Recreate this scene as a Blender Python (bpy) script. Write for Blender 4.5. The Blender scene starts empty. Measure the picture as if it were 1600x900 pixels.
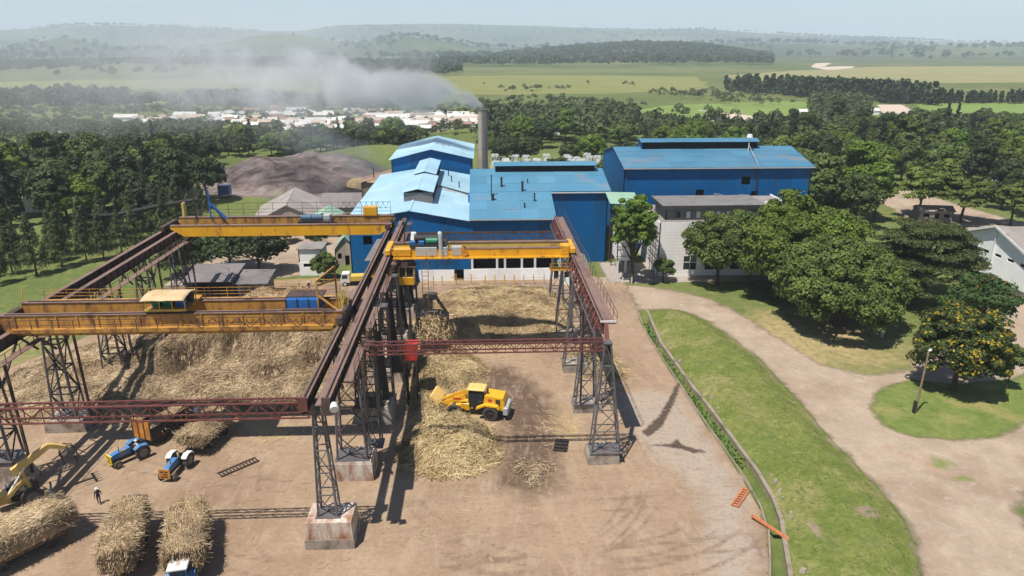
import bpy, bmesh, math, random
import numpy as np
from mathutils import Vector, Matrix
R = math.radians
random.seed(11); rng = np.random.default_rng(11)
sc = bpy.context.scene
C = sc.collection

# ---------------------------------------------------------------- camera, sky, sun, exposure
cd = bpy.data.cameras.new('camera'); cam = bpy.data.objects.new('camera', cd); C.objects.link(cam)
cam.location = (0, 0, 42); cam.rotation_euler = (R(90 - 18.54), 0, R(-2.52))
cd.sensor_width = 36; cd.lens = 25.22; cd.clip_end = 60000; cd.clip_start = 0.5
sc.camera = cam
SUN_EL, SUN_AZ = 66.5, 224.0          # azimuth clockwise from +Y: the sun stands behind the camera, to its left
w = bpy.data.worlds.new('World'); sc.world = w; w.use_nodes = True
nt = w.node_tree; nt.nodes.clear()
sky = nt.nodes.new('ShaderNodeTexSky'); sky.sky_type = 'NISHITA'; sky.sun_disc = False
sky.sun_elevation = R(SUN_EL); sky.sun_rotation = R(SUN_AZ)
sky.air_density = 1.0; sky.dust_density = 0.3; sky.ozone_density = 2.2; sky.altitude = 1400
bg = nt.nodes.new('ShaderNodeBackground'); bg.inputs[1].default_value = 0.08
wo = nt.nodes.new('ShaderNodeOutputWorld')
nt.links.new(sky.outputs[0], bg.inputs[0]); nt.links.new(bg.outputs[0], wo.inputs[0])
sd = bpy.data.lights.new('sun', 'SUN'); sd.energy = 5.0; sd.angle = R(0.55); sd.color = (1, 0.95, 0.87)
sun = bpy.data.objects.new('sun', sd); C.objects.link(sun)
to_sun = Vector((math.sin(R(SUN_AZ)) * math.cos(R(SUN_EL)), math.cos(R(SUN_AZ)) * math.cos(R(SUN_EL)), math.sin(R(SUN_EL))))
sun.rotation_euler = to_sun.to_track_quat('Z', 'Y').to_euler(); sun.location = (-60, -40, 200)
sc.view_settings.view_transform = 'Standard'; sc.view_settings.look = 'None'
sc.view_settings.exposure = 0.45; sc.view_settings.gamma = 1; sc.view_settings.use_curve_mapping = False
sc.render.engine = 'CYCLES'
sc.cycles.use_denoising = True; sc.cycles.max_bounces = 6; sc.cycles.diffuse_bounces = 3; sc.cycles.glossy_bounces = 2
sc.cycles.transparent_max_bounces = 12; sc.cycles.volume_bounces = 2; sc.cycles.transmission_bounces = 3
sc.cycles.use_adaptive_sampling = True; sc.cycles.adaptive_threshold = 0.02

# ---------------------------------------------------------------- materials
MATS = {}
def nodes_of(name):
    m = bpy.data.materials.new(name); m.use_nodes = True
    t = m.node_tree; t.nodes.clear()
    out = t.nodes.new('ShaderNodeOutputMaterial'); b = t.nodes.new('ShaderNodeBsdfPrincipled')
    t.links.new(b.outputs[0], out.inputs[0])
    return m, t, b, out
def N(t, kind, **kw):
    n = t.nodes.new(kind)
    for k, v in kw.items():
        if k.startswith('i_'):
            key = k[2:]; n.inputs[int(key) if key.isdigit() else key].default_value = v
        else: setattr(n, k, v)
    return n
def noise(t, scale, detail=4, rough=0.55, vec=None, dist=0.0):
    n = N(t, 'ShaderNodeTexNoise'); n.inputs['Scale'].default_value = scale
    n.inputs['Detail'].default_value = detail; n.inputs['Roughness'].default_value = rough; n.inputs['Distortion'].default_value = dist
    if vec: t.links.new(vec, n.inputs['Vector'])
    return n.outputs[0]
def ramp(t, fac, a, b):
    n = N(t, 'ShaderNodeMapRange'); n.inputs[1].default_value = a; n.inputs[2].default_value = b
    t.links.new(fac, n.inputs[0]); return n.outputs[0]
def mixc(t, fac, a, b):
    n = N(t, 'ShaderNodeMix', data_type='RGBA')
    for sock, v in ((n.inputs[0], fac), (n.inputs[6], a), (n.inputs[7], b)):
        if isinstance(v, (int, float)): sock.default_value = v
        elif isinstance(v, tuple): sock.default_value = (*v, 1)
        else: t.links.new(v, sock)
    return n.outputs[2]
def math_(t, op, a, b=None, c=None):
    n = N(t, 'ShaderNodeMath', operation=op)
    for i, v in enumerate((a, b, c)):
        if v is None: continue
        if isinstance(v, (int, float)): n.inputs[i].default_value = v
        else: t.links.new(v, n.inputs[i])
    return n.outputs[0]
def pos(t, scale=None):
    g = N(t, 'ShaderNodeNewGeometry').outputs['Position']
    if scale:
        m = N(t, 'ShaderNodeVectorMath', operation='MULTIPLY'); m.inputs[1].default_value = scale
        t.links.new(g, m.inputs[0]); return m.outputs[0]
    return g
def attr(t, name):
    return N(t, 'ShaderNodeAttribute', attribute_name=name).outputs['Fac']
def bump(t, b, h, strength=0.3, dist=0.1):
    n = N(t, 'ShaderNodeBump'); n.inputs['Strength'].default_value = strength; n.inputs['Distance'].default_value = dist
    t.links.new(h, n.inputs['Height']); t.links.new(n.outputs[0], b.inputs['Normal'])
def vary(t, col, amt):                     # each object a little lighter or darker than the next
    r = N(t, 'ShaderNodeObjectInfo').outputs['Random']
    h = N(t, 'ShaderNodeHueSaturation'); t.links.new(ramp(t, r, 0, 1), h.inputs['Value'])
    t.links.new(math_(t, 'MULTIPLY_ADD', r, 2 * amt, 1 - amt), h.inputs['Value'])
    t.links.new(col, h.inputs['Color']); return h.outputs[0]
def surf(name, c1, c2=None, rough=0.7, metal=0.0, scale=0.6, stretch=None, stain=None, stain_amt=0.0, stain_scale=0.5,
         rnd=0.06, bmp=0.0, corr=None, spec=0.4, fine=0.25):
    """painted / bare surface: two tones by noise, stains or rust, fine grime, optional corrugation along an axis"""
    m, t, b, out = nodes_of(name)
    c2 = c2 or tuple(v * 0.75 for v in c1)
    p = pos(t, stretch)
    col = mixc(t, ramp(t, noise(t, scale, 5, 0.6, p), 0.3, 0.7), c1, c2)
    f = noise(t, 7, 3, 0.6, pos(t))
    col = mixc(t, math_(t, 'MULTIPLY', ramp(t, f, 0.4, 0.75), fine), col, tuple(v * 0.55 for v in c1))
    if stain:
        s = ramp(t, noise(t, stain_scale, 6, 0.65, p, 0.3), 0.72 - stain_amt * 0.4, 0.8 - stain_amt * 0.25)
        col = mixc(t, s, col, stain)
    if rnd: col = vary(t, col, rnd)
    t.links.new(col, b.inputs['Base Color'])
    b.inputs['Roughness'].default_value = rough; b.inputs['Metallic'].default_value = metal
    b.inputs['Specular IOR Level'].default_value = spec
    if corr:
        s = N(t, 'ShaderNodeSeparateXYZ'); t.links.new(pos(t), s.inputs[0])
        wv = math_(t, 'SINE', math_(t, 'MULTIPLY', s.outputs[corr[0]], 6.283 / corr[1]))
        bump(t, b, wv, 0.5, corr[2])
    elif bmp: bump(t, b, noise(t, 5, 4, 0.6, pos(t)), bmp, 0.06)
    MATS[name] = m; return m
def leafmat(name, c1, c2, c3=None, c3_amt=0.0, rnd=0.18, trans=0.22):
    m, t, b, out = nodes_of(name)
    tone = attr(t, 'tone')
    col = mixc(t, tone, c1, c2)
    if c3:
        col = mixc(t, ramp(t, attr(t, 'bloom'), 0.45, 0.55), col, c3)
    oi = N(t, 'ShaderNodeObjectInfo').outputs['Random']
    h = N(t, 'ShaderNodeHueSaturation'); t.links.new(col, h.inputs['Color'])
    t.links.new(math_(t, 'MULTIPLY_ADD', oi, 2 * rnd, 1 - rnd), h.inputs['Value'])
    t.links.new(math_(t, 'MULTIPLY_ADD', oi, 0.02, 0.488), h.inputs['Hue'])
    t.links.new(h.outputs[0], b.inputs['Base Color'])
    b.inputs['Roughness'].default_value = 0.6; b.inputs['Specular IOR Level'].default_value = 0.25
    tr = N(t, 'ShaderNodeBsdfTranslucent'); t.links.new(h.outputs[0], tr.inputs[0])
    mx = N(t, 'ShaderNodeMixShader'); mx.inputs[0].default_value = trans
    t.links.new(b.outputs[0], mx.inputs[1]); t.links.new(tr.outputs[0], mx.inputs[2]); t.links.new(mx.outputs[0], out.inputs[0])
    MATS[name] = m; return m
RUST = (0.12, 0.045, 0.025)
surf('rust_steel', (0.105, 0.062, 0.05), (0.065, 0.042, 0.036), 0.8, 0.1, 0.8, stain=(0.035, 0.026, 0.024), stain_amt=0.55, rnd=0.12)
surf('red_steel', (0.17, 0.05, 0.043), (0.11, 0.038, 0.034), 0.65, 0, 0.9, stain=RUST, stain_amt=0.45, rnd=0.12)
surf('rail_plate', (0.17, 0.1, 0.08), (0.26, 0.17, 0.14), 0.7, 0.1, 0.5, stretch=(1, .25, 1), stain=(0.09, 0.05, 0.04), stain_amt=0.5)
surf('grey_steel', (0.16, 0.15, 0.155), (0.1, 0.092, 0.096), 0.6, 0.2, 0.8, stain=RUST, stain_amt=0.35, rnd=0.12)
surf('dark_steel', (0.026, 0.024, 0.024), (0.045, 0.038, 0.035), 0.6, 0.2, 0.9, stain=RUST, stain_amt=0.25, rnd=0.15)
surf('old_yellow', (0.52, 0.27, 0.055), (0.4, 0.19, 0.035), 0.6, 0, 0.35, stretch=(1, 1, .35), stain=(0.15, 0.065, 0.03), stain_amt=0.62, stain_scale=0.9, rnd=0.1, fine=.4)
surf('bright_yellow', (0.72, 0.37, 0.012), (0.6, 0.28, 0.012), 0.45, 0, 0.35, stretch=(1, 1, .35), stain=(0.22, 0.1, 0.03), stain_amt=0.42, stain_scale=.8, rnd=0.08, fine=.35)
surf('pale_yellow', (0.62, 0.45, 0.09), (0.5, 0.35, 0.08), 0.55, 0, 0.5, stain=(0.2, 0.1, 0.03), stain_amt=0.3)
surf('cream_canvas', (0.62, 0.47, 0.28), (0.5, 0.33, 0.17), 0.85, 0, 0.7, stain=(0.33, 0.2, 0.12), stain_amt=0.4)
surf('machine_yellow', (0.74, 0.4, 0.02), (0.66, 0.34, 0.02), 0.4, 0, 0.8, stain=(0.3, 0.17, 0.06), stain_amt=0.3)
surf('pale_machine', (0.72, 0.48, 0.16), (0.64, 0.4, 0.11), 0.5, 0, 0.8, stain=(0.4, 0.25, 0.1), stain_amt=0.25)
surf('lemon', (0.76, 0.56, 0.02), (0.68, 0.48, 0.02), 0.5, 0, 0.8, stain=(0.3, 0.2, 0.06), stain_amt=0.3)
surf('red_paint', (0.5, 0.03, 0.025), None, 0.5, 0, 0.8, stain=RUST, stain_amt=0.2)
surf('blue_paint', (0.015, 0.12, 0.36), (0.012, 0.09, 0.28), 0.4, 0, 0.8, stain=(0.12, 0.1, 0.08), stain_amt=0.2)
surf('tractor_blue', (0.06, 0.22, 0.46), (0.05, 0.16, 0.36), 0.5, 0, 1.2, stain=(0.24, 0.19, 0.14), stain_amt=0.5, stain_scale=1.5)
surf('dull_blue', (0.05, 0.13, 0.2), (0.035, 0.09, 0.14), 0.6, 0, 0.8, stain=RUST, stain_amt=0.4)
surf('dusty_rim', (0.3, 0.25, 0.2), (0.2, 0.16, 0.13), 0.8, 0, 1.5)
surf('dirty_concrete', (0.3, 0.245, 0.19), (0.2, 0.16, 0.115), 0.95, 0, 0.5, stain=(0.1, 0.11, 0.05), stain_amt=0.45, bmp=0.5)
surf('green_paint', (0.02, 0.2, 0.1), None, 0.45, 0, 0.8, stain=(0.04, 0.05, 0.03), stain_amt=0.3)
surf('white_paint', (0.72, 0.71, 0.68), (0.62, 0.61, 0.57), 0.5, 0, 0.6, stain=(0.4, 0.36, 0.3), stain_amt=0.25)
surf('grey_paint', (0.42, 0.43, 0.43), (0.34, 0.35, 0.35), 0.5, 0, 0.6, stain=(0.25, 0.2, 0.16), stain_amt=0.3)
surf('orange_paint', (0.5, 0.17, 0.07), (0.4, 0.13, 0.055), 0.6, 0, 0.8, stain=RUST, stain_amt=0.2)
surf('amber_board', (0.6, 0.28, 0.03), (0.42, 0.13, 0.025), 0.55, 0, 0.9, stain=(0.25, 0.09, 0.03), stain_amt=0.5)
surf('tyre', (0.05, 0.047, 0.043), (0.085, 0.075, 0.065), 0.9, 0, 1.5, stain=(0.2, 0.15, 0.11), stain_amt=0.45, spec=0.2)
surf('glass', (0.02, 0.03, 0.035), (0.03, 0.04, 0.045), 0.12, 0, 0.8, rnd=0, spec=0.6)
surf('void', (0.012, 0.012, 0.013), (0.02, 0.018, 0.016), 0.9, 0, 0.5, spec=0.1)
surf('concrete', (0.38, 0.32, 0.26), (0.27, 0.22, 0.175), 0.9, 0, 0.6, stain=(0.12, 0.085, 0.065), stain_amt=0.62, stain_scale=0.7, rnd=0.1, bmp=0.4)
surf('stained_concrete', (0.62, 0.57, 0.5), (0.34, 0.24, 0.17), 0.9, 0, 0.7, stretch=(1, 1, .3), stain=(0.24, 0.1, 0.045), stain_amt=0.75, stain_scale=0.8, rnd=0.1, bmp=0.6, fine=.5)
surf('blue_wall', (0.003, 0.108, 0.3), (0.002, 0.09, 0.255), 0.55, 0, 0.12, stretch=(1, 1, .3), stain=(0.02, 0.075, 0.15), stain_amt=0.5, stain_scale=0.3, rnd=0.12, corr=(0, 0.3, 0.03), fine=0.3, spec=0.12)
surf('blue_wall_side', (0.005, 0.11, 0.28), (0.004, 0.095, 0.24), 0.55, 0, 0.12, stretch=(1, 1, .3), rnd=0.08, corr=(1, 0.3, 0.03), fine=0.3, spec=0.12)
surf('roof_bright', (0.27, 0.47, 0.58), (0.4, 0.57, 0.66), 0.36, 0.0, 0.08, stain=(0.3, 0.27, 0.25), stain_amt=0.32, stain_scale=0.13, rnd=0.08, corr=(1, 0.4, 0.015), fine=0.2)
surf('roof_mid', (0.06, 0.19, 0.3), (0.095, 0.235, 0.335), 0.4, 0.0, 0.1, stain=(0.2, 0.2, 0.21), stain_amt=0.34, stain_scale=0.14, rnd=0.09, corr=(0, 0.4, 0.015), fine=0.25)
surf('roof_deep', (0.045, 0.165, 0.27), (0.085, 0.2, 0.29), 0.42, 0.0, 0.08, stain=(0.17, 0.18, 0.19), stain_amt=0.4, stain_scale=0.1, rnd=0.09, corr=(0, 0.4, 0.015), fine=0.25)
surf('white_wall', (0.87, 0.87, 0.86), (0.8, 0.79, 0.78), 0.8, 0, 0.5, stain=(0.42, 0.36, 0.3), stain_amt=0.22, fine=0.15)
surf('render_grey', (0.2, 0.19, 0.185), (0.15, 0.14, 0.135), 0.85, 0, 0.5, stain=(0.1, 0.09, 0.085), stain_amt=0.4)
surf('slab_roof', (0.2, 0.18, 0.165), (0.27, 0.24, 0.22), 0.9, 0, 0.3, stain=(0.1, 0.09, 0.08), stain_amt=0.4)
surf('old_tin', (0.36, 0.32, 0.29), (0.27, 0.23, 0.2), 0.6, 0.1, 0.3, stain=(0.2, 0.12, 0.08), stain_amt=0.35, corr=(0, 0.35, 0.02), rnd=0.1)
surf('dark_tin', (0.15, 0.14, 0.14), (0.21, 0.18, 0.17), 0.65, 0.1, 0.5, stain=(0.1, 0.06, 0.045), stain_amt=0.4, corr=(0, 0.35, 0.02), rnd=0.12)
surf('green_tin', (0.3, 0.44, 0.33), (0.22, 0.36, 0.26), 0.55, 0, 0.3, stain=(0.2, 0.2, 0.16), stain_amt=0.3, corr=(0, 0.35, 0.02))
surf('dull_green_tin', (0.19, 0.24, 0.21), (0.14, 0.18, 0.16), 0.6, 0, 0.3, stain=(0.13, 0.11, 0.09), stain_amt=0.35, corr=(1, 0.35, 0.02))
surf('pale_tin', (0.62, 0.6, 0.57), (0.5, 0.48, 0.45), 0.5, 0, 0.3, stain=(0.36, 0.28, 0.22), stain_amt=0.3, rnd=0.15)
surf('tan_tin', (0.44, 0.36, 0.29), (0.36, 0.28, 0.22), 0.6, 0, 0.3, stain=(0.25, 0.16, 0.11), stain_amt=0.4, rnd=0.15)
surf('rust_tin', (0.27, 0.175, 0.125), (0.2, 0.125, 0.09), 0.7, 0, 0.3, stain=(0.13, 0.07, 0.05), stain_amt=0.4, rnd=0.15)
surf('crimson_tin', (0.4, 0.08, 0.06), (0.32, 0.06, 0.05), 0.6, 0, 0.3, rnd=0.1)
surf('mud_wall', (0.42, 0.34, 0.27), (0.34, 0.26, 0.2), 0.9, 0, 0.4, rnd=0.2)
surf('stack', (0.4, 0.34, 0.29), (0.33, 0.28, 0.24), 0.8, 0, 0.25, stretch=(1, 1, .4), stain=(0.25, 0.17, 0.12), stain_amt=0.3)
surf('bark', (0.09, 0.065, 0.045), (0.06, 0.045, 0.03), 0.95, 0, 2.0, rnd=0.15, spec=0.1)
surf('timber', (0.27, 0.2, 0.14), (0.2, 0.14, 0.09), 0.9, 0, 1.0)
surf('skin', (0.12, 0.06, 0.04), (0.1, 0.05, 0.035), 0.6, 0, 3.0, rnd=0)
surf('navy_cloth', (0.03, 0.03, 0.055), None, 0.9, 0, 3.0, rnd=0)
surf('blue_cloth', (0.2, 0.32, 0.55), None, 0.9, 0, 3.0, rnd=0)
surf('pale_cloth', (0.62, 0.64, 0.72), None, 0.9, 0, 3.0, rnd=0)
surf('orange_cloth', (0.75, 0.2, 0.03), None, 0.85, 0, 3.0, rnd=0)
surf('dark_cloth', (0.02, 0.02, 0.022), None, 0.9, 0, 3.0, rnd=0)
leafmat('leaf_round', (0.03, 0.06, 0.011), (0.16, 0.2, 0.042))
leafmat('leaf_bright', (0.036, 0.076, 0.01), (0.165, 0.235, 0.028))
leafmat('leaf_flat', (0.03, 0.05, 0.012), (0.1, 0.125, 0.03))
leafmat('leaf_flower', (0.03, 0.05, 0.014), (0.075, 0.12, 0.028), (0.46, 0.36, 0.025))
leafmat('leaf_red', (0.03, 0.06, 0.014), (0.07, 0.12, 0.028), (0.2, 0.06, 0.03))
leafmat('leaf_dark', (0.016, 0.03, 0.01), (0.055, 0.078, 0.022), rnd=0.35)
leafmat('leaf_mid', (0.03, 0.055, 0.012), (0.105, 0.14, 0.032), rnd=0.4)
leafmat('leaf_yellow', (0.06, 0.095, 0.016), (0.15, 0.18, 0.035), rnd=0.2)
leafmat('leaf_pine', (0.035, 0.055, 0.02), (0.15, 0.18, 0.065), rnd=0.15)
leafmat('leaf_wood', (0.018, 0.034, 0.012), (0.105, 0.13, 0.042), rnd=0.1)
leafmat('leaf_wood_grey', (0.018, 0.034, 0.016), (0.065, 0.09, 0.036), rnd=0.1)
def canemat(name, a, b_, c_):
    m, t, b, out = nodes_of(name)
    tone = attr(t, 'tone')
    col = mixc(t, ramp(t, tone, 0.0, 0.5), a, b_)
    col = mixc(t, ramp(t, tone, 0.5, 1.0), col, c_)
    col = mixc(t, math_(t, 'MULTIPLY', ramp(t, noise(t, 0.22, 4, 0.6, pos(t)), 0.46, 0.68), 0.75), col, tuple(0.38 * v for v in b_))
    t.links.new(col, b.inputs['Base Color']); b.inputs['Roughness'].default_value = 0.75; b.inputs['Specular IOR Level'].default_value = 0.25
    MATS[name] = m
canemat('cane', (0.12, 0.075, 0.04), (0.5, 0.36, 0.19), (0.76, 0.61, 0.37))
canemat('cane_dark', (0.09, 0.055, 0.035), (0.46, 0.33, 0.19), (0.75, 0.61, 0.41))
canemat('cane_green', (0.1, 0.065, 0.03), (0.49, 0.36, 0.18), (0.75, 0.61, 0.36))

# ---------------------------------------------------------------- mesh helpers
def linkmesh(name, me, mat=None, parent=None, loc=None):
    o = bpy.data.objects.new(name, me); C.objects.link(o)
    if mat is not None and not me.materials: me.materials.append(MATS[mat] if isinstance(mat, str) else mat)
    if parent is not None: o.parent = parent
    if loc is not None: o.location = loc
    return o
def tag(o, label=None, cat=None, group=None, kind=None):
    if label: o['label'] = label
    if cat: o['category'] = cat
    if group: o['group'] = group
    if kind: o['kind'] = kind
    return o
def thing(name, label, cat, loc=(0, 0, 0), rz=0.0, group=None):
    o = bpy.data.objects.new(name, None); C.objects.link(o); o.empty_display_size = 0.5
    o.location = loc; o.rotation_euler = (0, 0, rz)
    return tag(o, label, cat, group)
def copy_tree(o, parent=None):
    c = o.copy(); C.objects.link(c); c.parent = parent
    for ch in o.children: copy_tree(ch, c)
    return c
def np_mesh(name, v, f, attrs=None, smooth=False):
    """v (n,3), f (m,k) all faces of one size"""
    me = bpy.data.meshes.new(name); v = np.asarray(v, dtype=np.float32); f = np.asarray(f, dtype=np.int32)
    me.vertices.add(len(v)); me.vertices.foreach_set('co', v.ravel())
    k = f.shape[1]; me.loops.add(f.size); me.loops.foreach_set('vertex_index', f.ravel())
    me.polygons.add(len(f)); me.polygons.foreach_set('loop_start', np.arange(0, f.size, k, dtype=np.int32))
    if smooth: me.polygons.foreach_set('use_smooth', np.ones(len(f), dtype=bool))
    for an, av in (attrs or {}).items():
        a = me.attributes.new(an, 'FLOAT', 'POINT'); a.data.foreach_set('value', np.asarray(av, dtype=np.float32))
    me.update(); me.validate(); return me
class MB:
    def __init__(s): s.v = []; s.f = []
    def add(s, vs, fs):
        n = len(s.v); s.v += [tuple(p) for p in vs]; s.f += [tuple(i + n for i in q) for q in fs]; return s
    def box(s, x0, x1, y0, y1, z0, z1, ch=0.0):
        if ch > 0:      # chamfered top and vertical edges
            p = [(x0+ch, y0), (x1-ch, y0), (x1, y0+ch), (x1, y1-ch), (x1-ch, y1), (x0+ch, y1), (x0, y1-ch), (x0, y0+ch)]
            cx, cy = (x0+x1)/2, (y0+y1)/2; kx = 1 - 2*ch/max(x1-x0, 1e-6); ky = 1 - 2*ch/max(y1-y0, 1e-6)
            vs = [(a, b, z0) for a, b in p] + [(a, b, z1-ch) for a, b in p] + [(cx+(a-cx)*kx, cy+(b-cy)*ky, z1) for a, b in p]
            fs = [tuple(range(7, -1, -1)), tuple(range(16, 24))]
            for l in (0, 8):
                for i in range(8): j = (i+1) % 8; fs.append((l+i, l+j, l+8+j, l+8+i))
            return s.add(vs, fs)
        vs = [(x, y, z) for z in (z0, z1) for x, y in ((x0, y0), (x1, y0), (x1, y1), (x0, y1))]
        return s.add(vs, [(3, 2, 1, 0), (4, 5, 6, 7), (0, 1, 5, 4), (1, 2, 6, 5), (2, 3, 7, 6), (3, 0, 4, 7)])
    def hexa(s, b4, t4):
        return s.add(list(b4) + list(t4), [(3, 2, 1, 0), (4, 5, 6, 7), (0, 1, 5, 4), (1, 2, 6, 5), (2, 3, 7, 6), (3, 0, 4, 7)])
    def bar(s, a, b, w_, h_=None):
        a = Vector(a); b = Vector(b); d = (b - a).normalized(); h_ = h_ or w_
        u = d.cross(Vector((0, 0, 1)));
        if u.length < 1e-4: u = Vector((1, 0, 0))
        u.normalize(); n = u.cross(d).normalized(); u *= w_/2; n *= h_/2
        return s.hexa([a-u-n, a+u-n, a+u+n, a-u+n], [b-u-n, b+u-n, b+u+n, b-u+n])
    def cyl(s, a, b, r0, r1=None, n=10, caps=True):
        a = Vector(a); b = Vector(b); r1 = r0 if r1 is None else r1; d = (b - a).normalized()
        u = d.orthogonal().normalized(); k = d.cross(u)
        c = [(math.cos(6.2832*i/n), math.sin(6.2832*i/n)) for i in range(n)]
        vs = [a + (u*x + k*y)*r0 for x, y in c] + [b + (u*x + k*y)*r1 for x, y in c]
        fs = [(i, (i+1) % n, n+(i+1) % n, n+i) for i in range(n)]
        if caps: fs += [tuple(range(n-1, -1, -1)), tuple(range(n, 2*n))]
        return s.add(vs, fs)
    def tube(s, pts, r, n=6):
        for a, b in zip(pts, pts[1:]): s.cyl(a, b, r, r, n)
        return s
    def prism(s, prof, y0, y1):             # profile in x,z pushed along y
        n = len(prof)
        vs = [(x, y0, z) for x, z in prof] + [(x, y1, z) for x, z in prof]
        return s.add(vs, [tuple(range(n)), tuple(range(2*n-1, n-1, -1))] + [(i, n+i, n+(i+1) % n, (i+1) % n) for i in range(n)])
    def mesh(s, name):
        me = bpy.data.meshes.new(name); me.from_pydata(s.v, [], s.f)
        bm = bmesh.new(); bm.from_mesh(me); bmesh.ops.recalc_face_normals(bm, faces=bm.faces); bm.to_mesh(me); bm.free()
        return me
    def build(s, name, mat, parent=None, smooth=False):
        me = s.mesh(name)
        if smooth:
            for p in me.polygons: p.use_smooth = len(p.vertices) == 4
        return linkmesh(name, me, mat, parent)
UNIT = {}
def unit_bar(mat):
    if mat not in UNIT:
        me = MB().box(-.5, .5, -.5, .5, 0, 1).mesh('bar_' + mat); me.materials.append(MATS[mat]); UNIT[mat] = me
    return UNIT[mat]
def barobj(name, a, b, w_, h_, mat, parent):
    """one straight member: a unit bar stretched between two points (local to the parent)"""
    a = Vector(a); b = Vector(b); d = b - a; L = d.length
    q = d.to_track_quat('Z', 'Y')
    o = bpy.data.objects.new(name, unit_bar(mat)); C.objects.link(o); o.parent = parent
    o.matrix_basis = Matrix.LocRotScale(a, q, Vector((w_, h_ or w_, L)))
    return o
def vnoise(x, y, s=1.0, seed=0):
    """smooth value noise, numpy"""
    x = np.asarray(x, float)/s + seed*17.13; y = np.asarray(y, float)/s + seed*9.71
    xi = np.floor(x); yi = np.floor(y); fx = x-xi; fy = y-yi; fx = fx*fx*(3-2*fx); fy = fy*fy*(3-2*fy)
    def h(a, b): 
        k = np.sin(a*127.1 + b*311.7 + seed)*43758.5453; return k-np.floor(k)
    return (h(xi, yi)*(1-fx)+h(xi+1, yi)*fx)*(1-fy)+(h(xi, yi+1)*(1-fx)+h(xi+1, yi+1)*fx)*fy
def fbm(x, y, s, seed=0, o=4):
    r = 0; a = 1; t_ = 0
    for i in range(o): r = r + a*vnoise(x, y, s, seed+i); t_ += a; a *= .5; s *= .5
    return r/t_
def sdist(px, py, poly):
    """signed distance to a closed polygon, + inside"""
    px = np.asarray(px, float); py = np.asarray(py, float)
    P = np.array(poly, float); d = np.full(px.shape, 1e9); ins = np.zeros(px.shape, bool)
    for (ax, ay), (bx, by) in zip(P, np.roll(P, -1, 0)):
        ex, ey = bx-ax, by-ay; wx, wy = px-ax, py-ay
        tt = np.clip((wx*ex+wy*ey)/(ex*ex+ey*ey+1e-12), 0, 1)
        d = np.minimum(d, np.hypot(wx-tt*ex, wy-tt*ey))
        c = ((ay > py) != (by > py)) & (px < (bx-ax)*(py-ay)/(by-ay+1e-12)+ax); ins ^= c
    return np.where(ins, d, -d)
def spline(pts, n=8):
    """closed Catmull-Rom through the points"""
    out = []; m = len(pts)
    for i in range(m):
        p0, p1, p2, p3 = (np.array(pts[(i+k-1) % m], float) for k in range(4))
        for j in range(n):
            t_ = j/n; out.append(tuple(0.5*((2*p1)+(-p0+p2)*t_+(2*p0-5*p1+4*p2-p3)*t_**2+(-p0+3*p1-3*p2+p3)*t_**3)))
    return out
# ---------------------------------------------------------------- ground and hills
DRAIN_L = [(26.9, 124), (26.1, 111.4), (25.5, 102), (25.7, 91.5), (26.0, 84.4), (26.1, 77.4), (26.6, 69.2), (26.9, 62.9), (26.7, 58), (26.0, 54.1), (24.8, 50.7), (23.9, 48.4), (22, 42), (20, 30)]
DRAIN_R = [(27.5, 112), (26.5, 98.5), (26.9, 88.7), (27.2, 82.5), (27.6, 77.3), (28.0, 69.1), (28.3, 64), (28.1, 58.9), (27.6, 55.9), (26.5, 52.3), (25.3, 48.3), (23.6, 42), (21.6, 30)]
DRAIN = DRAIN_L[1:] + DRAIN_R[::-1]
BANK = [(27.4, 111.8), (33, 112), (36.7, 106.5), (39.1, 93.2), (39.4, 80.2), (39.1, 69.3), (39.5, 60.6), (39.2, 55.4), (38.3, 51.8), (36.4, 47.8), (34, 42), (32, 30)] + DRAIN_R[::-1]
FAR = ([-900, -300, 0, 150, 300, 400, 470, 500, 540, 700, 900, 1100, 1300, 1500, 1600, 1900, 2600], [66, 60, 54, 45, 46, 50, 51, 46, 40, 38, 43, 47, 58, 66, 69, 71, 73])
NEAR = ([-900, 0, 60, 90, 118, 150, 190, 300, 380, 430, 480, 560, 600, 640, 700, 760, 1000, 1200, 1400, 2600], [82, 79, 75, 64, 60, 66, 77, 78, 62, 53, 58, 72, 60, 56, 63, 74, 72, 68, 72, 84])
WOODH = ([-900, 600, 700, 800, 900, 1000, 1100, 1200, 1290, 1600, 2600], [112, 110, 100, 86, 77, 71, 74, 88, 104, 105, 106])
def ground_z(x, y):
    x = np.asarray(x, float); y = np.asarray(y, float)
    r = np.hypot(x, y); px = 748 + 1182*x/np.maximum(y, 60)
    def ridge(tab, r0, w0, w1):
        pk = np.maximum(0, 42 + r0*(74 - np.interp(px, *tab))*8.0e-4)
        d = np.where(r < r0, (r0-r)/w0, (r-r0)/w1); return pk*np.exp(-d*d*1.6)
    front = np.clip(y/300, 0, 1)
    h = ridge(FAR, 9500, 2600, 4500); h = np.maximum(h, ridge(NEAR, 5000, 1200, 1100)); h = np.maximum(h, ridge(WOODH, 2900, 800, 900))
    h = h*front + np.where(r > 1200, (fbm(x, y, 1000, 3)-0.5)*np.clip((r-1200)/4500, 0, 1)*38, 0)
    bank = np.clip(sdist(x, y, BANK)/3.2, 0, 1); bank = bank*bank*(3-2*bank)
    h = h + bank*(0.75 + 0.5*fbm(x, y, 6, 5))
    d = np.clip((sdist(x, y, DRAIN)+0.15)/0.5, 0, 1)
    h = h - 0.9*d
    gm = np.clip(1-np.hypot((x+62)/44, (y-248)/42), 0, 1)               # rise under the ash tip
    h = h + gm*gm*(3-2*gm)*(7.0 + 9*(fbm(x, y, 15, 77)-.5)) + np.clip(gm*2, 0, 1)*(fbm(x, y, 7, 78)-.5)*3.2
    g2 = np.clip(1-np.hypot((x+40)/40, (y-292)/26), 0, 1); h = h + 5*g2*g2*(3-2*g2)
    return h
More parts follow.
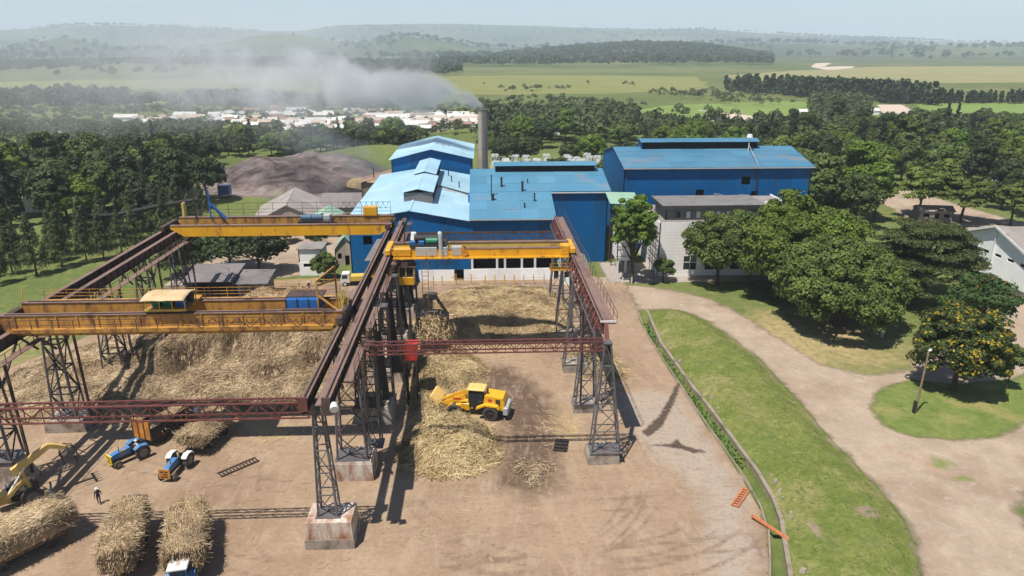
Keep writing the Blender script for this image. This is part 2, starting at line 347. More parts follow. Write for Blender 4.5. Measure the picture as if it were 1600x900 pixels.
def axis(a, b, step, lo, hi, g_=1.075, extra=()):
    v = list(np.arange(a, b+.01, step)) + list(extra); s = step; x = b
    while x < hi: s *= g_; x += s; v.append(x)
    s = step; x = a
    while x > lo: s *= g_; x -= s; v.append(x)
    return np.array(sorted(set(np.round(v, 3))))
gx = axis(-112, 112, 2.0, -14500, 14500, 1.07, np.arange(22, 42, 0.5)); gy_ = axis(28, 330, 2.0, -400, 16500, 1.05)
XX, YY = np.meshgrid(gx, gy_); ZZ = ground_z(XX, YY)
nx, ny = len(gx), len(gy_)
idx = np.arange(nx*ny).reshape(ny, nx)
F_ = np.stack([idx[:-1, :-1], idx[:-1, 1:], idx[1:, 1:], idx[1:, :-1]], -1).reshape(-1, 4)
dry = 1.25*np.clip(1.2-np.hypot((XX-51)/16, (YY-99)/15), 0, 1)
dry = np.maximum(dry, 0.8*np.clip(1.2-np.hypot((XX+72)/14, (YY-100)/26), 0, 1))
ash = np.clip(1.2-np.hypot((XX+62)/36, (YY-236)/30), 0, 1)*1.8
m, t, b, out = nodes_of('ground'); P = pos(t)
big = noise(t, 0.006, 6, 0.6, P); mid = noise(t, 0.05, 5, 0.6, P); fine = noise(t, 0.9, 6, 0.7, P)
col = mixc(t, ramp(t, big, 0.35, 0.65), (0.095, 0.13, 0.036), (0.18, 0.185, 0.062))
vor = N(t, 'ShaderNodeTexVoronoi'); vor.inputs['Scale'].default_value = 1.0; t.links.new(pos(t, (0.0022, 0.004, 0)), vor.inputs['Vector'])
sv = N(t, 'ShaderNodeSeparateColor'); t.links.new(vor.outputs['Color'], sv.inputs[0])
far_f = attr(t, 'far')
patch = mixc(t, sv.outputs[0], (0.07, 0.1, 0.03), (0.2, 0.175, 0.08))
col = mixc(t, math_(t, 'MULTIPLY', far_f, 0.6), col, patch)
col = mixc(t, math_(t, 'MULTIPLY', ramp(t, mid, 0.45, 0.7), 0.65), col, (0.075, 0.12, 0.028))
col = mixc(t, math_(t, 'MULTIPLY', ramp(t, noise(t, 0.0035, 6, 0.7, P), 0.52, 0.62), math_(t, 'MULTIPLY', far_f, 0.75)), col, (0.035, 0.06, 0.025))
dr = attr(t, 'dry'); col = mixc(t, ramp(t, math_(t, 'ADD', dr, math_(t, 'MULTIPLY', math_(t, 'SUBTRACT', noise(t, 0.25, 5, 0.65, P), 0.5), 1.4)), 0.2, 0.95), col, (0.34, 0.26, 0.13))
col = mixc(t, math_(t, 'MULTIPLY', ramp(t, noise(t, 0.35, 6, .7, P), 0.52, 0.72), math_(t, 'SUBTRACT', .6, math_(t, 'MULTIPLY', far_f, .45))), col, (0.27, 0.235, 0.1))
col = mixc(t, math_(t, 'MULTIPLY', ramp(t, fine, 0.42, 0.72), 0.6), col, (0.045, 0.075, 0.018))
hl = attr(t, 'hill'); col = mixc(t, math_(t, 'MULTIPLY', hl, ramp(t, noise(t, 0.001, 6, .65, P), .3, .6)), col, (0.03, 0.048, 0.024))
ax = attr(t, 'ash')
acol = mixc(t, ramp(t, noise(t, 0.16, 6, 0.65, P, .6), 0.35, 0.65), (0.06, 0.045, 0.042), (0.24, 0.19, 0.175))
col = mixc(t, ramp(t, math_(t, 'ADD', ax, math_(t, 'MULTIPLY', math_(t, 'SUBTRACT', noise(t, 0.07, 5, 0.65, P), 0.5), 2.2)), 0.55, 0.7), col, acol)
t.links.new(col, b.inputs['Base Color']); b.inputs['Roughness'].default_value = 0.95; b.inputs['Specular IOR Level'].default_value = 0.1
bump(t, b, fine, 0.5, 0.25); MATS['ground'] = m
me = np_mesh('ground', np.stack([XX, YY, ZZ], -1).reshape(-1, 3), F_, {'hill': (.9*np.clip((np.hypot(XX, YY)-1500)/2200, 0, 1)).ravel(), 'dry': dry.ravel(), 'ash': ash.ravel(), 'far': np.clip((np.hypot(XX, YY)-450)/350, 0, 1).ravel()}, True)
tag(linkmesh('ground', me, 'ground'), 'green ground of grass and fields running out to hazy hills', 'ground', kind='structure')

def sheet(name, poly, cell, dz, mat, label, margin=1.2, smooth_poly=False, extra=None, kind='structure', cat=None):
    """a ground sheet lying dz above the ground, with the distance to its outline kept for a ragged edge"""
    if smooth_poly: poly = spline(poly)
    P_ = np.array(poly); x0, y0 = P_.min(0)-margin-cell; x1, y1 = P_.max(0)+margin+cell
    xs = np.arange(x0, x1+cell, cell); ys = np.arange(y0, y1+cell, cell)
    X, Y = np.meshgrid(xs, ys); d = sdist(X, Y, poly)
    k = np.arange(X.size).reshape(X.shape)
    f = np.stack([k[:-1, :-1], k[:-1, 1:], k[1:, 1:], k[1:, :-1]], -1).reshape(-1, 4)
    keep = (d.ravel()[f] > -margin).any(1); f = f[keep]
    used = np.unique(f); re = np.full(X.size, -1); re[used] = np.arange(len(used)); f = re[f]
    xv, yv = X.ravel()[used], Y.ravel()[used]
    at = {'edge': d.ravel()[used]}
    for an, fn in (extra or {}).items(): at[an] = fn(xv, yv)
    me = np_mesh(name, np.stack([xv, yv, ground_z(xv, yv)+dz], -1), f, at, True)
    o = linkmesh(name, me, mat); tag(o, label, cat, kind=kind); return o
def sheetmat(name, tones, scale=0.3, rag=1.4, ragscale=0.35, fine=0.4, bmp=0.25, layers=(), crisp=0.25, rough=0.95, stretch=None, grain=()):
    m, t, b, out = nodes_of(name); P = pos(t); P2 = pos(t, stretch) if stretch else P
    n1 = noise(t, scale, 6, 0.62, P2, 0.4); n2 = noise(t, 2.2, 5, 0.7, P2)
    col = mixc(t, ramp(t, n1, 0.33, 0.67), tones[0], tones[1])
    if len(tones) > 2: col = mixc(t, ramp(t, noise(t, scale*0.37, 5, 0.6, P2), 0.5, 0.66), col, tones[2])
    for an, c_, a0, a1, jit, js in layers:
        e = math_(t, 'ADD', attr(t, an), math_(t, 'MULTIPLY', math_(t, 'SUBTRACT', noise(t, js, 5, 0.65, P), 0.5), jit))
        col = mixc(t, ramp(t, e, a0, a1), col, c_)
    col = mixc(t, math_(t, 'MULTIPLY', ramp(t, n2, 0.45, 0.75), fine), col, tuple(0.5*v for v in tones[0]))
    for gc, ga, gs, lo, hi, st in grain:
        col = mixc(t, math_(t, 'MULTIPLY', ramp(t, noise(t, gs, 6, 0.72, pos(t, st) if st else P, 0.5), lo, hi), ga), col, gc)
    t.links.new(col, b.inputs['Base Color']); b.inputs['Roughness'].default_value = rough; b.inputs['Specular IOR Level'].default_value = 0.12
    bump(t, b, n2, bmp, 0.12)
    e = math_(t, 'ADD', attr(t, 'edge'), math_(t, 'MULTIPLY', math_(t, 'SUBTRACT', noise(t, ragscale, 5, 0.65, P), 0.5), rag))
    tr = N(t, 'ShaderNodeBsdfTransparent'); mx = N(t, 'ShaderNodeMixShader')
    t.links.new(ramp(t, e, -crisp, crisp), mx.inputs[0]); t.links.new(tr.outputs[0], mx.inputs[1]); t.links.new(b.outputs[0], mx.inputs[2])
    t.links.new(mx.outputs[0], out.inputs[0]); MATS[name] = m
def near_path(pts):
    def fn(x, y):
        d = np.full(np.shape(x), 1e9)
        for (ax_, ay_), (bx_, by_) in zip(pts, pts[1:]):
            ex, ey = bx_-ax_, by_-ay_; tt = np.clip(((x-ax_)*ex+(y-ay_)*ey)/(ex*ex+ey*ey), 0, 1)
            d = np.minimum(d, np.hypot(x-ax_-tt*ex, y-ay_-tt*ey))
        return d
    return fn
MUDP = near_path([(2, 88), (5, 81), (5.5, 74), (5, 68), (4.6, 63.5)])
MUDW = lambda x, y: np.clip(1.3-MUDP(x, y)/4.2, 0, 1.3)
MUD2 = lambda x, y: np.clip(1.2-near_path([(-2, 125), (10, 124), (22, 120)])(x, y)/9, 0, 1)*0.6 + np.clip(1.2-near_path([(-40, 124), (-28, 124), (-16, 122)])(x, y)/8, 0, 1)*0.75
CONC = lambda x, y: np.clip((sdist(x, y, [(15, 84), (26.5, 84), (27.4, 60), (24, 44), (16, 44), (19.5, 60), (15.5, 70)])+1)/5, 0, 1)
LITTER = lambda x, y: np.maximum.reduce([np.clip(1.2-np.hypot((x+32)/27, (y-84)/17), 0, 1), np.clip(1.25-np.hypot((x+4)/7, (y-77)/19), 0, 1), np.clip(1.2-np.hypot((x-1)/17, (y-106)/20), 0, 1), np.clip(1.15-np.hypot((x-9)/5, (y-74)/8), 0, .8), np.clip(1.2-np.hypot((x-15)/6, (y-91)/9), 0, 1), np.clip(1.1-np.hypot((x+24)/7, (y-74)/4), 0, 1), 0.35*np.clip(1.2-np.hypot((x+5)/11, (y-58)/12), 0, 1)])
def ruts(x, y):
    q = np.full(np.shape(x), 9.0)                                       # pairs of wheel tracks: turning circles and passes across the yard
    for cx, cy, r_ in ((10, 70, 18.2), (10, 70, 21.5), (2, 66, 15.5), (-4, 68, 20.5), (16, 52, 9)):
        a = np.hypot(x-cx, y-cy)
        for o_ in (-.95, .95): q = np.minimum(q, np.abs(a-r_-o_)+np.where(y > cy+4, 9, 0))
    for k0, k1, k2 in ((50, .12, 0), (56, .35, -.01), (60.5, -.05, .004), (47, -.1, .006)):
        for o_ in (-.95, .95): q = np.minimum(q, np.abs(y-k0-k1*x-k2*x*x-o_))
    return np.clip(1-q/.42, 0, 1)*np.clip((vnoise(x, y, 7, 15)-.25)*3, 0, 1)
sheetmat('yard', [(0.265, 0.182, 0.12), (0.34, 0.245, 0.165), (0.235, 0.158, 0.103)], 0.16, 0.6, 0.5, 0.45, 0.35,
         layers=(('conc', (0.33, 0.27, 0.215), 0.35, 0.8, 1.1, 0.4), ('litter', (0.4, 0.3, 0.15), 0.62, 0.95, 1.5, 1.1), ('mud2', (0.19, 0.135, 0.11), 0.25, 0.8, 0.7, 0.3), ('mud', (0.105, 0.068, 0.048), 0.25, 0.85, 1.2, 0.4), ('ruts', (0.17, 0.115, 0.08), 0.3, 1.1, 0.5, 1.5)),
         grain=(((0.37, 0.275, 0.195), .7, 0.5, .5, .72, (1.6, .5, 1)), ((0.2, 0.13, 0.088), .6, 0.9, .52, .75, (.35, 1.3, 1)), ((0.42, 0.32, 0.2), .75, 3.5, .62, .74, None), ((0.2, 0.14, 0.1), .5, 5.0, .6, .75, None)))
YARD = [(-80, 28), (-80, 70), (-66, 92), (-60, 106), (-50, 128), (-38, 132), (-25, 133.5), (14, 133.5), (27, 130)] + DRAIN_L
sheet('yard', YARD, 0.45, 0.012, 'yard', 'bare tan dirt yard under the gantry cranes', 0.8, extra={'conc': CONC, 'litter': LITTER, 'mud': MUDW, 'mud2': MUD2, 'ruts': ruts}, cat='yard')
sheetmat('road', [(0.3, 0.23, 0.168), (0.385, 0.3, 0.225), (0.26, 0.19, 0.135)], 0.25, 3.6, 0.35, 0.3, 0.25, layers=(('green', (0.17, 0.19, 0.06), 0.45, 0.8, 1.3, 0.5), ('red', (0.36, 0.21, 0.14), 0.5, 1.2, 1.3, 0.6)), crisp=.7,
         grain=(((0.3, 0.225, 0.165), .6, 0.45, .5, .72, (1.8, .6, 1)), ((0.44, 0.37, 0.3), .6, 0.8, .52, .75, None), ((0.3, 0.26, 0.13), .6, 1.6, .6, .74, None), ((0.24, 0.18, 0.13), .5, 5.0, .6, .75, None)))
ROAD = [(26.8, 126), (34, 123), (40, 118), (43, 109), (45.4, 97), (47, 89.5), (51, 86), (57, 86.6), (63, 91), (72, 99), (86, 111), (110, 116), (120, 96), (120, 62), (57, 60.5), (51.5, 57), (48, 50), (50, 28), (31, 28), (34, 42), (36.4, 47.8), (38.3, 51.8), (39.2, 55.4), (39.5, 60.6), (39.1, 69.3), (39.4, 80.2), (39.1, 93.2), (36.7, 106.5), (33, 112.3), (26.3, 112.6)]
GREEN = lambda x, y: np.maximum.reduce([np.clip(1.1-np.hypot((x-48.5)/3.2, (y-64.5)/2.3), 0, 1), np.clip(1.1-np.hypot((x-49)/2.2, (y-61.5)/1.2), 0, 1), 0.7*np.clip(1-np.hypot((x-44)/3, (y-88)/3), 0, 1)])
RED = lambda x, y: np.maximum(np.clip(1.1-near_path([(44.5, 68), (46.5, 65), (48, 62)])(x, y)/1.3, 0, 1), 0.8*np.clip(1.1-near_path([(40.5, 105), (44, 92)])(x, y)/1.4, 0, 1))
sheet('road', ROAD, 0.9, 0.016, 'road', 'pale dirt road curving round the grass bank', 1.6, extra={'green': GREEN, 'red': RED}, cat='road')
sheetmat('lawn', [(0.1, 0.145, 0.03), (0.17, 0.2, 0.055), (0.25, 0.22, 0.085)], 0.4, 1.9, 0.5, 0.5, 0.6, crisp=.5, grain=(((0.3, 0.26, 0.12), .55, 1.1, .52, .72, None), ((0.06, 0.1, 0.02), .6, 2.6, .55, .75, None)))
ISLAND = [(46.8, 72.6), (47.3, 76.5), (50.7, 81.5), (56.8, 84.2), (62.7, 82.6), (71, 84), (84, 92), (100, 92), (100, 74), (80, 74), (63.7, 72.4), (58.2, 69.4), (53.4, 68.9), (48.8, 69.9)]
sheet('lawn', ISLAND, 0.9, 0.026, 'lawn', 'rounded lawn inside the fork of the dirt road', 1.2, extra={}, cat='lawn')
sheetmat('bank_grass', [(0.105, 0.138, 0.028), (0.17, 0.19, 0.05), (0.24, 0.215, 0.09)], 0.35, 0.9, 0.6, 0.55, 0.7, grain=(((0.34, 0.28, 0.13), .6, 0.9, .53, .72, None), ((0.05, 0.08, 0.015), .85, 1.6, .52, .7, None), ((0.3, 0.23, 0.13), .7, .55, .6, .7, None), ((0.27, 0.29, 0.08), .5, 4.5, .58, .75, None)), layers=(('bare', (0.24, 0.18, 0.13), 0.55, 0.85, 1.0, 0.8),))
BARE = lambda x, y: np.maximum.reduce([np.clip(1.3-np.hypot((x-35.6)/1.9, (y-55.2)/1.5), 0, 1), np.clip(1.1-np.hypot((x-29.6)/1.0, (y-53)/3.5), 0, 1), np.clip(0.9-near_path(DRAIN_R)(x, y)/1.4, 0, 1)])
sheet('grass_bank', BANK, 0.6, 0.02, 'bank_grass', 'long bright green grass bank beside the concrete drain', 0.5, extra={'bare': BARE}, cat='bank')
sheetmat('pavement', [(0.3, 0.26, 0.225), (0.36, 0.31, 0.27)], 0.3, 0.8, 0.5, 0.35)
sheet('pavement', [(24, 128.5), (29, 127), (70, 127.5), (82, 128), (82, 136), (24, 141)], 1.0, 0.02, 'pavement', 'grey paved strip in front of the white offices', 1.0, cat='pavement')
sheet('dirt_road', [(118, 218), (131, 218), (135, 188), (139, 166), (160, 138), (190, 122), (190, 108), (150, 121), (126, 138), (114, 152), (108, 166), (113, 190)], 1.5, 0.016, 'road', 'dirt road winding between trees behind the white shed', 2, True, extra={'green': lambda x, y: 0*x, 'red': lambda x, y: 0*x}, cat='road')
sheet('dirt_track', [(-58, 130), (-40, 133), (-30, 140), (-31, 160), (-38, 176), (-50, 178), (-56, 160)], 1.5, 0.016, 'road', 'brown dirt track beside the bushy trees left of the mill', 2, True, extra={'green': lambda x, y: .4*vnoise(x, y, 9), 'red': lambda x, y: 0*x}, cat='track')
# fields on the plain
def fieldmat(name, a, b_, c_): sheetmat(name, [a, b_, c_], 0.02, 40, 0.02, 0.35, 0.4, crisp=3.0, stretch=(1, 2.2, 1))
fieldmat('field_pale', (0.17, 0.18, 0.055), (0.22, 0.215, 0.08), (0.145, 0.165, 0.052))
fieldmat('field_green', (0.14, 0.21, 0.05), (0.19, 0.25, 0.075), (0.15, 0.2, 0.05))
fieldmat('field_tan', (0.36, 0.26, 0.14), (0.3, 0.24, 0.12), (0.4, 0.3, 0.18))
fieldmat('field_dry', (0.22, 0.21, 0.085), (0.28, 0.24, 0.12), (0.19, 0.21, 0.075))
for nm, poly, mt, lb in (
    ('field', [(0, 690), (130, 700), (250, 780), (330, 1120), (150, 1170), (0, 1180), (-300, 1150), (-640, 980), (-540, 850), (-200, 760)], 'field_pale', 'wide pale green cane field behind the smoking stack'),
    ('field', [(258, 434), (330, 428), (640, 430), (760, 565), (345, 572), (300, 505)], 'field_green', 'bright green field in front of the long row of trees'),
    ('field', [(620, 742), (900, 745), (1300, 790), (1700, 880), (1300, 875), (820, 800)], 'field_tan', 'bare tan field strip beyond the row of trees'),
    ('field', [(340, 880), (620, 900), (1200, 960), (1900, 1200), (1800, 1700), (900, 1650), (560, 1350), (380, 1150)], 'field_dry', 'dry yellow green fields on the far plain'),
    ('field', [(96, 436), (150, 428), (245, 425), (300, 560), (250, 600), (140, 560), (70, 470)], 'field_green', 'green field beside the sandy river bed'),
    ('field', [(-90, 455), (-30, 470), (-20, 520), (-120, 530)], 'field_green', 'small green meadow between the town roofs and the stack')):
    sheet(nm, poly, 12, 0.12, mt, lb, 24, cat='field')
sheetmat('sand', [(0.46, 0.37, 0.29), (0.52, 0.43, 0.35)], 0.05, 8, 0.08, 0.2, 0.2, crisp=1.0)
sheet('river_bed', [(150, 520), (158, 482), (138, 445), (141, 431), (178, 422), (184, 432), (176, 464), (162, 500)], 4, 0.2, 'sand', 'sandy river bed winding through the green plain', 8, cat='river bed')
sheet('far_road', [(660, 1390), (690, 1420), (760, 1500), (840, 1640), (830, 1660), (740, 1600), (770, 1640), (980, 2050), (1000, 2110), (940, 2060), (720, 1600), (690, 1500)], 10, 0.4, 'sand', 'pale dirt road zigzagging up the far plain', 14, cat='road')
sheet('far_road', [(245, 420), (262, 425), (298, 492), (326, 556), (306, 556), (276, 495)], 4, 0.16, 'sand', 'dirt road with dust running beside the bright green field', 6, cat='road')
sheetmat('wet', [(0.07, 0.05, 0.038), (0.1, 0.07, 0.055)], 0.5, 0.9, 1.6, 0.3, 0.2, rough=0.6)
sheet('gully', [(25.9, 84.6), (25.5, 84.5), (23.1, 79.6), (20.9, 75.6), (19.3, 73.6), (18.2, 72.2), (18.7, 71.4), (20.6, 73.4), (21.5, 75.1), (23.6, 79.2)], 0.25, 0.02, 'wet', 'dark wet gully running from the drain across the yard', 0.7, cat='gully')
sheet('puddle', [(18.6, 69.4), (20.8, 69.4), (21.7, 70.4), (22.0, 69.2), (23.2, 68.4), (24.2, 67.8), (22.8, 67.7), (21.6, 68.6), (20.4, 69.0)], 0.25, 0.021, 'wet', 'dark puddle on the concrete below the gully', 0.7, cat='puddle')
# drain: concrete lips both sides, one object per length
drain = thing('drain', 'open concrete drain with grass along its bottom beside the bank', 'drain'); drain['kind'] = 'structure'
def lip(path, wd, zt, side):
    for (ax_, ay_), (bx_, by_) in zip(path, path[1:]):
        d = Vector((bx_-ax_, by_-ay_, 0)).normalized(); n = Vector((-d.y, d.x, 0))*side
        a = Vector((ax_, ay_, 0)); b_ = Vector((bx_, by_, 0)); k = random.uniform(-.03, .05)
        q = [a, b_, b_+n*wd, a+n*wd]
        MB().hexa([p+Vector((0, 0, -.95)) for p in q], [p+Vector((0, 0, zt+k)) for p in q]).build('kerb', 'dirty_concrete', drain)
lip([(25.6, 112.3)]+DRAIN_L[1:], 0.16, 0.0, -1); lip(DRAIN_R, 0.4, 0.1, 1)
# ---------------------------------------------------------------- buildings
def wall(root, o, d, L, z0, top, mat, openings=(), panel=3.2, thick=0.18, name='wall_panel', breaks=()):
    """upright wall from o along unit d: panels of their own, cut round the openings (s0, s1, z0, z1)"""
    o = Vector(o); d = Vector(d).normalized(); n = Vector((-d.y, d.x, 0))      # inward
    topf = top if callable(top) else (lambda s: top)
    edges = sorted(set([0, L] + list(breaks) + [round(i*L/max(1, round(L/panel)), 3) for i in range(1, max(1, round(L/panel)))]))
    for pa, pb in zip(edges, edges[1:]):
        ss = sorted(set([pa, pb] + [s for op in openings for s in op[:2] if pa < s < pb])); mb = MB()
        for a, b_ in zip(ss, ss[1:]):
            zs = sorted(set([z0] + [z for op in openings if op[0] < b_-1e-4 and op[1] > a+1e-4 for z in op[2:] if z > z0])); zs.append(None)
            for za, zb in zip(zs, zs[1:]):
                mz = za + 0.01
                if any(op[0] <= a+1e-4 and op[1] >= b_-1e-4 and op[2] <= mz < op[3] for op in openings): continue
                ta = topf(a) if zb is None else zb; tb = topf(b_) if zb is None else zb
                j = 0.012*((edges.index(pa)*7) % 3)
                p = lambda s, z, k: o + d*s + n*(k+j) + Vector((0, 0, z))
                mb.hexa([p(a, za, 0), p(b_, za, 0), p(b_, za, thick), p(a, za, thick)], [p(a, ta, 0), p(b_, tb, 0), p(b_, tb, thick), p(a, ta, thick)])
        if mb.f: mb.build(name, mat, root)
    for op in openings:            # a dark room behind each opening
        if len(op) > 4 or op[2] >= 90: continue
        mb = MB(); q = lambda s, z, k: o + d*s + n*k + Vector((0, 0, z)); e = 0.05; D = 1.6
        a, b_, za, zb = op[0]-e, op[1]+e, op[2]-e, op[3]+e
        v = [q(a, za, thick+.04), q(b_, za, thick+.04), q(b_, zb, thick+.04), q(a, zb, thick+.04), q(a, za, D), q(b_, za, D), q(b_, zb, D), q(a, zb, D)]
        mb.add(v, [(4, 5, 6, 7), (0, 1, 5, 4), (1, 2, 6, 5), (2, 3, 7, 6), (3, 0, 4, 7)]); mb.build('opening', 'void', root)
def roof(root, e0, e1, r0, r1, mat, courses=5, cols=3, th=0.07, name='roof_sheet'):
    """slope from eave e0-e1 up to ridge r0-r1 laid in lapped sheets"""
    e0, e1, r0, r1 = map(Vector, (e0, e1, r0, r1)); n = (e1-e0).cross(r0-e0).normalized(); n = n if n.z > 0 else -n
    for i in range(courses):
        a, b_ = i/courses, min(1, (i+1)/courses + 0.012)
        for j in range(cols):
            c_, d_ = j/cols, (j+1)/cols; lift = n*(0.03*(courses-i)/courses + 0.012*((i+j) % 2) + 0.008*(j % 3)); lo = n*0.035
            P_ = lambda u, v: (e0*(1-u)+e1*u)*(1-v)+(r0*(1-u)+r1*u)*v
            q = [P_(c_, a)+lift+lo, P_(d_, a)+lift+lo, P_(d_, b_)+lift, P_(c_, b_)+lift]
            MB().hexa(q, [p+n*th for p in q]).build(name, mat, root)
def ridge_cap(root, a, b_, mat, w_=0.5): MB().bar(Vector(a)+Vector((0, 0, .12)), Vector(b_)+Vector((0, 0, .12)), w_, .14).build('ridge_cap', mat, root)
def pipe(root, x, y, z, h, r, mat='dark_steel', name='vent_pipe'):
    return MB().cyl((x, y, z), (x, y, z+h), r, r, 8).cyl((x, y, z+h), (x, y, z+h+.12), r*1.7, r*1.2, 8).build(name, mat, root)

# --- hall with the bright gabled roof (A)
mA = thing('mill_hall', 'blue corrugated mill hall with bright gabled roof and raised ridge vent', 'hall', (-13.2, 130, 0))
xl, xr, zl, zr_, zk, L_ = -11.2, 11.2, 11.8, 11.5, 13.6, 50
topA = lambda s: zl+(zk-zl)*s/11.2 if s < 11.2 else zk+(zr_-zk)*(s-11.2)/11.2
wall(mA, (xl, 0, 0), (1, 0, 0), 22.4, 2.15, topA, 'blue_wall', [(2.5, 4.2, 7.2, 8.9)], breaks=(11.2, 5.6), panel=2.8)
wall(mA, (xl, -.02, 0), (1, 0, 0), 12.5, 0, 2.15, 'blue_wall', [], name='wall_panel')
wall(mA, (1.3, -.05, 0), (1, 0, 0), 9.9, 0, 2.2, 'white_wall', [(6.7, 8.5, 0.0, 2.2)], panel=3.3)
wall(mA, (xl, L_, 0), (0, -1, 0), L_, 0, zl, 'blue_wall_side', panel=5)
wall(mA, (xr, 0, 11.0), (0, 1, 0), L_, 0, 0.5, 'blue_wall_side', panel=10)
wall(mA, (xr, L_, 0), (-1, 0, 0), 22.4, 0, lambda s: topA(22.4-s), 'blue_wall', breaks=(11.2,), panel=5.6)
roof(mA, (xl-.5, -.5, zl-.06), (xl-.5, L_, zl-.06), (0, -.5, zk), (0, L_, zk), 'roof_bright', 3, 8)
roof(mA, (xr, L_, zr_), (xr, -.5, zr_), (0, L_, zk), (0, -.5, zk), 'roof_bright', 3, 8)
ridge_cap(mA, (0, -.5, zk), (0, L_, zk), 'roof_bright')
def monitor(root, ax, a, b_, c, w_, z, h, rise, mat, wmat='void', wallm='blue_wall'):
    """raised ridge vent: two louvred sides, end boards and a small gabled roof; ax = 'x' or 'y' is the direction it runs"""
    def P_(s, t_, zz): return (s, c+t_, zz) if ax == 'x' else (c+t_, s, zz)
    for sgn in (-1, 1):
        mb = MB(); t0, t1 = sorted((sgn*(w_/2-.15), sgn*(w_/2-.05)))
        if ax == 'x': mb.box(a, b_, c+t0, c+t1, z-.8, z+h)
        else: mb.box(c+t0, c+t1, a, b_, z-.8, z+h)
        mb.build('louvre', wmat, root)
    for s in (a, b_):
        mb = MB(); q = [P_(s-.08, -w_/2, z-.6), P_(s+.08, -w_/2, z-.6), P_(s+.08, w_/2, z-.6), P_(s-.08, w_/2, z-.6)]
        mb.hexa(q, [P_(s-.08, -w_/2, z+h), P_(s+.08, -w_/2, z+h), P_(s+.08, w_/2, z+h), P_(s-.08, w_/2, z+h)]).build('end_board', wallm, root)
    o_ = .5 if ax == 'x' else .2
    for sgn in (-1, 1):
        roof(root, P_(a-.4, sgn*(w_/2+o_), z+h), P_(b_+.4, sgn*(w_/2+o_), z+h), P_(a-.4, 0, z+h+rise), P_(b_+.4, 0, z+h+rise), mat, 1, 5, name='vent_roof_sheet')
monitor(mA, 'y', 9, 27, 1.0, 5.6, 13.3, 1.9, 0.7, 'roof_bright', 'void', 'dark_tin')
monitor(mA, 'y', 27.6, 47, 1.0, 4.6, 13.3, 2.3, 0.7, 'roof_bright', 'void', 'dark_tin')
for (x, y, h) in ((6.5, 36, 1.5), (8.4, 30, 1.2), (5.5, 43, 2.2)): pipe(mA, x, y, 12.2, h, .12)
MB().bar((4.0, 28, 12.95), (10.6, 24, 11.85), .35, .35).build('duct', 'dark_steel', mA)
MB().box(10.6, 11.15, 15.5, 19, 11.2, 13.2).build('roof_light', 'blue_paint', mA)

# --- hall with the cross roof (B) and its set-back front (C)
mB = thing('mill_hall', 'blue mill hall with long cross roof, pipes and open white base', 'hall', (-2, 130, 0))
sB = 0.23; zB = 12.0; YR = 23.3; YC = 11.4; XC = 15.7; XE = 27.5
rz = lambda y: zB + sB*y
wall(mB, (0, 0, 0), (1, 0, 0), XC, 7.2, zB, 'blue_wall')
wall(mB, (0, -.05, 0), (1, 0, 0), XC, 0, 2.25, 'white_wall', [], panel=3.2)
for x in (0.2, 4.9, 6.4, 9.6, 12.1, 15.4): MB().box(x-.2, x+.2, .02, .4, 2.25, 7.2).build('column', 'white_paint', mB)
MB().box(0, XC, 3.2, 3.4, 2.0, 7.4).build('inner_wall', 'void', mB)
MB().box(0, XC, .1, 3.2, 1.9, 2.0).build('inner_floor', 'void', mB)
wall(mB, (XC, 0, 0), (0, 1, 0), YC, 0, rz, 'blue_wall_side')
wall(mB, (XC, YC, 0), (1, 0, 0), XE-XC, 0, rz(YC), 'blue_wall')
wall(mB, (XE, YC, 0), (0, 1, 0), YR-YC+14, 0, lambda s: rz(YC+s) if s < YR-YC else rz(YR)-sB*(s-YR+YC), 'blue_wall_side', breaks=(YR-YC,))
wall(mB, (0, YR, 0), (0, -1, 0), YR, 11.4, lambda s: rz(YR-s), 'blue_wall_side')
wall(mB, (XE, YR+14, 0), (-1, 0, 0), XE, 0, rz(YR)-sB*14, 'blue_wall')
roof(mB, (-.2, -.6, rz(-.6)), (XC+.3, -.6, rz(-.6)), (-.2, YC, rz(YC)), (XC+.3, YC, rz(YC)), 'roof_mid', 3, 5)
roof(mB, (-.2, YC+.01, rz(YC)), (XE+.6, YC+.01, rz(YC)), (-.2, YR, rz(YR)), (XE+.6, YR, rz(YR)), 'roof_mid', 3, 8)
MB().box(XC+.2, XE+.6, YC-.5, YC, rz(YC)-.22, rz(YC)-.06).build('eave_board', 'grey_paint', mB)
MB().box(-.2, XC+.3, -.75, -.6, rz(-.6)-.1, rz(-.6)+.1).build('gutter', 'grey_paint', mB)
roof(mB, (XE+.6, YR+14.4, rz(YR)-sB*14.4), (-.2, YR+14.4, rz(YR)-sB*14.4), (XE+.6, YR, rz(YR)), (-.2, YR, rz(YR)), 'roof_mid', 3, 5)
monitor(mB, 'x', 5.2, 26.2, YR, 3.6, rz(YR)-.3, 1.2, 0.55, 'roof_mid', 'void', 'blue_wall')
for (x, y, h, r) in ((4.1, 9.5, 4.2, .1), (4.3, 7.6, 1.3, .28), (6.2, 13.8, 2, .2), (10.3, 11.6, 2, .22), (12.4, 7, 1.6, .14), (10.3, 4.2, .9, .14), (11.6, 15.6, .9, .1)): pipe(mB, x, y, rz(y), h, r)
MB().box(22.5, 24, 12, 14, 4, 7.5).build('wall_patch', 'blue_paint', mB)
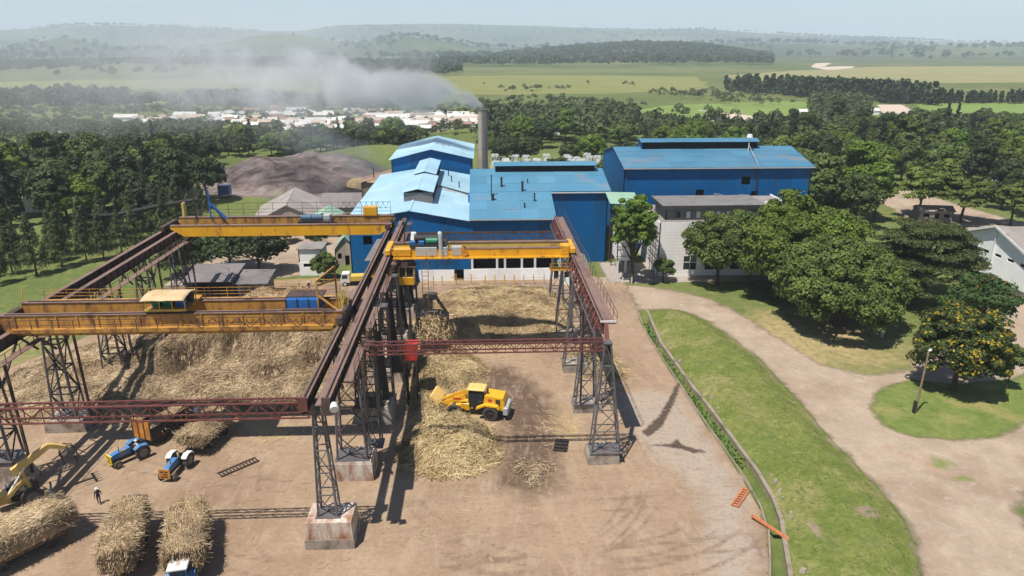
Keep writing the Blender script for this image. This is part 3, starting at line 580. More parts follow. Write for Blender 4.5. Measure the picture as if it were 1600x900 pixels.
# rust-brown stair frame and lean-to at the right end of hall B
st = thing('rusty_platform', 'rusty open steel platform under a pale green sheet roof between the blue halls', 'platform', (26.2, 138.6, 0))
for x in (0, 3.6):
    for y in (0, 2.6): barobj('post', (x, y, 0), (x, y, 13.0), .2, .2, 'rust_steel', st)
for z in (8.4, 10.6, 12.6):
    MB().box(-.2, 3.8, -.2, 2.8, z, z+.2).build('deck', 'dark_steel', st)
    for y in (0, 2.6): barobj('rail', (-.1, y, z+1.1), (3.7, y, z+1.1), .08, .08, 'rust_steel', st)
roof(st, (-1.2, -2.6, 13.2), (5.2, -1.4, 12.6), (-1.4, 2.2, 14.6), (4.6, 2.8, 14.3), 'green_tin', 1, 2)
tw = thing('white_tower', 'narrow white plastered block standing at the corner of the blue hall', 'building', (26.3, 133.2, 0))
wall(tw, (0, 0, 0), (1, 0, 0), 3.4, 2.6, 10.4, 'white_wall', panel=3.4); wall(tw, (3.4, 0, 0), (0, 1, 0), 5, 2.6, 10.4, 'white_wall', panel=5); wall(tw, (0, 5, 0), (0, -1, 0), 5, 2.6, 10.4, 'white_wall', panel=5)
MB().box(-.15, 3.55, -.15, 5.2, 10.4, 10.65).build('roof', 'slab_roof', tw)
for x in (.2, 1.8, 3.2): MB().box(x-.2, x+.2, .05, .45, 0, 2.6).build('column', 'white_paint', tw)
for z in (3.5, 5.4, 7.3): barobj('pipe', (-.25, -.2, z), (3.6, -.2, z+.1), .09, .09, 'rust_steel', tw)

# --- big right hall (D)
mD = thing('blue_warehouse', 'large blue corrugated warehouse with ridge vent standing behind the white offices', 'warehouse', (30.3, 150, 0))
LD = 40.2
wall(mD, (0, 0, 0), (1, 0, 0), LD, 0, 18, 'blue_wall', [(15.6, 17.4, 11.4, 13.2), (25.3, 27.2, 14.2, 15.9), (27.6, 29.2, 11.3, 12.8)], panel=4)
gD = lambda s: 18+2.6*s/13 if s < 13 else 20.6-2.8*(s-13)/14
wall(mD, (0, 27, 0), (0, -1, 0), 27, 0, lambda s: gD(27-s), 'blue_wall_side', breaks=(14,), panel=4.5)
wall(mD, (LD, 0, 0), (0, 1, 0), 27, 0, gD, 'blue_wall_side', breaks=(13,), panel=4.5)
wall(mD, (LD, 27, 0), (-1, 0, 0), LD, 0, 17.8, 'blue_wall', panel=8)
roof(mD, (-.3, -.6, 17.9), (LD+.5, -.6, 17.9), (-.3, 13, 20.6), (LD+.5, 13, 20.6), 'roof_deep', 4, 8)
roof(mD, (LD+.5, 27.6, 17.7), (-.3, 27.6, 17.7), (LD+.5, 13, 20.6), (-.3, 13, 20.6), 'roof_deep', 3, 6)
MB().box(-.3, LD+.5, -.75, -.6, 17.75, 17.95).build('gutter', 'grey_paint', mD)
monitor(mD, 'x', 6.0, 32.2, 13, 3.6, 20.3, 1.5, 0.6, 'roof_deep', 'void', 'blue_wall')
MB().cyl((28.5, -.35, 10), (28.5, -.35, 18.2), .09, .09, 6).build('conduit', 'dark_steel', mD); MB().cyl((28.5, -.35, 18.2), (29.6, 9.5, 21.5), .07, .07, 6).build('conduit', 'grey_paint', mD)
MB().cyl((29.7, 9.6, 20), (29.7, 9.6, 23), .12, .12, 8).cyl((29.7, 9.6, 23), (29.7, 9.6, 23.7), .7, .5, 12).build('floodlight', 'white_paint', mD)
mb = MB()
for k in range(16):
    x = 20.0 + k*0.42 + random.uniform(-.2, .2); z = 11.5 + 0.5*abs(k-6)/6*(.7 if k > 6 else 1.6) + random.uniform(-.08, .08)
    mb.box(x-.4, x+.4, -.03, -.02, z-.1, z+.14)
mb.build('paint_smear', 'grey_paint', mD)

# --- boiler house behind (E)
mE = thing('boiler_house', 'blue boiler house with pale gabled roof rising behind the mill hall', 'hall', (-12.2, 181, 0))
topE = lambda s: 15.4+2.5*s/10 if s < 10 else 17.9-2.3*(s-10)/10
wall(mE, (-10, 0, 0), (1, 0, 0), 20, 8, topE, 'blue_wall', breaks=(10,), panel=5)
wall(mE, (-10, 28, 0), (0, -1, 0), 28, 0, 15.4, 'blue_wall_side', panel=7); wall(mE, (10, 0, 0), (0, 1, 0), 28, 0, 15.6, 'blue_wall_side', panel=7)
wall(mE, (10, 28, 0), (-1, 0, 0), 20, 0, lambda s: topE(20-s), 'blue_wall', breaks=(10,), panel=10)
roof(mE, (-10.6, -.6, 15.3), (-10.6, 28.4, 15.3), (0, -.6, 17.95), (0, 28.4, 17.95), 'roof_bright', 2, 4)
roof(mE, (10.6, 28.4, 15.5), (10.6, -.6, 15.5), (0, 28.4, 17.95), (0, -.6, 17.95), 'roof_bright', 2, 4)
for x in (.8, 2.6, 4.2): barobj('rail_post', (x, 9, 17.2), (x, 9, 18.6), .07, .07, 'rust_steel', mE)
barobj('rail', (.6, 9, 18.3), (4.4, 9, 17.6), .06, .06, 'rust_steel', mE)
rs = thing('rusty_shed', 'rust brown lean-to shed against the left side of the boiler house', 'shed', (-26.2, 182, 0))
wall(rs, (-4, 0, 0), (1, 0, 0), 7, 0, 9.5, 'rust_tin', panel=3.5); wall(rs, (-4, 8, 0), (0, -1, 0), 8, 0, 9.5, 'rust_tin', panel=4); wall(rs, (3, 0, 0), (0, 1, 0), 8, 0, 9.5, 'rust_tin', panel=4)
roof(rs, (-4.6, -.5, 9.4), (-4.6, 8.5, 9.4), (3.4, -.5, 11.6), (3.4, 8.5, 11.6), 'rust_tin', 2, 2)
MB().cyl((-1, 2, 10), (-1, 2, 13), .12, .12, 8).build('vent_pipe', 'dark_steel', rs)
# --- stack
ck = thing('chimney_stack', 'tall round concrete chimney stack behind the mill trailing grey smoke', 'chimney', (0.75, 187, 0))
MB().cyl((0, 0, 0), (0, 0, 12), 1.55, 1.42, 28, False).build('base', 'stack', ck, True)
for k in range(6): MB().cyl((0, 0, 12+k*2.52), (0, 0, 12+(k+1)*2.52-.05), 1.28-.025*k, 1.26-.025*k, 28, False).build('shaft_ring', 'stack', ck, True)
MB().cyl((0, 0, 11.9), (0, 0, 12.25), 1.55, 1.5, 28, False).build('collar', 'concrete', ck, True)
MB().cyl((0, 0, 26.6), (0, 0, 27.1), 1.2, 1.24, 28, False).build('lip', 'dark_tin', ck, True)
mb = MB()
for z in np.arange(1, 27, .6): mb.box(-.25, .25, -1.66 if z < 12 else -1.42, -1.60 if z < 12 else -1.36, z, z+.06)
mb.bar((-.25, -1.62, .5), (-.25, -1.4, 27), .06).bar((.25, -1.62, .5), (.25, -1.4, 27), .06).build('ladder', 'dark_steel', ck)

# --- white tiled offices
of = thing('white_offices', 'white tiled office block with dark grey upper storey behind the trees', 'building', (33.8, 131, 0))
def tilemat(name):
    m, t, b, out = nodes_of(name); s = N(t, 'ShaderNodeSeparateXYZ'); t.links.new(pos(t), s.inputs[0])
    lines = None
    for ax_, per in (('X', .62), ('Z', .62)):
        f = math_(t, 'FRACT', math_(t, 'DIVIDE', s.outputs[ax_], per)); l = math_(t, 'LESS_THAN', f, 0.1); lines = l if lines is None else math_(t, 'MAXIMUM', lines, l)
    col = mixc(t, ramp(t, noise(t, .5, 5, .6, pos(t)), .35, .7), (0.84, 0.82, 0.8), (0.76, 0.73, 0.7))
    col = mixc(t, math_(t, 'MULTIPLY', lines, .45), col, (0.45, 0.4, 0.36)); t.links.new(col, b.inputs['Base Color']); b.inputs['Roughness'].default_value = .4
    MATS[name] = m
tilemat('tiles')
W1 = [(5.2, 7.8, 6.2, 8.2), (5.0, 7.6, 1.2, 4.0), (9.2, 13, 6.2, 8.2), (14.2, 18, 6.2, 8.2), (9.2, 13, 1.2, 4.0), (14.2, 18, 1.2, 4.0), (19, 23, 6.2, 8.2), (19, 23, 1.2, 4)]
wall(of, (0, 0, 0), (1, 0, 0), 27, 0, 10.6, 'tiles', W1, panel=4.5)
wall(of, (0, 17, 0), (0, -1, 0), 17, 0, 10.6, 'white_wall', panel=4.2); wall(of, (27, 0, 0), (0, 1, 0), 17, 0, 10.6, 'white_wall', panel=4.2)
MB().box(.3, 26.7, .3, 16.8, 10.2, 10.5).build('roof_slab', 'slab_roof', of)
for (a, b_, c_, d_) in W1:
    k = MB().box(a, b_, .1, .16, c_, d_).build('window_pane', 'glass', of)
    mb = MB()
    for z in (c_, (c_*.45+d_*.55), d_): mb.box(a, b_, .03, .095, z-.06, z+.06)
    for x in (a, (a+b_)/2, b_): mb.box(x-.05, x+.05, .025, .09, c_, d_)
    mb.build('window_frame', 'white_paint', k)
us = [(2.1+i*1.95, 2.85+i*1.95, 10.85, 12.1) for i in range(9)]
wall(of, (1.6, 2.6, 0), (1, 0, 0), 18.6, 10.5, 12.6, 'render_grey', [u[:4]+(1,) for u in us], panel=3.1)
for i, (a, b_, c_, d_) in enumerate(us): MB().box(1.6+a, 1.6+b_, 2.68, 2.75, c_, d_).build('shutter' if i else 'window_pane', 'white_paint' if i else 'glass', of)
wall(of, (1.6, 11, 0), (0, -1, 0), 8.4, 10.5, 12.6, 'render_grey', panel=4.2); wall(of, (20.2, 2.6, 0), (0, 1, 0), 8.4, 10.5, 12.6, 'render_grey', panel=4.2)
mb = MB().hexa([(1.2, 2.2, 12.6), (20.6, 2.2, 12.6), (20.6, 11.2, 12.6), (1.2, 11.2, 12.6)], [(.7, 1.6, 13.5), (20.8, 1.6, 13.5), (20.8, 11.4, 13.5), (.7, 11.4, 13.5)])
mb.build('upper_roof', 'render_grey', of)
wall(of, (20.4, 1.2, 0), (1, 0, 0), 6.5, 10.5, 12.9, 'white_wall', panel=6.5); wall(of, (26.9, 1.2, 0), (0, 1, 0), 14, 10.5, 12.9, 'white_wall', panel=7)
wall(of, (20.8, 12, 0), (0, -1, 0), 10.8, 12.6, 13.4, 'white_wall', panel=5.4)
MB().box(20.7, 26.6, 1.5, 15, 12.4, 12.6).build('terrace', 'slab_roof', of)
MB().cyl((20.6, 1.6, 13.4), (20.6, 1.6, 14.2), .35, .3, 10).build('water_drum', 'white_paint', of)
for z in (2.5, 4.2, 6, 7.8, 9.4): barobj('pipe', (-.3, -.05, z), (-.3, 8, z), .1, .1, 'rust_steel', of)
for y in (1, 3, 5): barobj('pipe', (-.35, y, 0), (-.35, y, 9.6), .12, .12, 'rust_steel', of)

# --- gabled white shed at the right edge
ws = thing('white_shed', 'white gabled shed with a row of slot windows at the right edge', 'shed', (95.4, 113.4, 0))
gz = lambda s: 6.6+3.9*s/11.5 if s < 11.5 else 10.5-3.9*(s-11.5)/11.5
sl = [(2.0+i*3.3, 3.7+i*3.3, 5.2, 5.75) for i in range(6)]
wall(ws, (0, 23, 0), (0, -1, 0), 23, 1.0, lambda s: gz(23-s), 'white_wall', sl, breaks=(11.5,), panel=5.75)
MB().box(.05, .35, 0, 23, 0, 1.0).build('plinth', 'render_grey', ws)
MB().bar((-.12, 11.5, 1), (-.12, 11.5, 10.3), .3, .2).build('pilaster', 'white_paint', ws)
wall(ws, (0, 0, 0), (1, 0, 0), 24, 0, 6.6, 'white_wall', panel=6); wall(ws, (24, 23, 0), (-1, 0, 0), 24, 0, 6.6, 'white_wall', panel=6)
roof(ws, (-.7, -.6, 6.5), (24, -.6, 6.5), (-.7, 11.5, 10.6), (24, 11.5, 10.6), 'old_tin', 3, 4); roof(ws, (24, 23.6, 6.5), (-.7, 23.6, 6.5), (24, 11.5, 10.6), (-.7, 11.5, 10.6), 'old_tin', 3, 4)
for s, e in (((-.75, -.6, 6.55), (-.75, 11.5, 10.75)), ((-.75, 23.6, 6.55), (-.75, 11.5, 10.75))): MB().bar(s, e, .12, .4).build('barge_board', 'white_paint', ws)

def shed(name, label, loc, sx, sy, h, rise, wm, rm, rz_=0, axis_='x', cat='shed', door=True):
    """small gabled house: walls, two roof slopes, door and windows"""
    o = thing(name, label, cat, loc, rz_)
    ops = [(sx*.45, sx*.45+min(1.1, sx*.2), 0, min(2.1, h*.8))] + ([(sx*.12, sx*.3, h*.4, h*.75), (sx*.72, sx*.9, h*.4, h*.75)] if sx > 4 else []) if door else []
    gt = (lambda s: h+rise*(1-abs(2*s/sx-1))) if axis_ == 'y' else h
    wall(o, (-sx/2, -sy/2, 0), (1, 0, 0), sx, 0, gt, wm, ops, panel=sx, breaks=(sx/2,) if axis_ == 'y' else ())
    gs = (lambda s: h+rise*(1-abs(2*s/sy-1))) if axis_ == 'x' else h
    for a, d in (((sx/2, -sy/2, 0), (0, 1, 0)), ((-sx/2, sy/2, 0), (0, -1, 0))): wall(o, a, d, sy, 0, gs, wm, panel=sy, breaks=(sy/2,) if axis_ == 'x' else ())
    wall(o, (sx/2, sy/2, 0), (-1, 0, 0), sx, 0, gt, wm, panel=sx, breaks=(sx/2,) if axis_ == 'y' else ())
    e = .35
    if axis_ == 'x':
        for s in (-1, 1): roof(o, (-sx/2-e, s*(sy/2+e), h-.05), (sx/2+e, s*(sy/2+e), h-.05), (-sx/2-e, 0, h+rise), (sx/2+e, 0, h+rise), rm, 1, 2)
    else:
        for s in (-1, 1): roof(o, (s*(sx/2+e), -sy/2-e, h-.05), (s*(sx/2+e), sy/2+e, h-.05), (0, -sy/2-e, h+rise), (0, sy/2+e, h+rise), rm, 1, 2)
    return o
shed('gatehouse', 'small white house with dull green roof beside the right crane runway', (17.2, 130.6, 0), 5, 8, 3.4, 1.4, 'white_wall', 'dull_green_tin', 0, 'y', 'house')
shed('grey_barn', 'big barn with weathered pale grey hipped roof behind the rear crane', (-46.5, 176, 0), 17, 22, 3.0, 4.4, 'mud_wall', 'old_tin', R(8), 'y', 'barn')
shed('long_barn', 'long low barn with dull grey brown roof beside the pale barn', (-33.5, 188, 0), 15, 16, 3.6, 2.2, 'mud_wall', 'dark_tin', 0, 'x', 'barn')
shed('green_shed', 'low shed with light green roof against the left wall of the mill', (-27.4, 148, 0), 4.4, 14, 3.4, 2.6, 'mud_wall', 'green_tin', 0, 'y')
shed('green_shed', 'small green roofed shed further back beside the dirt track', (-36.5, 168, 0), 6, 8, 4.2, 1.6, 'rust_tin', 'green_tin', 0, 'y')
shed('cottage', 'low white cottage with green roof beyond the far road on the right', (157.5, 206, 0), 15, 7, 3.0, 1.6, 'white_wall', 'dull_green_tin', R(-2), 'x', 'house')
shed('cottage', 'small pale roofed hut at the dirt road behind the white shed', (116, 176, 0), 8, 5, 2.6, 1.0, 'render_grey', 'old_tin', R(-12), 'x', 'hut')
wb = thing('store_block', 'small two storey cream block with flat roof by the round bush', 'building', (-33.4, 134.5, 0))
wall(wb, (-1.8, 0, 0), (1, 0, 0), 4.4, 2.7, 5.2, 'white_wall', panel=4.4); wall(wb, (-1.8, -.05, 0), (1, 0, 0), 5.4, 0, 2.7, 'white_wall', [(.8, 2.6, 1.7, 2.4)], panel=5.4)
wall(wb, (-1.8, 5, 0), (0, -1, 0), 5, 0, 5.2, 'white_wall', panel=5); wall(wb, (2.6, 0, 0), (0, 1, 0), 5, 0, 5.2, 'white_wall', panel=5)
MB().box(-2.1, 2.9, -.3, 5.2, 5.2, 5.4).build('roof', 'slab_roof', wb)
# workshop shacks and the concrete wall on the left
sk = thing('workshop_shed', 'open fronted workshop shed with dark tin roof beside the concrete wall', 'shed', (-46.8, 120.5, 0))
roof(sk, (-5, -1.0, 3.6), (3.8, -1.0, 3.6), (-5, 7, 4.6), (3.8, 7, 4.6), 'dark_tin', 2, 3)
for x in (-4.6, -.4, 3.4): barobj('post', (x, -.6, 0), (x, -.6, 3.6), .2, .2, 'dark_steel', sk)
wall(sk, (-4.7, 7, 0), (0, -1, 0), 7, 0, 4, 'dark_tin', panel=7); wall(sk, (3.5, 0, 0), (0, 1, 0), 7, 0, 4, 'dark_tin', panel=7); wall(sk, (3.5, 7, 0), (-1, 0, 0), 8.2, 0, 4.4, 'dark_tin', panel=4.1)
MB().box(-2.5, -1.2, .6, 1.6, 0, 1.0, .08).build('workbench', 'dark_steel', sk)
s2 = thing('tin_shack', 'small shack of upright grey tin sheets next to the workshop shed', 'shed', (-40, 120.2, 0))
for i in range(8):
    MB().box(-2.6+i*.62, -2.02+i*.62, random.uniform(0, .06), .1, 0, 3.0+random.uniform(-.08, .08)).build('tin_sheet', random.choice(['dark_tin', 'pale_tin', 'grey_paint']), s2)
wall(s2, (2.4, 0, 0), (0, 1, 0), 5, 0, 3.2, 'dark_tin', panel=2.5); wall(s2, (-2.6, 5, 0), (0, -1, 0), 5, 0, 3.2, 'dark_tin', panel=2.5)
roof(s2, (-3, -.7, 3.1), (2.9, -.7, 3.1), (-3, 5.4, 4.0), (2.9, 5.4, 4.0), 'dark_tin', 2, 2)
cw = thing('concrete_wall', 'weathered concrete block wall left of the workshop shed', 'wall', (-54.6, 119.6, 0))
for i in range(4): MB().box(i*.95, i*.95+.93, 0, 2.6, 0, 3.2-.05*(i % 2)).build('block', 'concrete', cw)
# lean-to with yellow post in front of hall A
lt = thing('lean_to', 'grey roofed lean-to with yellow posts at the foot of the mill hall', 'shelter', (-17.6, 124.4, 0))
roof(lt, (-3.2, -1.2, 6.0), (3.6, -1.2, 6.0), (-1.6, 5, 8.4), (3.6, 5, 8.4), 'dark_tin', 2, 3)
for x in (-2, 0.3): MB().box(x-.3, x+.3, -.4, .3, 0, 6.1, .05).build('post', 'bright_yellow', lt)
wall(lt, (-2.2, 1.4, 0), (1, 0, 0), 5, 0, 6.4, 'dark_tin', panel=2.5)
# ---------------------------------------------------------------- gantry runways, trusses, footings
def lattice(root, x, y, z0, z1, bw, bd, tw_, td, levels, leg_m, brace_m, lw=.2, x_top=None, name='column'):
    """lattice column: cap and base plates, four legs, ring bars and diagonals on each face"""
    xt = x if x_top is None else x_top
    col = MB().box(x-bw/2-.25, x+bw/2+.25, y-bd/2-.25, y+bd/2+.25, z0, z0+.08).build(name, leg_m, root)
    MB().box(xt-tw_/2-.15, xt+tw_/2+.15, y-td/2-.15, y+td/2+.15, z1-.1, z1).build('cap_plate', leg_m, col)
    def P_(k, f):
        sx, sy = ((-1, -1), (1, -1), (1, 1), (-1, 1))[k % 4]
        return Vector((x+(xt-x)*f + sx*(bw/2*(1-f)+tw_/2*f), y + sy*(bd/2*(1-f)+td/2*f), z0+(z1-z0)*f))
    for k in range(4): barobj('leg', P_(k, 0), P_(k, 1), lw, lw, leg_m, col)
    for l in range(levels):
        f0, f1 = l/levels, (l+1)/levels
        for k in range(4):
            if l > 0: barobj('brace', P_(k, f0), P_(k+1, f0), lw*.62, lw*.62, brace_m, col)
            a, b_ = (P_(k, f0), P_(k+1, f1)) if (l+k) % 2 else (P_(k+1, f0), P_(k, f1))
            barobj('brace', a, b_, lw*.5, lw*.5, brace_m, col)
    return col
def ibeam(root, x, y0, y1, zt, depth, wf, wm, fm=None, stiff=1.6, name='beam'):
    """riveted plate girder running along y: web with stiffeners, bottom and top flange"""
    mb = MB().box(x-.05, x+.05, y0, y1, zt-depth, zt-.06).box(x-wf*.4, x+wf*.4, y0, y1, zt-depth-.06, zt-depth)
    for yy in np.arange(y0+.3, y1-.2, stiff): mb.box(x-wf*.36, x+wf*.36, yy-.04, yy+.04, zt-depth, zt-.06)
    o = mb.build(name, wm, root)
    MB().box(x-wf/2, x+wf/2, y0, y1, zt-.06, zt).build('flange', fm or wm, o); return o
def footing(x, y, w_, d, h, label, mat='concrete', taper=.85, plinth=0):
    o = thing('concrete_footing', label, 'footing', (x, y, 0), random.uniform(-.02, .02), 'concrete footings under the gantry legs')
    b4 = lambda s, z: [(-w_/2*s, -d/2*s, z), (w_/2*s, -d/2*s, z), (w_/2*s, d/2*s, z), (-w_/2*s, d/2*s, z)]
    if plinth: MB().hexa(b4(1.0, 0), b4(1.0, plinth)).build('plinth', 'concrete', o); MB().hexa(b4(.97, plinth), b4(taper, h)).build('pier', mat, o)
    else: MB().hexa(b4(1.0, 0), b4(taper, h-.3)).build('pier', mat, o); MB().hexa(b4(taper*.98, h-.3), b4(taper*.94, h)).build('cap', mat, o)
    return o
MID, RGT, LFT = -13.5, 12.5, -48.2
rm = thing('crane_runway', 'middle twin beam crane runway of rusty brown steel on lattice legs', 'crane runway', (MID, 54, 0))
for i, (a, b_) in enumerate(zip([-1.4, 11.2, 22.7, 34.2, 45.7, 57.2], [11.2, 22.7, 34.2, 45.7, 57.2, 64])):
    ibeam(rm, -1.05, a, b_-.03, 15, 1.15, .55, 'rust_steel', 'rail_plate'); ibeam(rm, .75, a, b_-.03, 15, 1.15, .6, 'rust_steel', 'rail_plate')
    MB().box(-.15, .4, a, b_-.04, 14.5, 14.56).build('walkway', 'rail_plate', rm)
    MB().box(1.15, 2.0, a+5, b_-.04, 14.2, 14.27).build('side_walkway', 'rail_plate', rm)
for x in (-1.05, .75): barobj('rail', (x, -1.4, 15.06), (x, 64, 15.06), .1, .14, 'dark_steel', rm)
MB().box(-1.45, -.7, -1.6, -1.42, 14.1, 15.35).build('end_stop', 'red_steel', rm); MB().box(.45, 1.1, -1.6, -1.42, 13.7, 15.3).build('end_stop', 'rust_steel', rm)
for yy in np.arange(5, 63, 2.6):
    barobj('post', (2.0, yy, 14.2), (2.0, yy, 15.3), .06, .06, 'rust_steel', rm); barobj('post', (.95, yy, 13.9), (1.9, yy, 14.2), .08, .08, 'rust_steel', rm)
for z in (14.75, 15.3): barobj('handrail', (2.0, 5, z), (2.0, 63, z), .05, .05, 'rust_steel', rm)
lattice(rm, -.35, .9, 2.7, 13.75, 1.7, 1.3, .7, .8, 5, 'grey_steel', 'grey_steel', .15, -.5)
for k, (yy, w_) in enumerate(((11.3, 3.0), (22.7, 3.0), (34.2, 3.0), (45.7, 3.0), (57.2, 3.0))):
    lattice(rm, 0.1, yy, 2.2, 13.75, w_, 2.1, 2.1, 1.6, 4, 'dark_steel' if k else 'grey_steel', 'dark_steel' if k else 'rust_steel', .19)
    lattice(rm, 1.9, yy+2.4, 1.6 if k else 2.0, 13.6, 1.4, 1.5, .9, 1.0, 4, 'grey_steel', 'dark_steel', .13)
    for s in (-1, 1): barobj('knee_brace', (-.2, yy+s*1.2, 10.4), (-.2, yy+s*4.6, 13.7), .2, .2, 'rust_steel', rm)
for k in range(4): MB().hexa([(.6, 23.5+k*11.5, 2), (2.3, 23.5+k*11.5, 2), (2.3, 24.0+k*11.5, 2), (.6, 24.0+k*11.5, 2)], [(.9, 24.2+k*11.5, 10.5), (1.6, 24.2+k*11.5, 10.5), (1.6, 24.6+k*11.5, 10.5), (.9, 24.6+k*11.5, 10.5)]).build('strut_plate', 'dark_steel', rm)
lamp = MB().cyl((1.35, -1.3, 14.6), (1.5, -1.9, 14.4), .28, .36, 14).build('floodlight', 'white_paint', rm)
footing(-13.7, 54.9, 4.3, 3.2, 2.7, 'nearest footing, pale plaster streaked with rust over a grey plinth', 'stained_concrete', .92, 1.0)
footing(-13.3, 65.5, 4.0, 3.4, 2.2, 'square stained footing of the second middle gantry leg', 'stained_concrete', .95)
for k, (yy, lb) in enumerate(((77.6, 'big rounded dark footing at the third middle gantry leg'), (88.6, 'footing in the shade of the fourth middle gantry leg'), (100.2, 'footing under the fifth middle gantry leg near the hanging grab'), (111.6, 'rearmost footing of the middle runway near the mill wall'))):
    footing(-12.9, yy, 4.6, 4.4, 2.2 if not k else 1.9, lb, 'concrete', .93)

rr = thing('crane_runway', 'right crane runway, one rusty brown beam with an outside walkway', 'crane runway', (RGT, 66.6, 0))
for a, b_ in zip([2.4, 13, 24.5, 36], [13, 24.5, 36, 52]):
    ibeam(rr, 0, a, b_-.03, 15, 1.3, .5, 'red_steel', 'rail_plate')
    MB().box(.3, 1.35, a, b_-.04, 14.72, 14.8).build('walkway', 'rail_plate', rr); MB().box(-.9, -.8, a+.4, b_-.5, 13.4, 13.5).build('lower_chord', 'grey_steel', rr)
    n = int((b_-a)/1.9)
    for k in range(n):
        y0 = a+.4+k*1.9; barobj('lacing', (-.05, y0, 14.8), (-.85, y0+.95, 13.5), .09, .09, 'red_steel', rr); barobj('lacing', (-.85, y0+.95, 13.5), (-.05, y0+1.9, 14.8), .09, .09, 'red_steel', rr)
barobj('rail', (0, 2.4, 15.06), (0, 52, 15.06), .1, .14, 'dark_steel', rr)
MB().box(-.3, 1.4, 2.28, 2.4, 14.95, 15.12).build('end_stop', 'white_paint', rr)
for yy in np.arange(2.6, 52, 2.1): barobj('post', (1.5, yy, 14.6), (1.5, yy, 15.95), .05, .05, 'rust_steel', rr)
for z in (15.3, 15.95): barobj('handrail', (1.5, 2.6, z), (1.5, 52, z), .045, .045, 'rust_steel', rr)
lattice(rr, .35, .2, 1.3, 13.7, 3.0, 1.7, .6, .8, 5, 'grey_steel', 'grey_steel', .15, .15)
barobj('end_post', (.35, .6, 12.2), (.3, 2.3, 14.9), .4, .3, 'red_steel', rr)
for k, yy in enumerate((11.4, 22.9, 34.4, 45.9)):
    lattice(rr, -.2, yy, 1.2, 13.6, 2.5, 1.8, .9, 1.2, 4, 'grey_steel', 'grey_steel', .17, 0)
    for s in (-1, 1): barobj('knee_brace', (-.1, yy+s*.9, 10.4), (-.1, yy+s*4.4, 13.6), .17, .17, 'red_steel', rr)
barobj('drain_pipe', (-.9, 10.2, 1.5), (-.9, 10.2, 13.5), .22, .22, 'dark_steel', rr)
for yy, lb in ((67.0, 'footing of rough grey boards and stone under the nearest right gantry leg'), (78.3, 'low box footing of the second right gantry leg'), (89.6, 'footing at the third right gantry leg beside spilled cane'), (101.2, 'footing sunk in cane at the fourth right gantry leg'), (112.6, 'rearmost right footing beside the white gatehouse')):
    footing(12.6, yy, 3.5, 2.6, 1.3, lb, 'concrete', .94)

rl = thing('crane_runway', 'left crane runway with twin dark brown beams and wide lattice legs', 'crane runway', (LFT, 54, 0))
for a, b_ in zip([-8, 10.5, 22, 33.5, 45, 56.5], [10.5, 22, 33.5, 45, 56.5, 66]):
    ibeam(rl, -1.3, a, b_-.03, 15, 1.3, .6, 'rust_steel', 'rail_plate'); ibeam(rl, .9, a, b_-.03, 15, 1.2, .6, 'rust_steel', 'rail_plate')
    MB().box(1.9, 2.7, a, b_-.04, 13.3, 13.38).build('walkway', 'rail_plate', rl)
    n = int((b_-a)/2.3)
    for k in range(n):
        y0 = a+.3+k*2.3; barobj('lacing', (-1.1, y0, 14.2), (.7, y0+1.15, 14.2), .1, .1, 'dark_steel', rl); barobj('lacing', (.7, y0+1.15, 14.2), (-1.1, y0+2.3, 14.2), .1, .1, 'dark_steel', rl)
        barobj('post', (2.7, y0, 13.3), (2.7, y0, 14.4), .06, .06, 'rust_steel', rl)
barobj('handrail', (2.7, -8, 14.4), (2.7, 66, 14.4), .05, .05, 'rust_steel', rl)
for k, yy in enumerate((11, 22.7, 34.2, 45.7, 57.2)):
    lattice(rl, .1, yy, 1.5 if k else 3.1, 13.7, 2.6, 2.0, 1.5, 1.4, 4, 'grey_steel', 'dark_steel', .22)
    barobj('side_post', (2.5, yy, 1.2), (2.3, yy, 13.4), .22, .22, 'rust_steel', rl)
    for s in (-1, 1):
        for x in (-1.2, .8): barobj('knee_brace', (x, yy+s*1.0, 10.2), (x, yy+s*4.6, 13.6), .2, .2, 'rust_steel', rl)
footing(-48, 65.0, 4.2, 3.4, 3.1, 'tall tapered dark footing at the far left behind the yellow grab loader', 'concrete', .6)
for yy, lb in ((76.7, 'wide low footing under the left gantry leg at the edge of the cane heap'), (88.2, 'left footing half buried in cane'), (99.8, 'left footing between heap and workshop'), (111.4, 'rearmost left footing beside the concrete wall')):
    footing(-48, yy, 4.6, 3.4, 1.5, lb, 'concrete', .96)

def truss(label, x0, x1, y, z0, z1, dep, bay, mat, group='lattice tie trusses between the runways'):
    o = thing('tie_truss', label, 'truss', (x0, y, z0), 0, group); L = x1-x0; n = int(round(L/bay)); h = z1-z0; s = L/n
    for yy in (0, dep):
        for z in (0, h): barobj('chord', (0, yy, z), (L, yy, z), .13, .13, mat, o)
    for i in range(n):
        for yy in (0, dep):
            a, b_ = ((i*s, yy, 0), ((i+1)*s, yy, h)) if i % 2 else ((i*s, yy, h), ((i+1)*s, yy, 0))
            barobj('brace', a, b_, .075, .075, mat, o)
        barobj('brace', (i*s, 0, h), (i*s, 0, 0), .06, .06, mat, o); barobj('brace', (i*s, 0, h), ((i+1)*s, dep, h), .06, .06, mat, o)
    return o
truss('red lattice truss tying the left and middle runways at the front', LFT+.4, MID-1.0, 54.2, 12.6, 14.0, .9, 1.45, 'red_steel')
truss('red lattice truss tying the middle and right runways behind the wheel loader', MID+1.6, RGT-.1, 66.8, 12.7, 13.7, .9, 1.0, 'red_steel')
truss('rusty lattice truss crossing in front of the mill wall', MID+1.6, RGT-.6, 113.4, 12.0, 13.4, .8, 1.1, 'rust_steel')
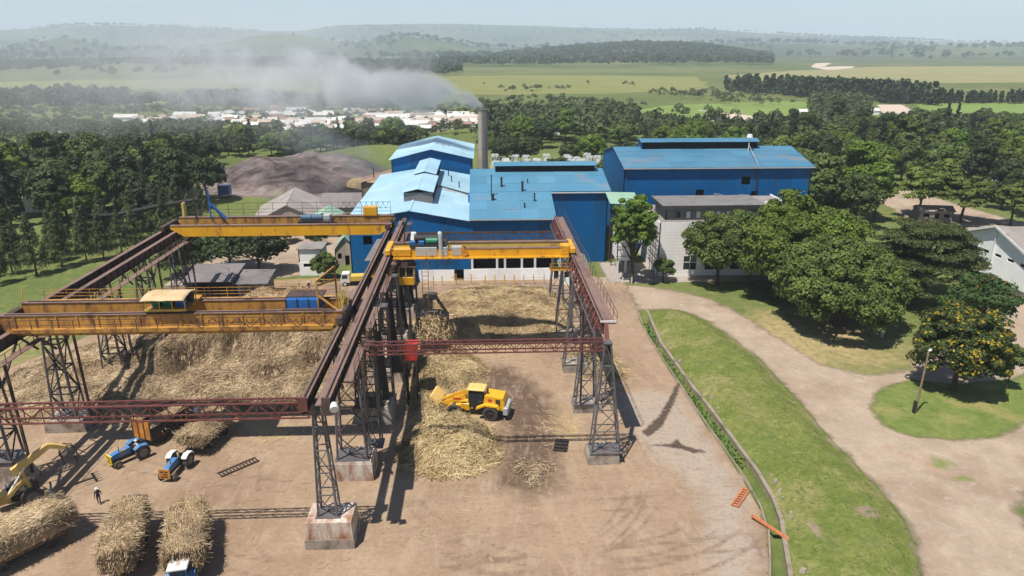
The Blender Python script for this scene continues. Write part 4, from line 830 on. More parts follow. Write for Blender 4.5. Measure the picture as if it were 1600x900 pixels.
# ---------------------------------------------------------------- overhead cranes
def railing(o, x0, x1, y, z, h, step, mat, rails=(1.0, .5)):
    for x in np.arange(x0, x1+.01, (x1-x0)/max(1, round((x1-x0)/step))): barobj('railing_post', (x, y, z), (x, y, z+h), .055, .055, mat, o)
    for r_ in rails: barobj('handrail', (x0, y, z+h*r_), (x1, y, z+h*r_), .05, .05, mat, o)
def girder(o, x0, x1, y0, y1, z0, z1, cut, mat, name='girder'):
    """box girder along x with its bottom corners cut back at the ends"""
    MB().prism([(x0, z1), (x0, z0+cut), (x0+cut*1.6, z0), (x1-cut*1.6, z0), (x1, z0+cut), (x1, z1)], y0, y1).build(name, mat, o)
    MB().box(x0-.05, x1+.05, y0-.08, y1+.08, z1, z1+.06).build('top_plate', 'rail_plate', o)
def ends(o, x0, x1, y0, y1, z, mat):
    for x in (x0, x1):
        c_ = MB().box(x-.35, x+.35, y0-.8, y1+.8, z+.25, z+.95, .06).build('end_carriage', mat, o)
        for yy in (y0-.4, y1+.4): MB().cyl((x-.12, yy, z+.36), (x+.12, yy, z+.36), .3, .3, 14).build('wheel', 'dark_steel', c_)
# front left crane
c1 = thing('overhead_crane', 'front left overhead crane, rusty orange yellow bridge with canvas covered trolley', 'overhead crane', (0, 70, 0))
girder(c1, -48.6, -14.4, -.5, .15, 14.25, 16.4, .8, 'old_yellow'); girder(c1, -48.6, -14.4, 3.4, 4.05, 14.25, 16.4, .8, 'old_yellow')
for y in (-.3, 3.7): barobj('rail', (-48, y, 16.5), (-15, y, 16.5), .09, .1, 'dark_steel', c1)
MB().box(-47.4, -15.2, -1.35, -.55, 15.0, 15.1).build('walkway', 'old_yellow', c1); MB().box(-47.4, -15.2, -1.42, -1.35, 14.85, 15.25).build('kick_plate', 'old_yellow', c1)
for x in np.arange(-47, -15.2, 2.05):
    MB().box(x-.06, x+.06, -.6, -.5, 14.3, 16.35).build('stiffener', 'old_yellow', c1); barobj('railing_post', (x, -1.38, 15.1), (x, -1.38, 16.25), .06, .06, 'rust_steel', c1)
for z in (15.7, 16.25): barobj('handrail', (-47.4, -1.38, z), (-15.2, -1.38, z), .05, .05, 'rust_steel', c1)
for i, x in enumerate(np.arange(-29.5, -16, 2.4)):
    for s in (0, 1): barobj('brace', (x+s*1.2, -1.4, 15.15 if s else 16.2), (x+1.2+s*1.2, -1.4, 16.2 if s else 15.15), .06, .06, 'rust_steel', c1)
railing(c1, -47, -15.5, 4.9, 16.3, 1.1, 2.4, 'old_yellow', (1, .66, .33)); MB().box(-47, -15.5, 4.15, 5.0, 16.2, 16.28).build('rear_walkway', 'old_yellow', c1)
ends(c1, -48.9, -14.6, -.4, 4.0, 15, 'rust_steel')
barobj('bracket', (-48.9, -1.6, 15.4), (-48.9, -1.6, 17.6), .1, .1, 'rust_steel', c1); barobj('bracket', (-48.9, 3.5, 15.4), (-48.2, 3.5, 18), .1, .1, 'pale_yellow', c1)
mb = MB()
for k in range(22):
    x = -30 + k*.62; mb.tube([(x, -1.25, 16.0), (x+.16, -1.25, 15.35+.2*(k % 3)), (x+.46, -1.25, 15.35+.2*(k % 3)), (x+.62, -1.25, 16.0)], .028, 5)
mb.build('festoon_cable', 'dark_steel', c1)
t1 = thing('crane_trolley', 'trolley under a curved cream canvas roof on the front left crane', 'trolley', (-31.9, 70.3, 16.5)); t1.scale = (.84, .84, .84)
MB().box(-2.6, 2.4, -1.1, 4.4, .2, .45).build('frame', 'old_yellow', t1)
prof = [(-2.0+4.6*i/10, 1.75+.5*math.sin(math.pi*(i+1.5)/12)) for i in range(11)]
cv = [(y, z) for y, z in prof]; mb = MB()
vs = [(x, y, z) for x in np.linspace(-2.5, 2.6, 9) for y, z in [(yy, zz+random.uniform(-.04, .04)) for yy, zz in cv]]; fs = []
for i in range(8):
    for j in range(10): a = i*11+j; fs.append((a, a+11, a+12, a+1))
n0 = len(vs); vs += [(x, y, z-.06) for x, y, z in vs]; fs += [tuple(reversed([q+n0 for q in f])) for f in fs]
for j in range(10): fs += [(j, j+1, n0+j+1, n0+j), (88+j+1, 88+j, n0+88+j, n0+88+j+1)]
for i in range(8): fs += [(i*11+11, i*11, n0+i*11, n0+i*11+11), (i*11+10, i*11+21, n0+i*11+21, n0+i*11+10)]
mb.add(vs, fs).build('canvas_roof', 'cream_canvas', t1, True)
for x in (-2.3, -.7, .8, 2.3):
    for y in (-1.1, 2.4): barobj('post', (x, y, .4), (x, y, 2.0), .09, .09, 'pale_yellow', t1)
for x, mt in ((-1.5, 'green_paint'), (-.2, 'green_paint'), (1.4, 'blue_paint')): MB().cyl((x-.5, .2, .95), (x+.5, .2, .95), .44, .44, 16).box(x-.4, x+.4, -.2, .6, .42, .7).build('motor', mt, t1)
MB().cyl((-2, 2.2, 1.0), (2, 2.2, 1.0), .55, .55, 16).build('rope_drum', 'dark_steel', t1); MB().box(-2.5, 2.4, -1.2, -1.1, .35, .55).build('sill', 'pale_yellow', t1)
for x in (-1.4, -1.0, -.4): barobj('cable', (x, -.9, .2), (x, -.9, -2.4), .07, .07, 'dark_steel', t1)
u1 = thing('crane_trolley', 'open blue bin trolley at the right end of the front left crane', 'trolley', (-18.5, 71.2, 16.35))
MB().box(-1.7, 1.7, -.7, .1, .1, 1.0).build('bin', 'blue_paint', u1)
for x in (-1.72, -.55, .6, 1.72): MB().box(x-.06, x+.06, -.76, -.7, .1, 1.15).build('rib', 'dark_steel', u1)
MB().box(-1.9, 1.9, .1, 2.2, 1.0, 1.12).build('lid', 'rust_steel', u1); MB().box(-2, 2, -1.2, 2.4, 0, .12).build('frame', 'rust_steel', u1)
g1 = thing('jib_frame', 'tall yellow angled jib frame standing on the front left crane', 'jib', (-16.6, 70.4, 16.3))
for a, b_ in (((-.3, 0, 0), (-.3, 0, 3.2)), ((1.2, 2.2, 0), (1.2, 2.2, 4.0)), ((-.3, 0, 3.1), (1.2, 2.2, 4.0)), ((-.3, 0, 1.6), (2.4, -.6, -.4)), ((-.3, 0, 2.6), (1.2, 2.2, 2.6))): barobj('strut', a, b_, .16, .16, 'old_yellow', g1)
for k in range(9): a = (1.8+random.uniform(-.4, .8), random.uniform(-1, 2.4), 0); barobj('railing_bar', a, (a[0]+random.uniform(-.3, .3), a[1]+random.uniform(-.3, .3), 1.3+random.uniform(0, .8)), .07, .07, 'pale_yellow', g1)
# rear left crane
c2 = thing('overhead_crane', 'rear left overhead crane with bright yellow girder and trough bridge', 'overhead crane', (0, 111, 0))
girder(c2, -47.9, -14.0, -1.0, -.4, 14.2, 15.9, 1.2, 'bright_yellow'); girder(c2, -47.9, -14.0, 2.6, 3.2, 14.2, 16.4, 1.2, 'old_yellow')
MB().box(-47, -15, -.35, 2.55, 14.9, 15.0).build('trough_floor', 'rust_steel', c2)
ends(c2, -48.9, -14.6, -.9, 3.1, 15, 'rust_steel')
railing(c2, -47.5, -14.6, 3.9, 16.4, 2.0, 2.3, 'rust_steel', (1, .5, .25)); railing(c2, -25, -19.6, -1.15, 15.9, .8, 1.2, 'rust_steel')
MB().box(-47.5, -14.6, 3.25, 4.0, 16.25, 16.35).build('walkway', 'rust_steel', c2)
mb = MB()
for k in range(9):
    x = -23 + k*.9; mb.tube([(x, 3.9, 18.4), (x+.3, 3.9, 17.5), (x+.6, 3.9, 17.5), (x+.9, 3.9, 18.4)], .03, 5)
mb.build('festoon_cable', 'dark_steel', c2)
MB().box(-18.8, -16.6, 2.4, 3.4, 16.5, 17.9, .05).build('control_box', 'bright_yellow', c2); MB().box(-47.4, -47.1, 3, 4, 16.4, 18.6).build('ladder_box', 'pale_yellow', c2)
t2 = thing('crane_trolley', 'blue motor trolley sitting in the rear yellow crane', 'trolley', (-26, 111.4, 15.9))
MB().box(-2.6, 2.6, -.6, 2, 0, .25).build('frame', 'dark_steel', t2)
for x in (-1.5, .2): MB().cyl((x-.7, .3, .75), (x+.9, .3, .75), .5, .5, 14).build('motor', 'dull_blue', t2)
MB().box(1.2, 2.3, 0, 1.4, .25, 1.2, .06).build('gearbox', 'grey_paint', t2); MB().box(-2.7, 2.7, -.75, -.65, .5, .56).build('handrail', 'rust_steel', t2)
j2 = thing('jib_frame', 'blue and black goalpost hoist frame on the left end of the rear crane', 'hoist', (-43.5, 112.3, 16.2))
for a, b_, mt in (((-1.6, 1.2, 0), (-1.6, 1.2, 3.8), 'dark_steel'), ((.7, 1.2, 0), (.7, 1.2, 4.6), 'blue_paint'), ((-1.9, 1.2, 3.7), (.9, 1.2, 5.0), 'dark_steel'), ((.7, 1.2, 2.6), (2.6, 1.2, .1), 'blue_paint'), ((.7, 1.2, 2.6), (3.6, .4, .1), 'blue_paint')): barobj('strut', a, b_, .2, .2, mt, j2)
# right crane
c3 = thing('overhead_crane', 'right overhead crane, yellow bridge with white cabinets in front of the mill', 'overhead crane', (0, 95, 0))
girder(c3, -12.3, 12.2, 0, .6, 14.6, 15.85, .5, 'bright_yellow'); girder(c3, -12.3, 12.2, 2.4, 3.0, 14.7, 16.1, .5, 'pale_yellow')
MB().box(-12, 12, -.95, -.05, 14.7, 14.8).build('walkway', 'bright_yellow', c3); railing(c3, -11.8, 11.8, -.95, 14.8, 1.1, 2.2, 'bright_yellow')
railing(c3, -11.8, 11.8, 3.6, 16.1, 1.1, 2.2, 'rust_steel'); MB().box(-12, 12, 3.05, 3.7, 15.95, 16.05).build('rear_walkway', 'rust_steel', c3)
ends(c3, -12.75, 12.5, .2, 3.6, 15, 'bright_yellow')
for x0, x1 in ((-9.0, -6.1), (-5.7, -4.6), (-4.1, -2.7)):
    k = MB().box(x0, x1, -.1, .9, 14.95, 16.15, .04).build('cabinet', 'grey_paint', c3); MB().box((x0+x1)/2-.03, (x0+x1)/2+.03, -.115, -.1, 15.05, 16.05).build('door_seam', 'grey_paint', k)
MB().box(10.9, 12.1, -.2, 1.4, 14.9, 16.2, .08).build('end_box', 'bright_yellow', c3); MB().box(-12, -9.6, -.2, 1.2, 15.0, 16.0, .08).build('end_box', 'bright_yellow', c3)
mb = MB()
for k in range(10): x = -6.2+k*.33; mb.tube([(x, -.9, 14.9), (x+.05, -.9, 13.4+.25*(k % 4)), (x+.2, -.9, 13.4+.25*(k % 4)), (x+.3, -.9, 14.8)], .03, 5)
mb.build('hanging_cable', 'dark_steel', c3)
for x in (9.6, 11.6): barobj('platform_post', (x, -.6, 12.6), (x, -.6, 14.6), .08, .08, 'bright_yellow', c3)
MB().box(9.4, 12.4, -.8, .8, 12.8, 12.9).build('platform', 'bright_yellow', c3); railing(c3, 9.4, 12.2, -.8, 12.9, .9, 1.4, 'bright_yellow')
t3 = thing('crane_trolley', 'hoist trolley with green motor and silver pipe on the right crane', 'trolley', (-7, 96.6, 16.15))
MB().box(-2.8, 2.2, -1.6, 2.2, 0, .3).build('frame', 'dark_steel', t3)
MB().cyl((-2.2, -.4, .95), (1.6, -.4, .95), .5, .5, 16).build('rope_drum', 'dark_steel', t3); MB().cyl((-.6, -.9, .7), (1.0, -.9, .7), .45, .45, 14).build('motor', 'green_paint', t3)
MB().cyl((-2.3, 0, .7), (-2.3, 0, 1.7), .5, .35, 14).build('brake_cover', 'white_paint', t3)
MB().cyl((1.4, -1.6, 1.6), (1.5, -1.7, -1.5), .26, .3, 12).cyl((1.3, -.6, 1.7), (1.4, -1.6, 1.6), .3, .26, 12).build('exhaust_duct', 'grey_paint', t3)
for x in (-2.4, -1.2): MB().box(x-.4, x+.4, -1.5, -.9, .3, .8, .04).build('junction_box', 'blue_paint', t3)
MB().cyl((-3.6, 0, 0), (-3.6, 0, 3.0), .07, .07, 6).box(-3.75, -3.35, -.2, .2, 2.5, 3.2).build('lamp_mast', 'dark_steel', t3)
cb = thing('crane_cab', 'yellow glazed operator cab hanging under the right crane', 'cab', (-10.3, 95, 11.0))
MB().box(-1.1, 1.0, -.7, .9, 0, 1.1, .05).build('lower_body', 'bright_yellow', cb); MB().box(-1.3, 1.3, -.9, 1.1, 2.5, 2.65).build('roof', 'rust_steel', cb)
for x in (-1.05, -.1, .95): barobj('pillar', (x, -.65, 1.1), (x, -.65, 2.5), .12, .12, 'bright_yellow', cb)
MB().box(-1.0, .95, -.6, -.56, 1.1, 2.5).build('front_glass', 'glass', cb); MB().box(.9, .95, -.55, .85, 1.1, 2.5).build('side_glass', 'glass', cb); MB().box(-1.05, -1.0, -.55, .85, 1.1, 2.5).build('side_glass', 'glass', cb)
for x in (-.9, .8): barobj('hanger', (x, .4, 2.6), (x, .4, 3.8), .14, .14, 'dark_steel', cb)
MB().box(-.7, .3, -.9, -.2, 2.65, 3.3).build('resistor_box', 'rust_steel', cb)
cs = thing('stair_ladder', 'yellow cage ladder hanging below the right crane', 'ladder', (-8.0, 97, 0))
for x in (-.45, .45): barobj('stile', (x, 0, 5), (x, 0, 14.6), .09, .09, 'bright_yellow', cs)
for z in np.arange(5.4, 14.5, .6): barobj('rung', (-.45, 0, z), (.45, 0, z), .06, .06, 'bright_yellow', cs)
# grab
gb = thing('cane_grab', 'black steel claw grab hanging over the heap from the right crane', 'grab', (-6.8, 93.2, 0))
for x in (-.15, .15): barobj('rope', (x, 0, 10.2), (x, 1.2, 15.2), .04, .04, 'dark_steel', gb)
MB().box(-.6, .6, -.35, .35, 9.4, 10.2, .1).cyl((-.8, 0, 9.4), (.8, 0, 9.4), .22, .22, 10).build('head', 'dark_steel', gb)
for s in (-1, 1):
    for y in (-.45, .45): barobj('arm', (s*.5, y, 9.5), (s*2.1, y, 6.9), .24, .2, 'dark_steel', gb)
    for y in (-.9, -.3, .3, .9):
        tn = MB().tube([(s*.7, y, 7.4), (s*2.1, y, 6.9), (s*2.0, y, 6.0), (s*1.4, y, 5.2)], .11, 6).build('tine', 'dark_steel', gb)
    barobj('cross_bar', (s*2.1, -1, 6.9), (s*2.1, 1, 6.9), .2, .2, 'dark_steel', gb)
MB().box(-.8, .8, -.5, .5, 7.1, 7.7, .12).build('lower_head', 'dark_steel', gb)
# red chute box between the middle legs
rd = thing('feed_hopper', 'bright red steel hopper under the truss by the middle gantry legs', 'hopper', (-8.7, 80.5, 2.2))
MB().hexa([(-.7, -.8, 4.0), (.7, -.8, 4.0), (.7, .8, 4.0), (-.7, .8, 4.0)], [(-.9, -.9, 6.0), (.9, -.9, 6.0), (.9, .9, 6.0), (-.9, .9, 6.0)]).build('bin', 'red_paint', rd)
for x in (-.9, .9):
    for y in (-.9, .9): barobj('leg', (x*.7, y*.8, -2.2), (x*.7, y*.8, 4.1), .16, .16, 'dark_steel', rd)
MB().box(-2.3, -.95, -1.2, 1.1, 2.6, 5.9).build('side_box', 'dark_steel', rd)
# ---------------------------------------------------------------- sugar cane: heaps, loads, loose litter
def stalks(cx, cy, cz, yaw, pit, L, w_, tone):
    """n three-sided stalks as one vertex / face array"""
    n = len(cx); d = np.stack([np.cos(yaw)*np.cos(pit), np.sin(yaw)*np.cos(pit), np.sin(pit)], -1)
    u = np.stack([-np.sin(yaw), np.cos(yaw), np.zeros(n)], -1); k = np.cross(d, u)
    c_ = np.stack([cx, cy, cz], -1); vs = []
    for e in (-.5, .5):
        for a in (math.pi/2, math.pi/2+2.094, math.pi/2+4.189):
            vs.append(c_ + d*(L*e)[:, None] + (u*math.cos(a)+k*math.sin(a))*w_[:, None])
    V = np.stack(vs, 1).reshape(-1, 3); b = (np.arange(n)*6)[:, None]
    F = np.concatenate([b+np.array([[i, (i+1) % 3, 3+(i+1) % 3, 3+i]]) for i in range(3)], 0)
    return V, F, np.repeat(tone, 6)
def join(parts):
    V = []; F = []; T = []; n = 0
    for v, f, t_ in parts: V.append(v); F.append(f+n); T.append(t_); n += len(v)
    return np.concatenate(V), np.concatenate(F), np.concatenate(T)
def heap(name, label, poly, hfun, count, mat, base_mat=None, cell=.8, Lr=(.7, 1.9), w_=(.013, .034), main=None, spread=1.6, dark=None):
    """cane heap: a lumpy mound under a cover of stalks lying on its slopes"""
    P_ = np.array(poly); x0, y0 = P_.min(0)-1; x1, y1 = P_.max(0)+1
    xs = np.arange(x0, x1+cell, cell); ys = np.arange(y0, y1+cell, cell); X, Y = np.meshgrid(xs, ys)
    H = lambda x, y: np.where(sdist(x, y, poly) > 0, hfun(x, y, sdist(x, y, poly)), -.3)
    Z = H(X, Y)-.12; k = np.arange(X.size).reshape(X.shape)
    f = np.stack([k[:-1, :-1], k[:-1, 1:], k[1:, 1:], k[1:, :-1]], -1).reshape(-1, 4); f = f[(Z.ravel()[f] > -.35).any(1)]
    base = (np.stack([X, Y, Z], -1).reshape(-1, 3), f, .3+.3*rng.random(X.size))
    px = rng.uniform(x0, x1, count*3); py = rng.uniform(y0, y1, count*3); d = sdist(px, py, poly)
    keep = (d > -.6) & (rng.random(count*3) < np.clip(.35+(d+.6)/1.5, 0, 1)); px, py = px[keep][:count], py[keep][:count]
    n = len(px); e = .35; hz = np.maximum(H(px, py), 0)
    gx_ = (H(px+e, py)-H(px-e, py))/(2*e); gy2 = (H(px, py+e)-H(px, py-e))/(2*e)
    ang = (2*math.pi*fbm(px, py, 5.5, 21, 3)*1.6 if main is None else main) + rng.normal(0, spread*.45, n)
    slope = np.clip(gx_*np.cos(ang)+gy2*np.sin(ang), -1.6, 1.6); pit = np.arctan(slope)+rng.normal(0, .2, n)
    L = rng.uniform(*Lr, n); tone = np.clip(.85*rng.random(n)+.9*fbm(px, py, 1.6, 31, 3)-.32, 0, 1)
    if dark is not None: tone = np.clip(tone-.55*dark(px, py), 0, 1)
    S = stalks(px, py, hz+.05+np.abs(rng.normal(0, .09, n)), ang, pit, L, rng.uniform(*w_, n), tone)
    V, F, T = join([base, S]); me = np_mesh(name, V, F, {'tone': T}); o = linkmesh(name, me, mat); return tag(o, label, 'cane heap', kind='stuff')
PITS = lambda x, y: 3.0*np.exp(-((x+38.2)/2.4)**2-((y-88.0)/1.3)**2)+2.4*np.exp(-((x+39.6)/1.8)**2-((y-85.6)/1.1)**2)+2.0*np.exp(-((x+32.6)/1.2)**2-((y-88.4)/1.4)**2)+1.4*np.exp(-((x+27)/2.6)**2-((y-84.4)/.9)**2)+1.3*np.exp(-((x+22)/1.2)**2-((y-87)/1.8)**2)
LH = [(-63, 86), (-58, 79), (-50, 77.2), (-44, 76.5), (-36, 78), (-28, 79), (-20, 79), (-16.6, 83), (-16, 92), (-17, 102), (-22, 108), (-32, 110), (-42, 109), (-50, 108), (-58, 98), (-63, 92)]
def hL(x, y, d):
    top = 3.0+4.6*np.clip((x+50)/16, 0, 1)*np.clip((y-74)/16, 0, 1)
    top = top*(.75+.5*fbm(x, y, 7, 41)); s = np.clip(d/7.5, 0, 1)
    z = top*np.sin(s*1.57)**.85 + (fbm(x, y, 2.4, 43)-.5)*1.5*np.clip(d/2, 0, 1)
    step = np.clip((y-85-2.5*fbm(x, y, 9, 47))/2.2, 0, 1)                 # upper terrace with a rough broken face
    pit1 = PITS(x, y)
    return np.maximum(.1, z*(.62+.38*step)-pit1)
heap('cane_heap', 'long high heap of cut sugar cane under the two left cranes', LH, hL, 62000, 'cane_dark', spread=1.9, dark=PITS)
RH = [(-10, 103), (-8, 99.5), (-2, 98.6), (6, 99.2), (12, 99.6), (13.5, 104), (15, 112), (14, 119), (9, 123), (2, 123.4), (-4, 122.4), (-9.4, 117), (-11, 109)]
def hR(x, y, d):
    s = np.clip(d/5.5, 0, 1); top = 2.0+1.2*np.clip((y-100)/10, 0, 1)*np.clip((124-y)/11, 0, 1)
    return np.maximum(.08, top*np.sin(s*1.57)**.9*(.7+.6*fbm(x, y, 6, 51))+(fbm(x, y, 1.9, 53)-.5)*.8*np.clip(d/2, 0, 1)+.7*np.exp(-((y-102.2-1.2*np.sin(x*.45))/1.3)**2))
heap('cane_heap', 'broad heap of pale cut sugar cane in front of the mill under the right crane', RH, hR, 34000, 'cane', main=None)
M1 = [(-9.6, 95), (-6, 96.5), (-1.5, 94), (.2, 89), (-1.2, 85.5), (-1.8, 82), (-3.0, 79), (-3.4, 76), (-5.5, 75), (-8, 76.5), (-9.4, 82), (-10, 89)]
def hM(x, y, d): return np.maximum(.06, (.7+2.4*fbm(x, y, 3.6, 61)**1.3)*np.sin(np.clip(d/3.2, 0, 1)*1.57)+(fbm(x, y, 1.5, 63)-.5)*.9*np.clip(d, 0, 1))
heap('cane_heap', 'cane heap strewn along the middle gantry legs, being pushed by the loader', M1, hM, 17000, 'cane_green')
M2 = [(-6.6, 75.6), (-2.8, 76), (.2, 74), (1.3, 70.5), (.9, 66.8), (-1.6, 64.6), (-5.2, 64.4), (-8.4, 66.8), (-9, 70.5), (-8.2, 74)]
heap('cane_heap', 'rounded cane heap on the yard nearest the camera beside the wheel loader', M2, hM, 17000, 'cane_green')
M3 = [(13.6, 96.5), (16.5, 97.2), (18.2, 93), (19.4, 88.5), (18, 86.4), (14.6, 86.6), (13.4, 90)]
heap('cane_heap', 'low spill of cane outside the right runway', M3, lambda x, y, d: np.maximum(.05, .7*np.sin(np.clip(d/2.5, 0, 1)*1.57)*(.5+fbm(x, y, 3, 71))), 4200, 'cane', Lr=(.5, 1.6))
GH = [(-8.6, 92.4), (-7.8, 91.5), (-6.2, 91.4), (-5.1, 92.2), (-4.9, 93.6), (-5.8, 94.8), (-7.6, 94.9), (-8.7, 93.8)]
px = rng.normal(0, .75, 1500); py = rng.normal(0, .6, 1500); pz = rng.uniform(3.6, 6.9, 1500); wd = np.clip(1.5-np.abs(pz-4.9)*.42, .35, 1.4)
V, F, T = stalks(px*wd, py*wd, pz, rng.uniform(0, 6.28, 1500), rng.normal(-.9, .6, 1500)*np.sign(rng.random(1500)-.3), rng.uniform(.9, 1.9, 1500), rng.uniform(.03, .06, 1500), rng.random(1500)*.7+.3)
tag(linkmesh('cane_bundle', np_mesh('cane_bundle', V, F, {'tone': T}), 'cane', None, (-6.8, 93.2, 0)), 'shaggy bundle of cane dangling from the black grab', 'cane bundle', kind='stuff')
heap('cane_trash', 'dark patch of rotten cane trash on the yard below the loader', [(2.8, 66.4), (4.6, 66.8), (6.6, 66.2), (7.0, 65), (5.6, 63.6), (4.9, 62.4), (4.2, 63.4), (3.4, 64.8)], lambda x, y, d: .04+.12*fbm(x, y, 1, 5), 420, 'cane_dark', cell=.5, Lr=(.2, .7))['category'] = 'cane trash'
# loose straw over the yard
n = 90000; px = rng.uniform(-62, 24, n); py = rng.uniform(44, 126, n)
pr_ = .05+.95*np.clip(LITTER(px, py)-.12, 0, 1)**1.5 + .28*np.clip(vnoise(px, py, 6, 5)-.68, 0, 1); keep = (rng.random(n) < pr_) & (sdist(px, py, YARD) > 1)
px, py = px[keep], py[keep]; n = len(px)
V, F, T = stalks(px, py, np.full(n, .05), rng.uniform(0, 6.28, n), rng.normal(0, .04, n), rng.uniform(.12, .8, n), rng.uniform(.01, .024, n), rng.random(n)*.55+.45)
tag(linkmesh('straw_litter', np_mesh('straw_litter', V, F, {'tone': T}), 'cane'), 'loose cane straw scattered over the dirt yard', 'straw', kind='stuff')
# ---------------------------------------------------------------- vehicles (local x points forward)
def wheel(parent, x, y, r, w_, rim='pale_yellow', name='wheel', lugs=0, rz=0.0):
    """tyre with rounded shoulders and tread blocks, dished rim"""
    c_, s_ = math.cos(rz), math.sin(rz); n = 20; rings = ((-.5, .62), (-.5, .86), (-.36, .98), (.36, .98), (.5, .86), (.5, .62))
    vs = [(r*q*math.cos(6.2832*i/n), w_*t_, r*q*math.sin(6.2832*i/n)) for t_, q in rings for i in range(n)]
    fs = [(k*n+i, k*n+(i+1) % n, (k+1)*n+(i+1) % n, (k+1)*n+i) for k in range(5) for i in range(n)]
    mb = MB().add(vs, fs)
    for i in range(lugs):
        a = 6.2832*i/lugs; u = Vector((math.cos(a), 0, math.sin(a))); tdir = Vector((-math.sin(a), 0, math.cos(a)))
        for s in (-1, 1): mb.bar(u*r*.985+Vector((0, s*w_*.04, 0)), u*r*.97+Vector((0, s*w_*.46, 0))+tdir*r*.13, r*.05, r*.08)
    o = mb.build(name, 'tyre', parent); o.location = (x, y, r); o.rotation_euler = (0, 0, rz)
    MB().cyl((0, -w_*.36, 0), (0, w_*.36, 0), r*.63, r*.63, 18).cyl((0, -w_*.46, 0), (0, w_*.46, 0), r*.2, r*.2, 10).build('rim', rim, o); return o
# wheel loader
wl = thing('wheel_loader', 'yellow articulated wheel loader pushing into the cane heap', 'wheel loader', (-1.3, 77.6, 0), R(168))
MB().prism([(-3.6, 1.1), (-3.7, 1.9), (-3.5, 2.55), (-1.5, 2.75), (-1.3, 1.2)], -.95, .95).build('engine_hood', 'machine_yellow', wl)
MB().box(-4.1, -3.55, -1.2, 1.2, .75, 1.6, .1).build('counterweight', 'grey_paint', wl)
for s in (-1, 1):
    MB().box(-3.2, -2.7, s*.96-.02, s*.96+.02, 1.7, 2.4).build('grille', 'dark_steel', wl); MB().box(-2.3, -1.9, s*.96-.02, s*.96+.02, 2.1, 2.4).build('red_badge', 'red_paint', wl)
    MB().prism([(-3.2, 1.5), (-3.0, 1.85), (-1.6, 1.95), (-.7, 1.5), (-.6, 1.35), (-.8, 1.35), (-1.6, 1.75), (-2.9, 1.68), (-3.05, 1.45)], s*.98, s*1.5).build('fender', 'machine_yellow', wl)
    MB().prism([(.8, 1.3), (1.0, 1.7), (2.2, 1.65), (2.6, 1.2), (2.4, 1.2), (2.1, 1.5), (1.05, 1.55), (.95, 1.25)], s*.9, s*1.4).build('fender', 'machine_yellow', wl)
    lm_ = MB().prism([(.6, 2.25), (1.0, 2.55), (2.5, 1.85), (3.8, 1.25), (3.6, .95), (2.3, 1.45), (.8, 2.0)], s*.55, s*.72).build('lift_arm', 'machine_yellow', wl)
    MB().box(1.1, 2.0, s*.73-.01, s*.73+.01, 1.95, 2.15).build('red_lettering', 'red_paint', lm_)
    MB().cyl((.5, s*.35, 1.1), (2.2, s*.45, 1.5), .12, .09, 8).build('lift_cylinder', 'grey_paint', wl)
MB().box(-1.6, -.1, -.4, .4, .7, 1.3).build('rear_frame', 'dark_steel', wl); MB().box(.2, 2.2, -.6, .6, .7, 1.5, .08).build('front_frame', 'machine_yellow', wl)
MB().prism([(3.5, .6), (4.5, .6), (4.7, .8), (4.1, 1.0), (3.95, 1.7), (4.5, 2.3), (4.25, 2.4), (3.4, 1.6)], -1.35, 1.35).build('bucket', 'pale_machine', wl)
MB().bar((2.3, 0, 2.0), (3.7, 0, 1.4), .22).build('tilt_link', 'machine_yellow', wl)
wl.scale = (1.1, 1.1, 1.1); cab = MB().box(-1.3, .3, -.66, .66, 1.2, 1.75, .05).build('cab', 'dark_steel', wl)
for x in (-1.3, -.4, .3):
    for s in (-1, 1): barobj('pillar', (x, s*.68, 1.7), (x*.9, s*.66, 3.2), .09, .09, 'dark_steel', cab)
for s in (-1, 1): MB().box(-1.25, .25, s*.655-.015, s*.655+.015, 1.75, 3.15).build('window', 'glass', cab)
MB().box(.24, .27, -.62, .62, 1.75, 3.15).build('windscreen', 'glass', cab); MB().box(-1.26, -1.23, -.62, .62, 1.75, 3.15).build('window', 'glass', cab)
MB().box(-1.5, .5, -.82, .82, 3.18, 3.36, .08).build('cab_roof', 'pale_machine', wl); MB().cyl((-1.75, .3, 2.7), (-1.75, .3, 3.4), .09, .09, 10).build('exhaust', 'dark_steel', wl)
for x in (-2.2, 1.75):
    for s in (-1, 1): wheel(wl, x, s*1.18, .86, .6, 'dark_steel', lugs=16)
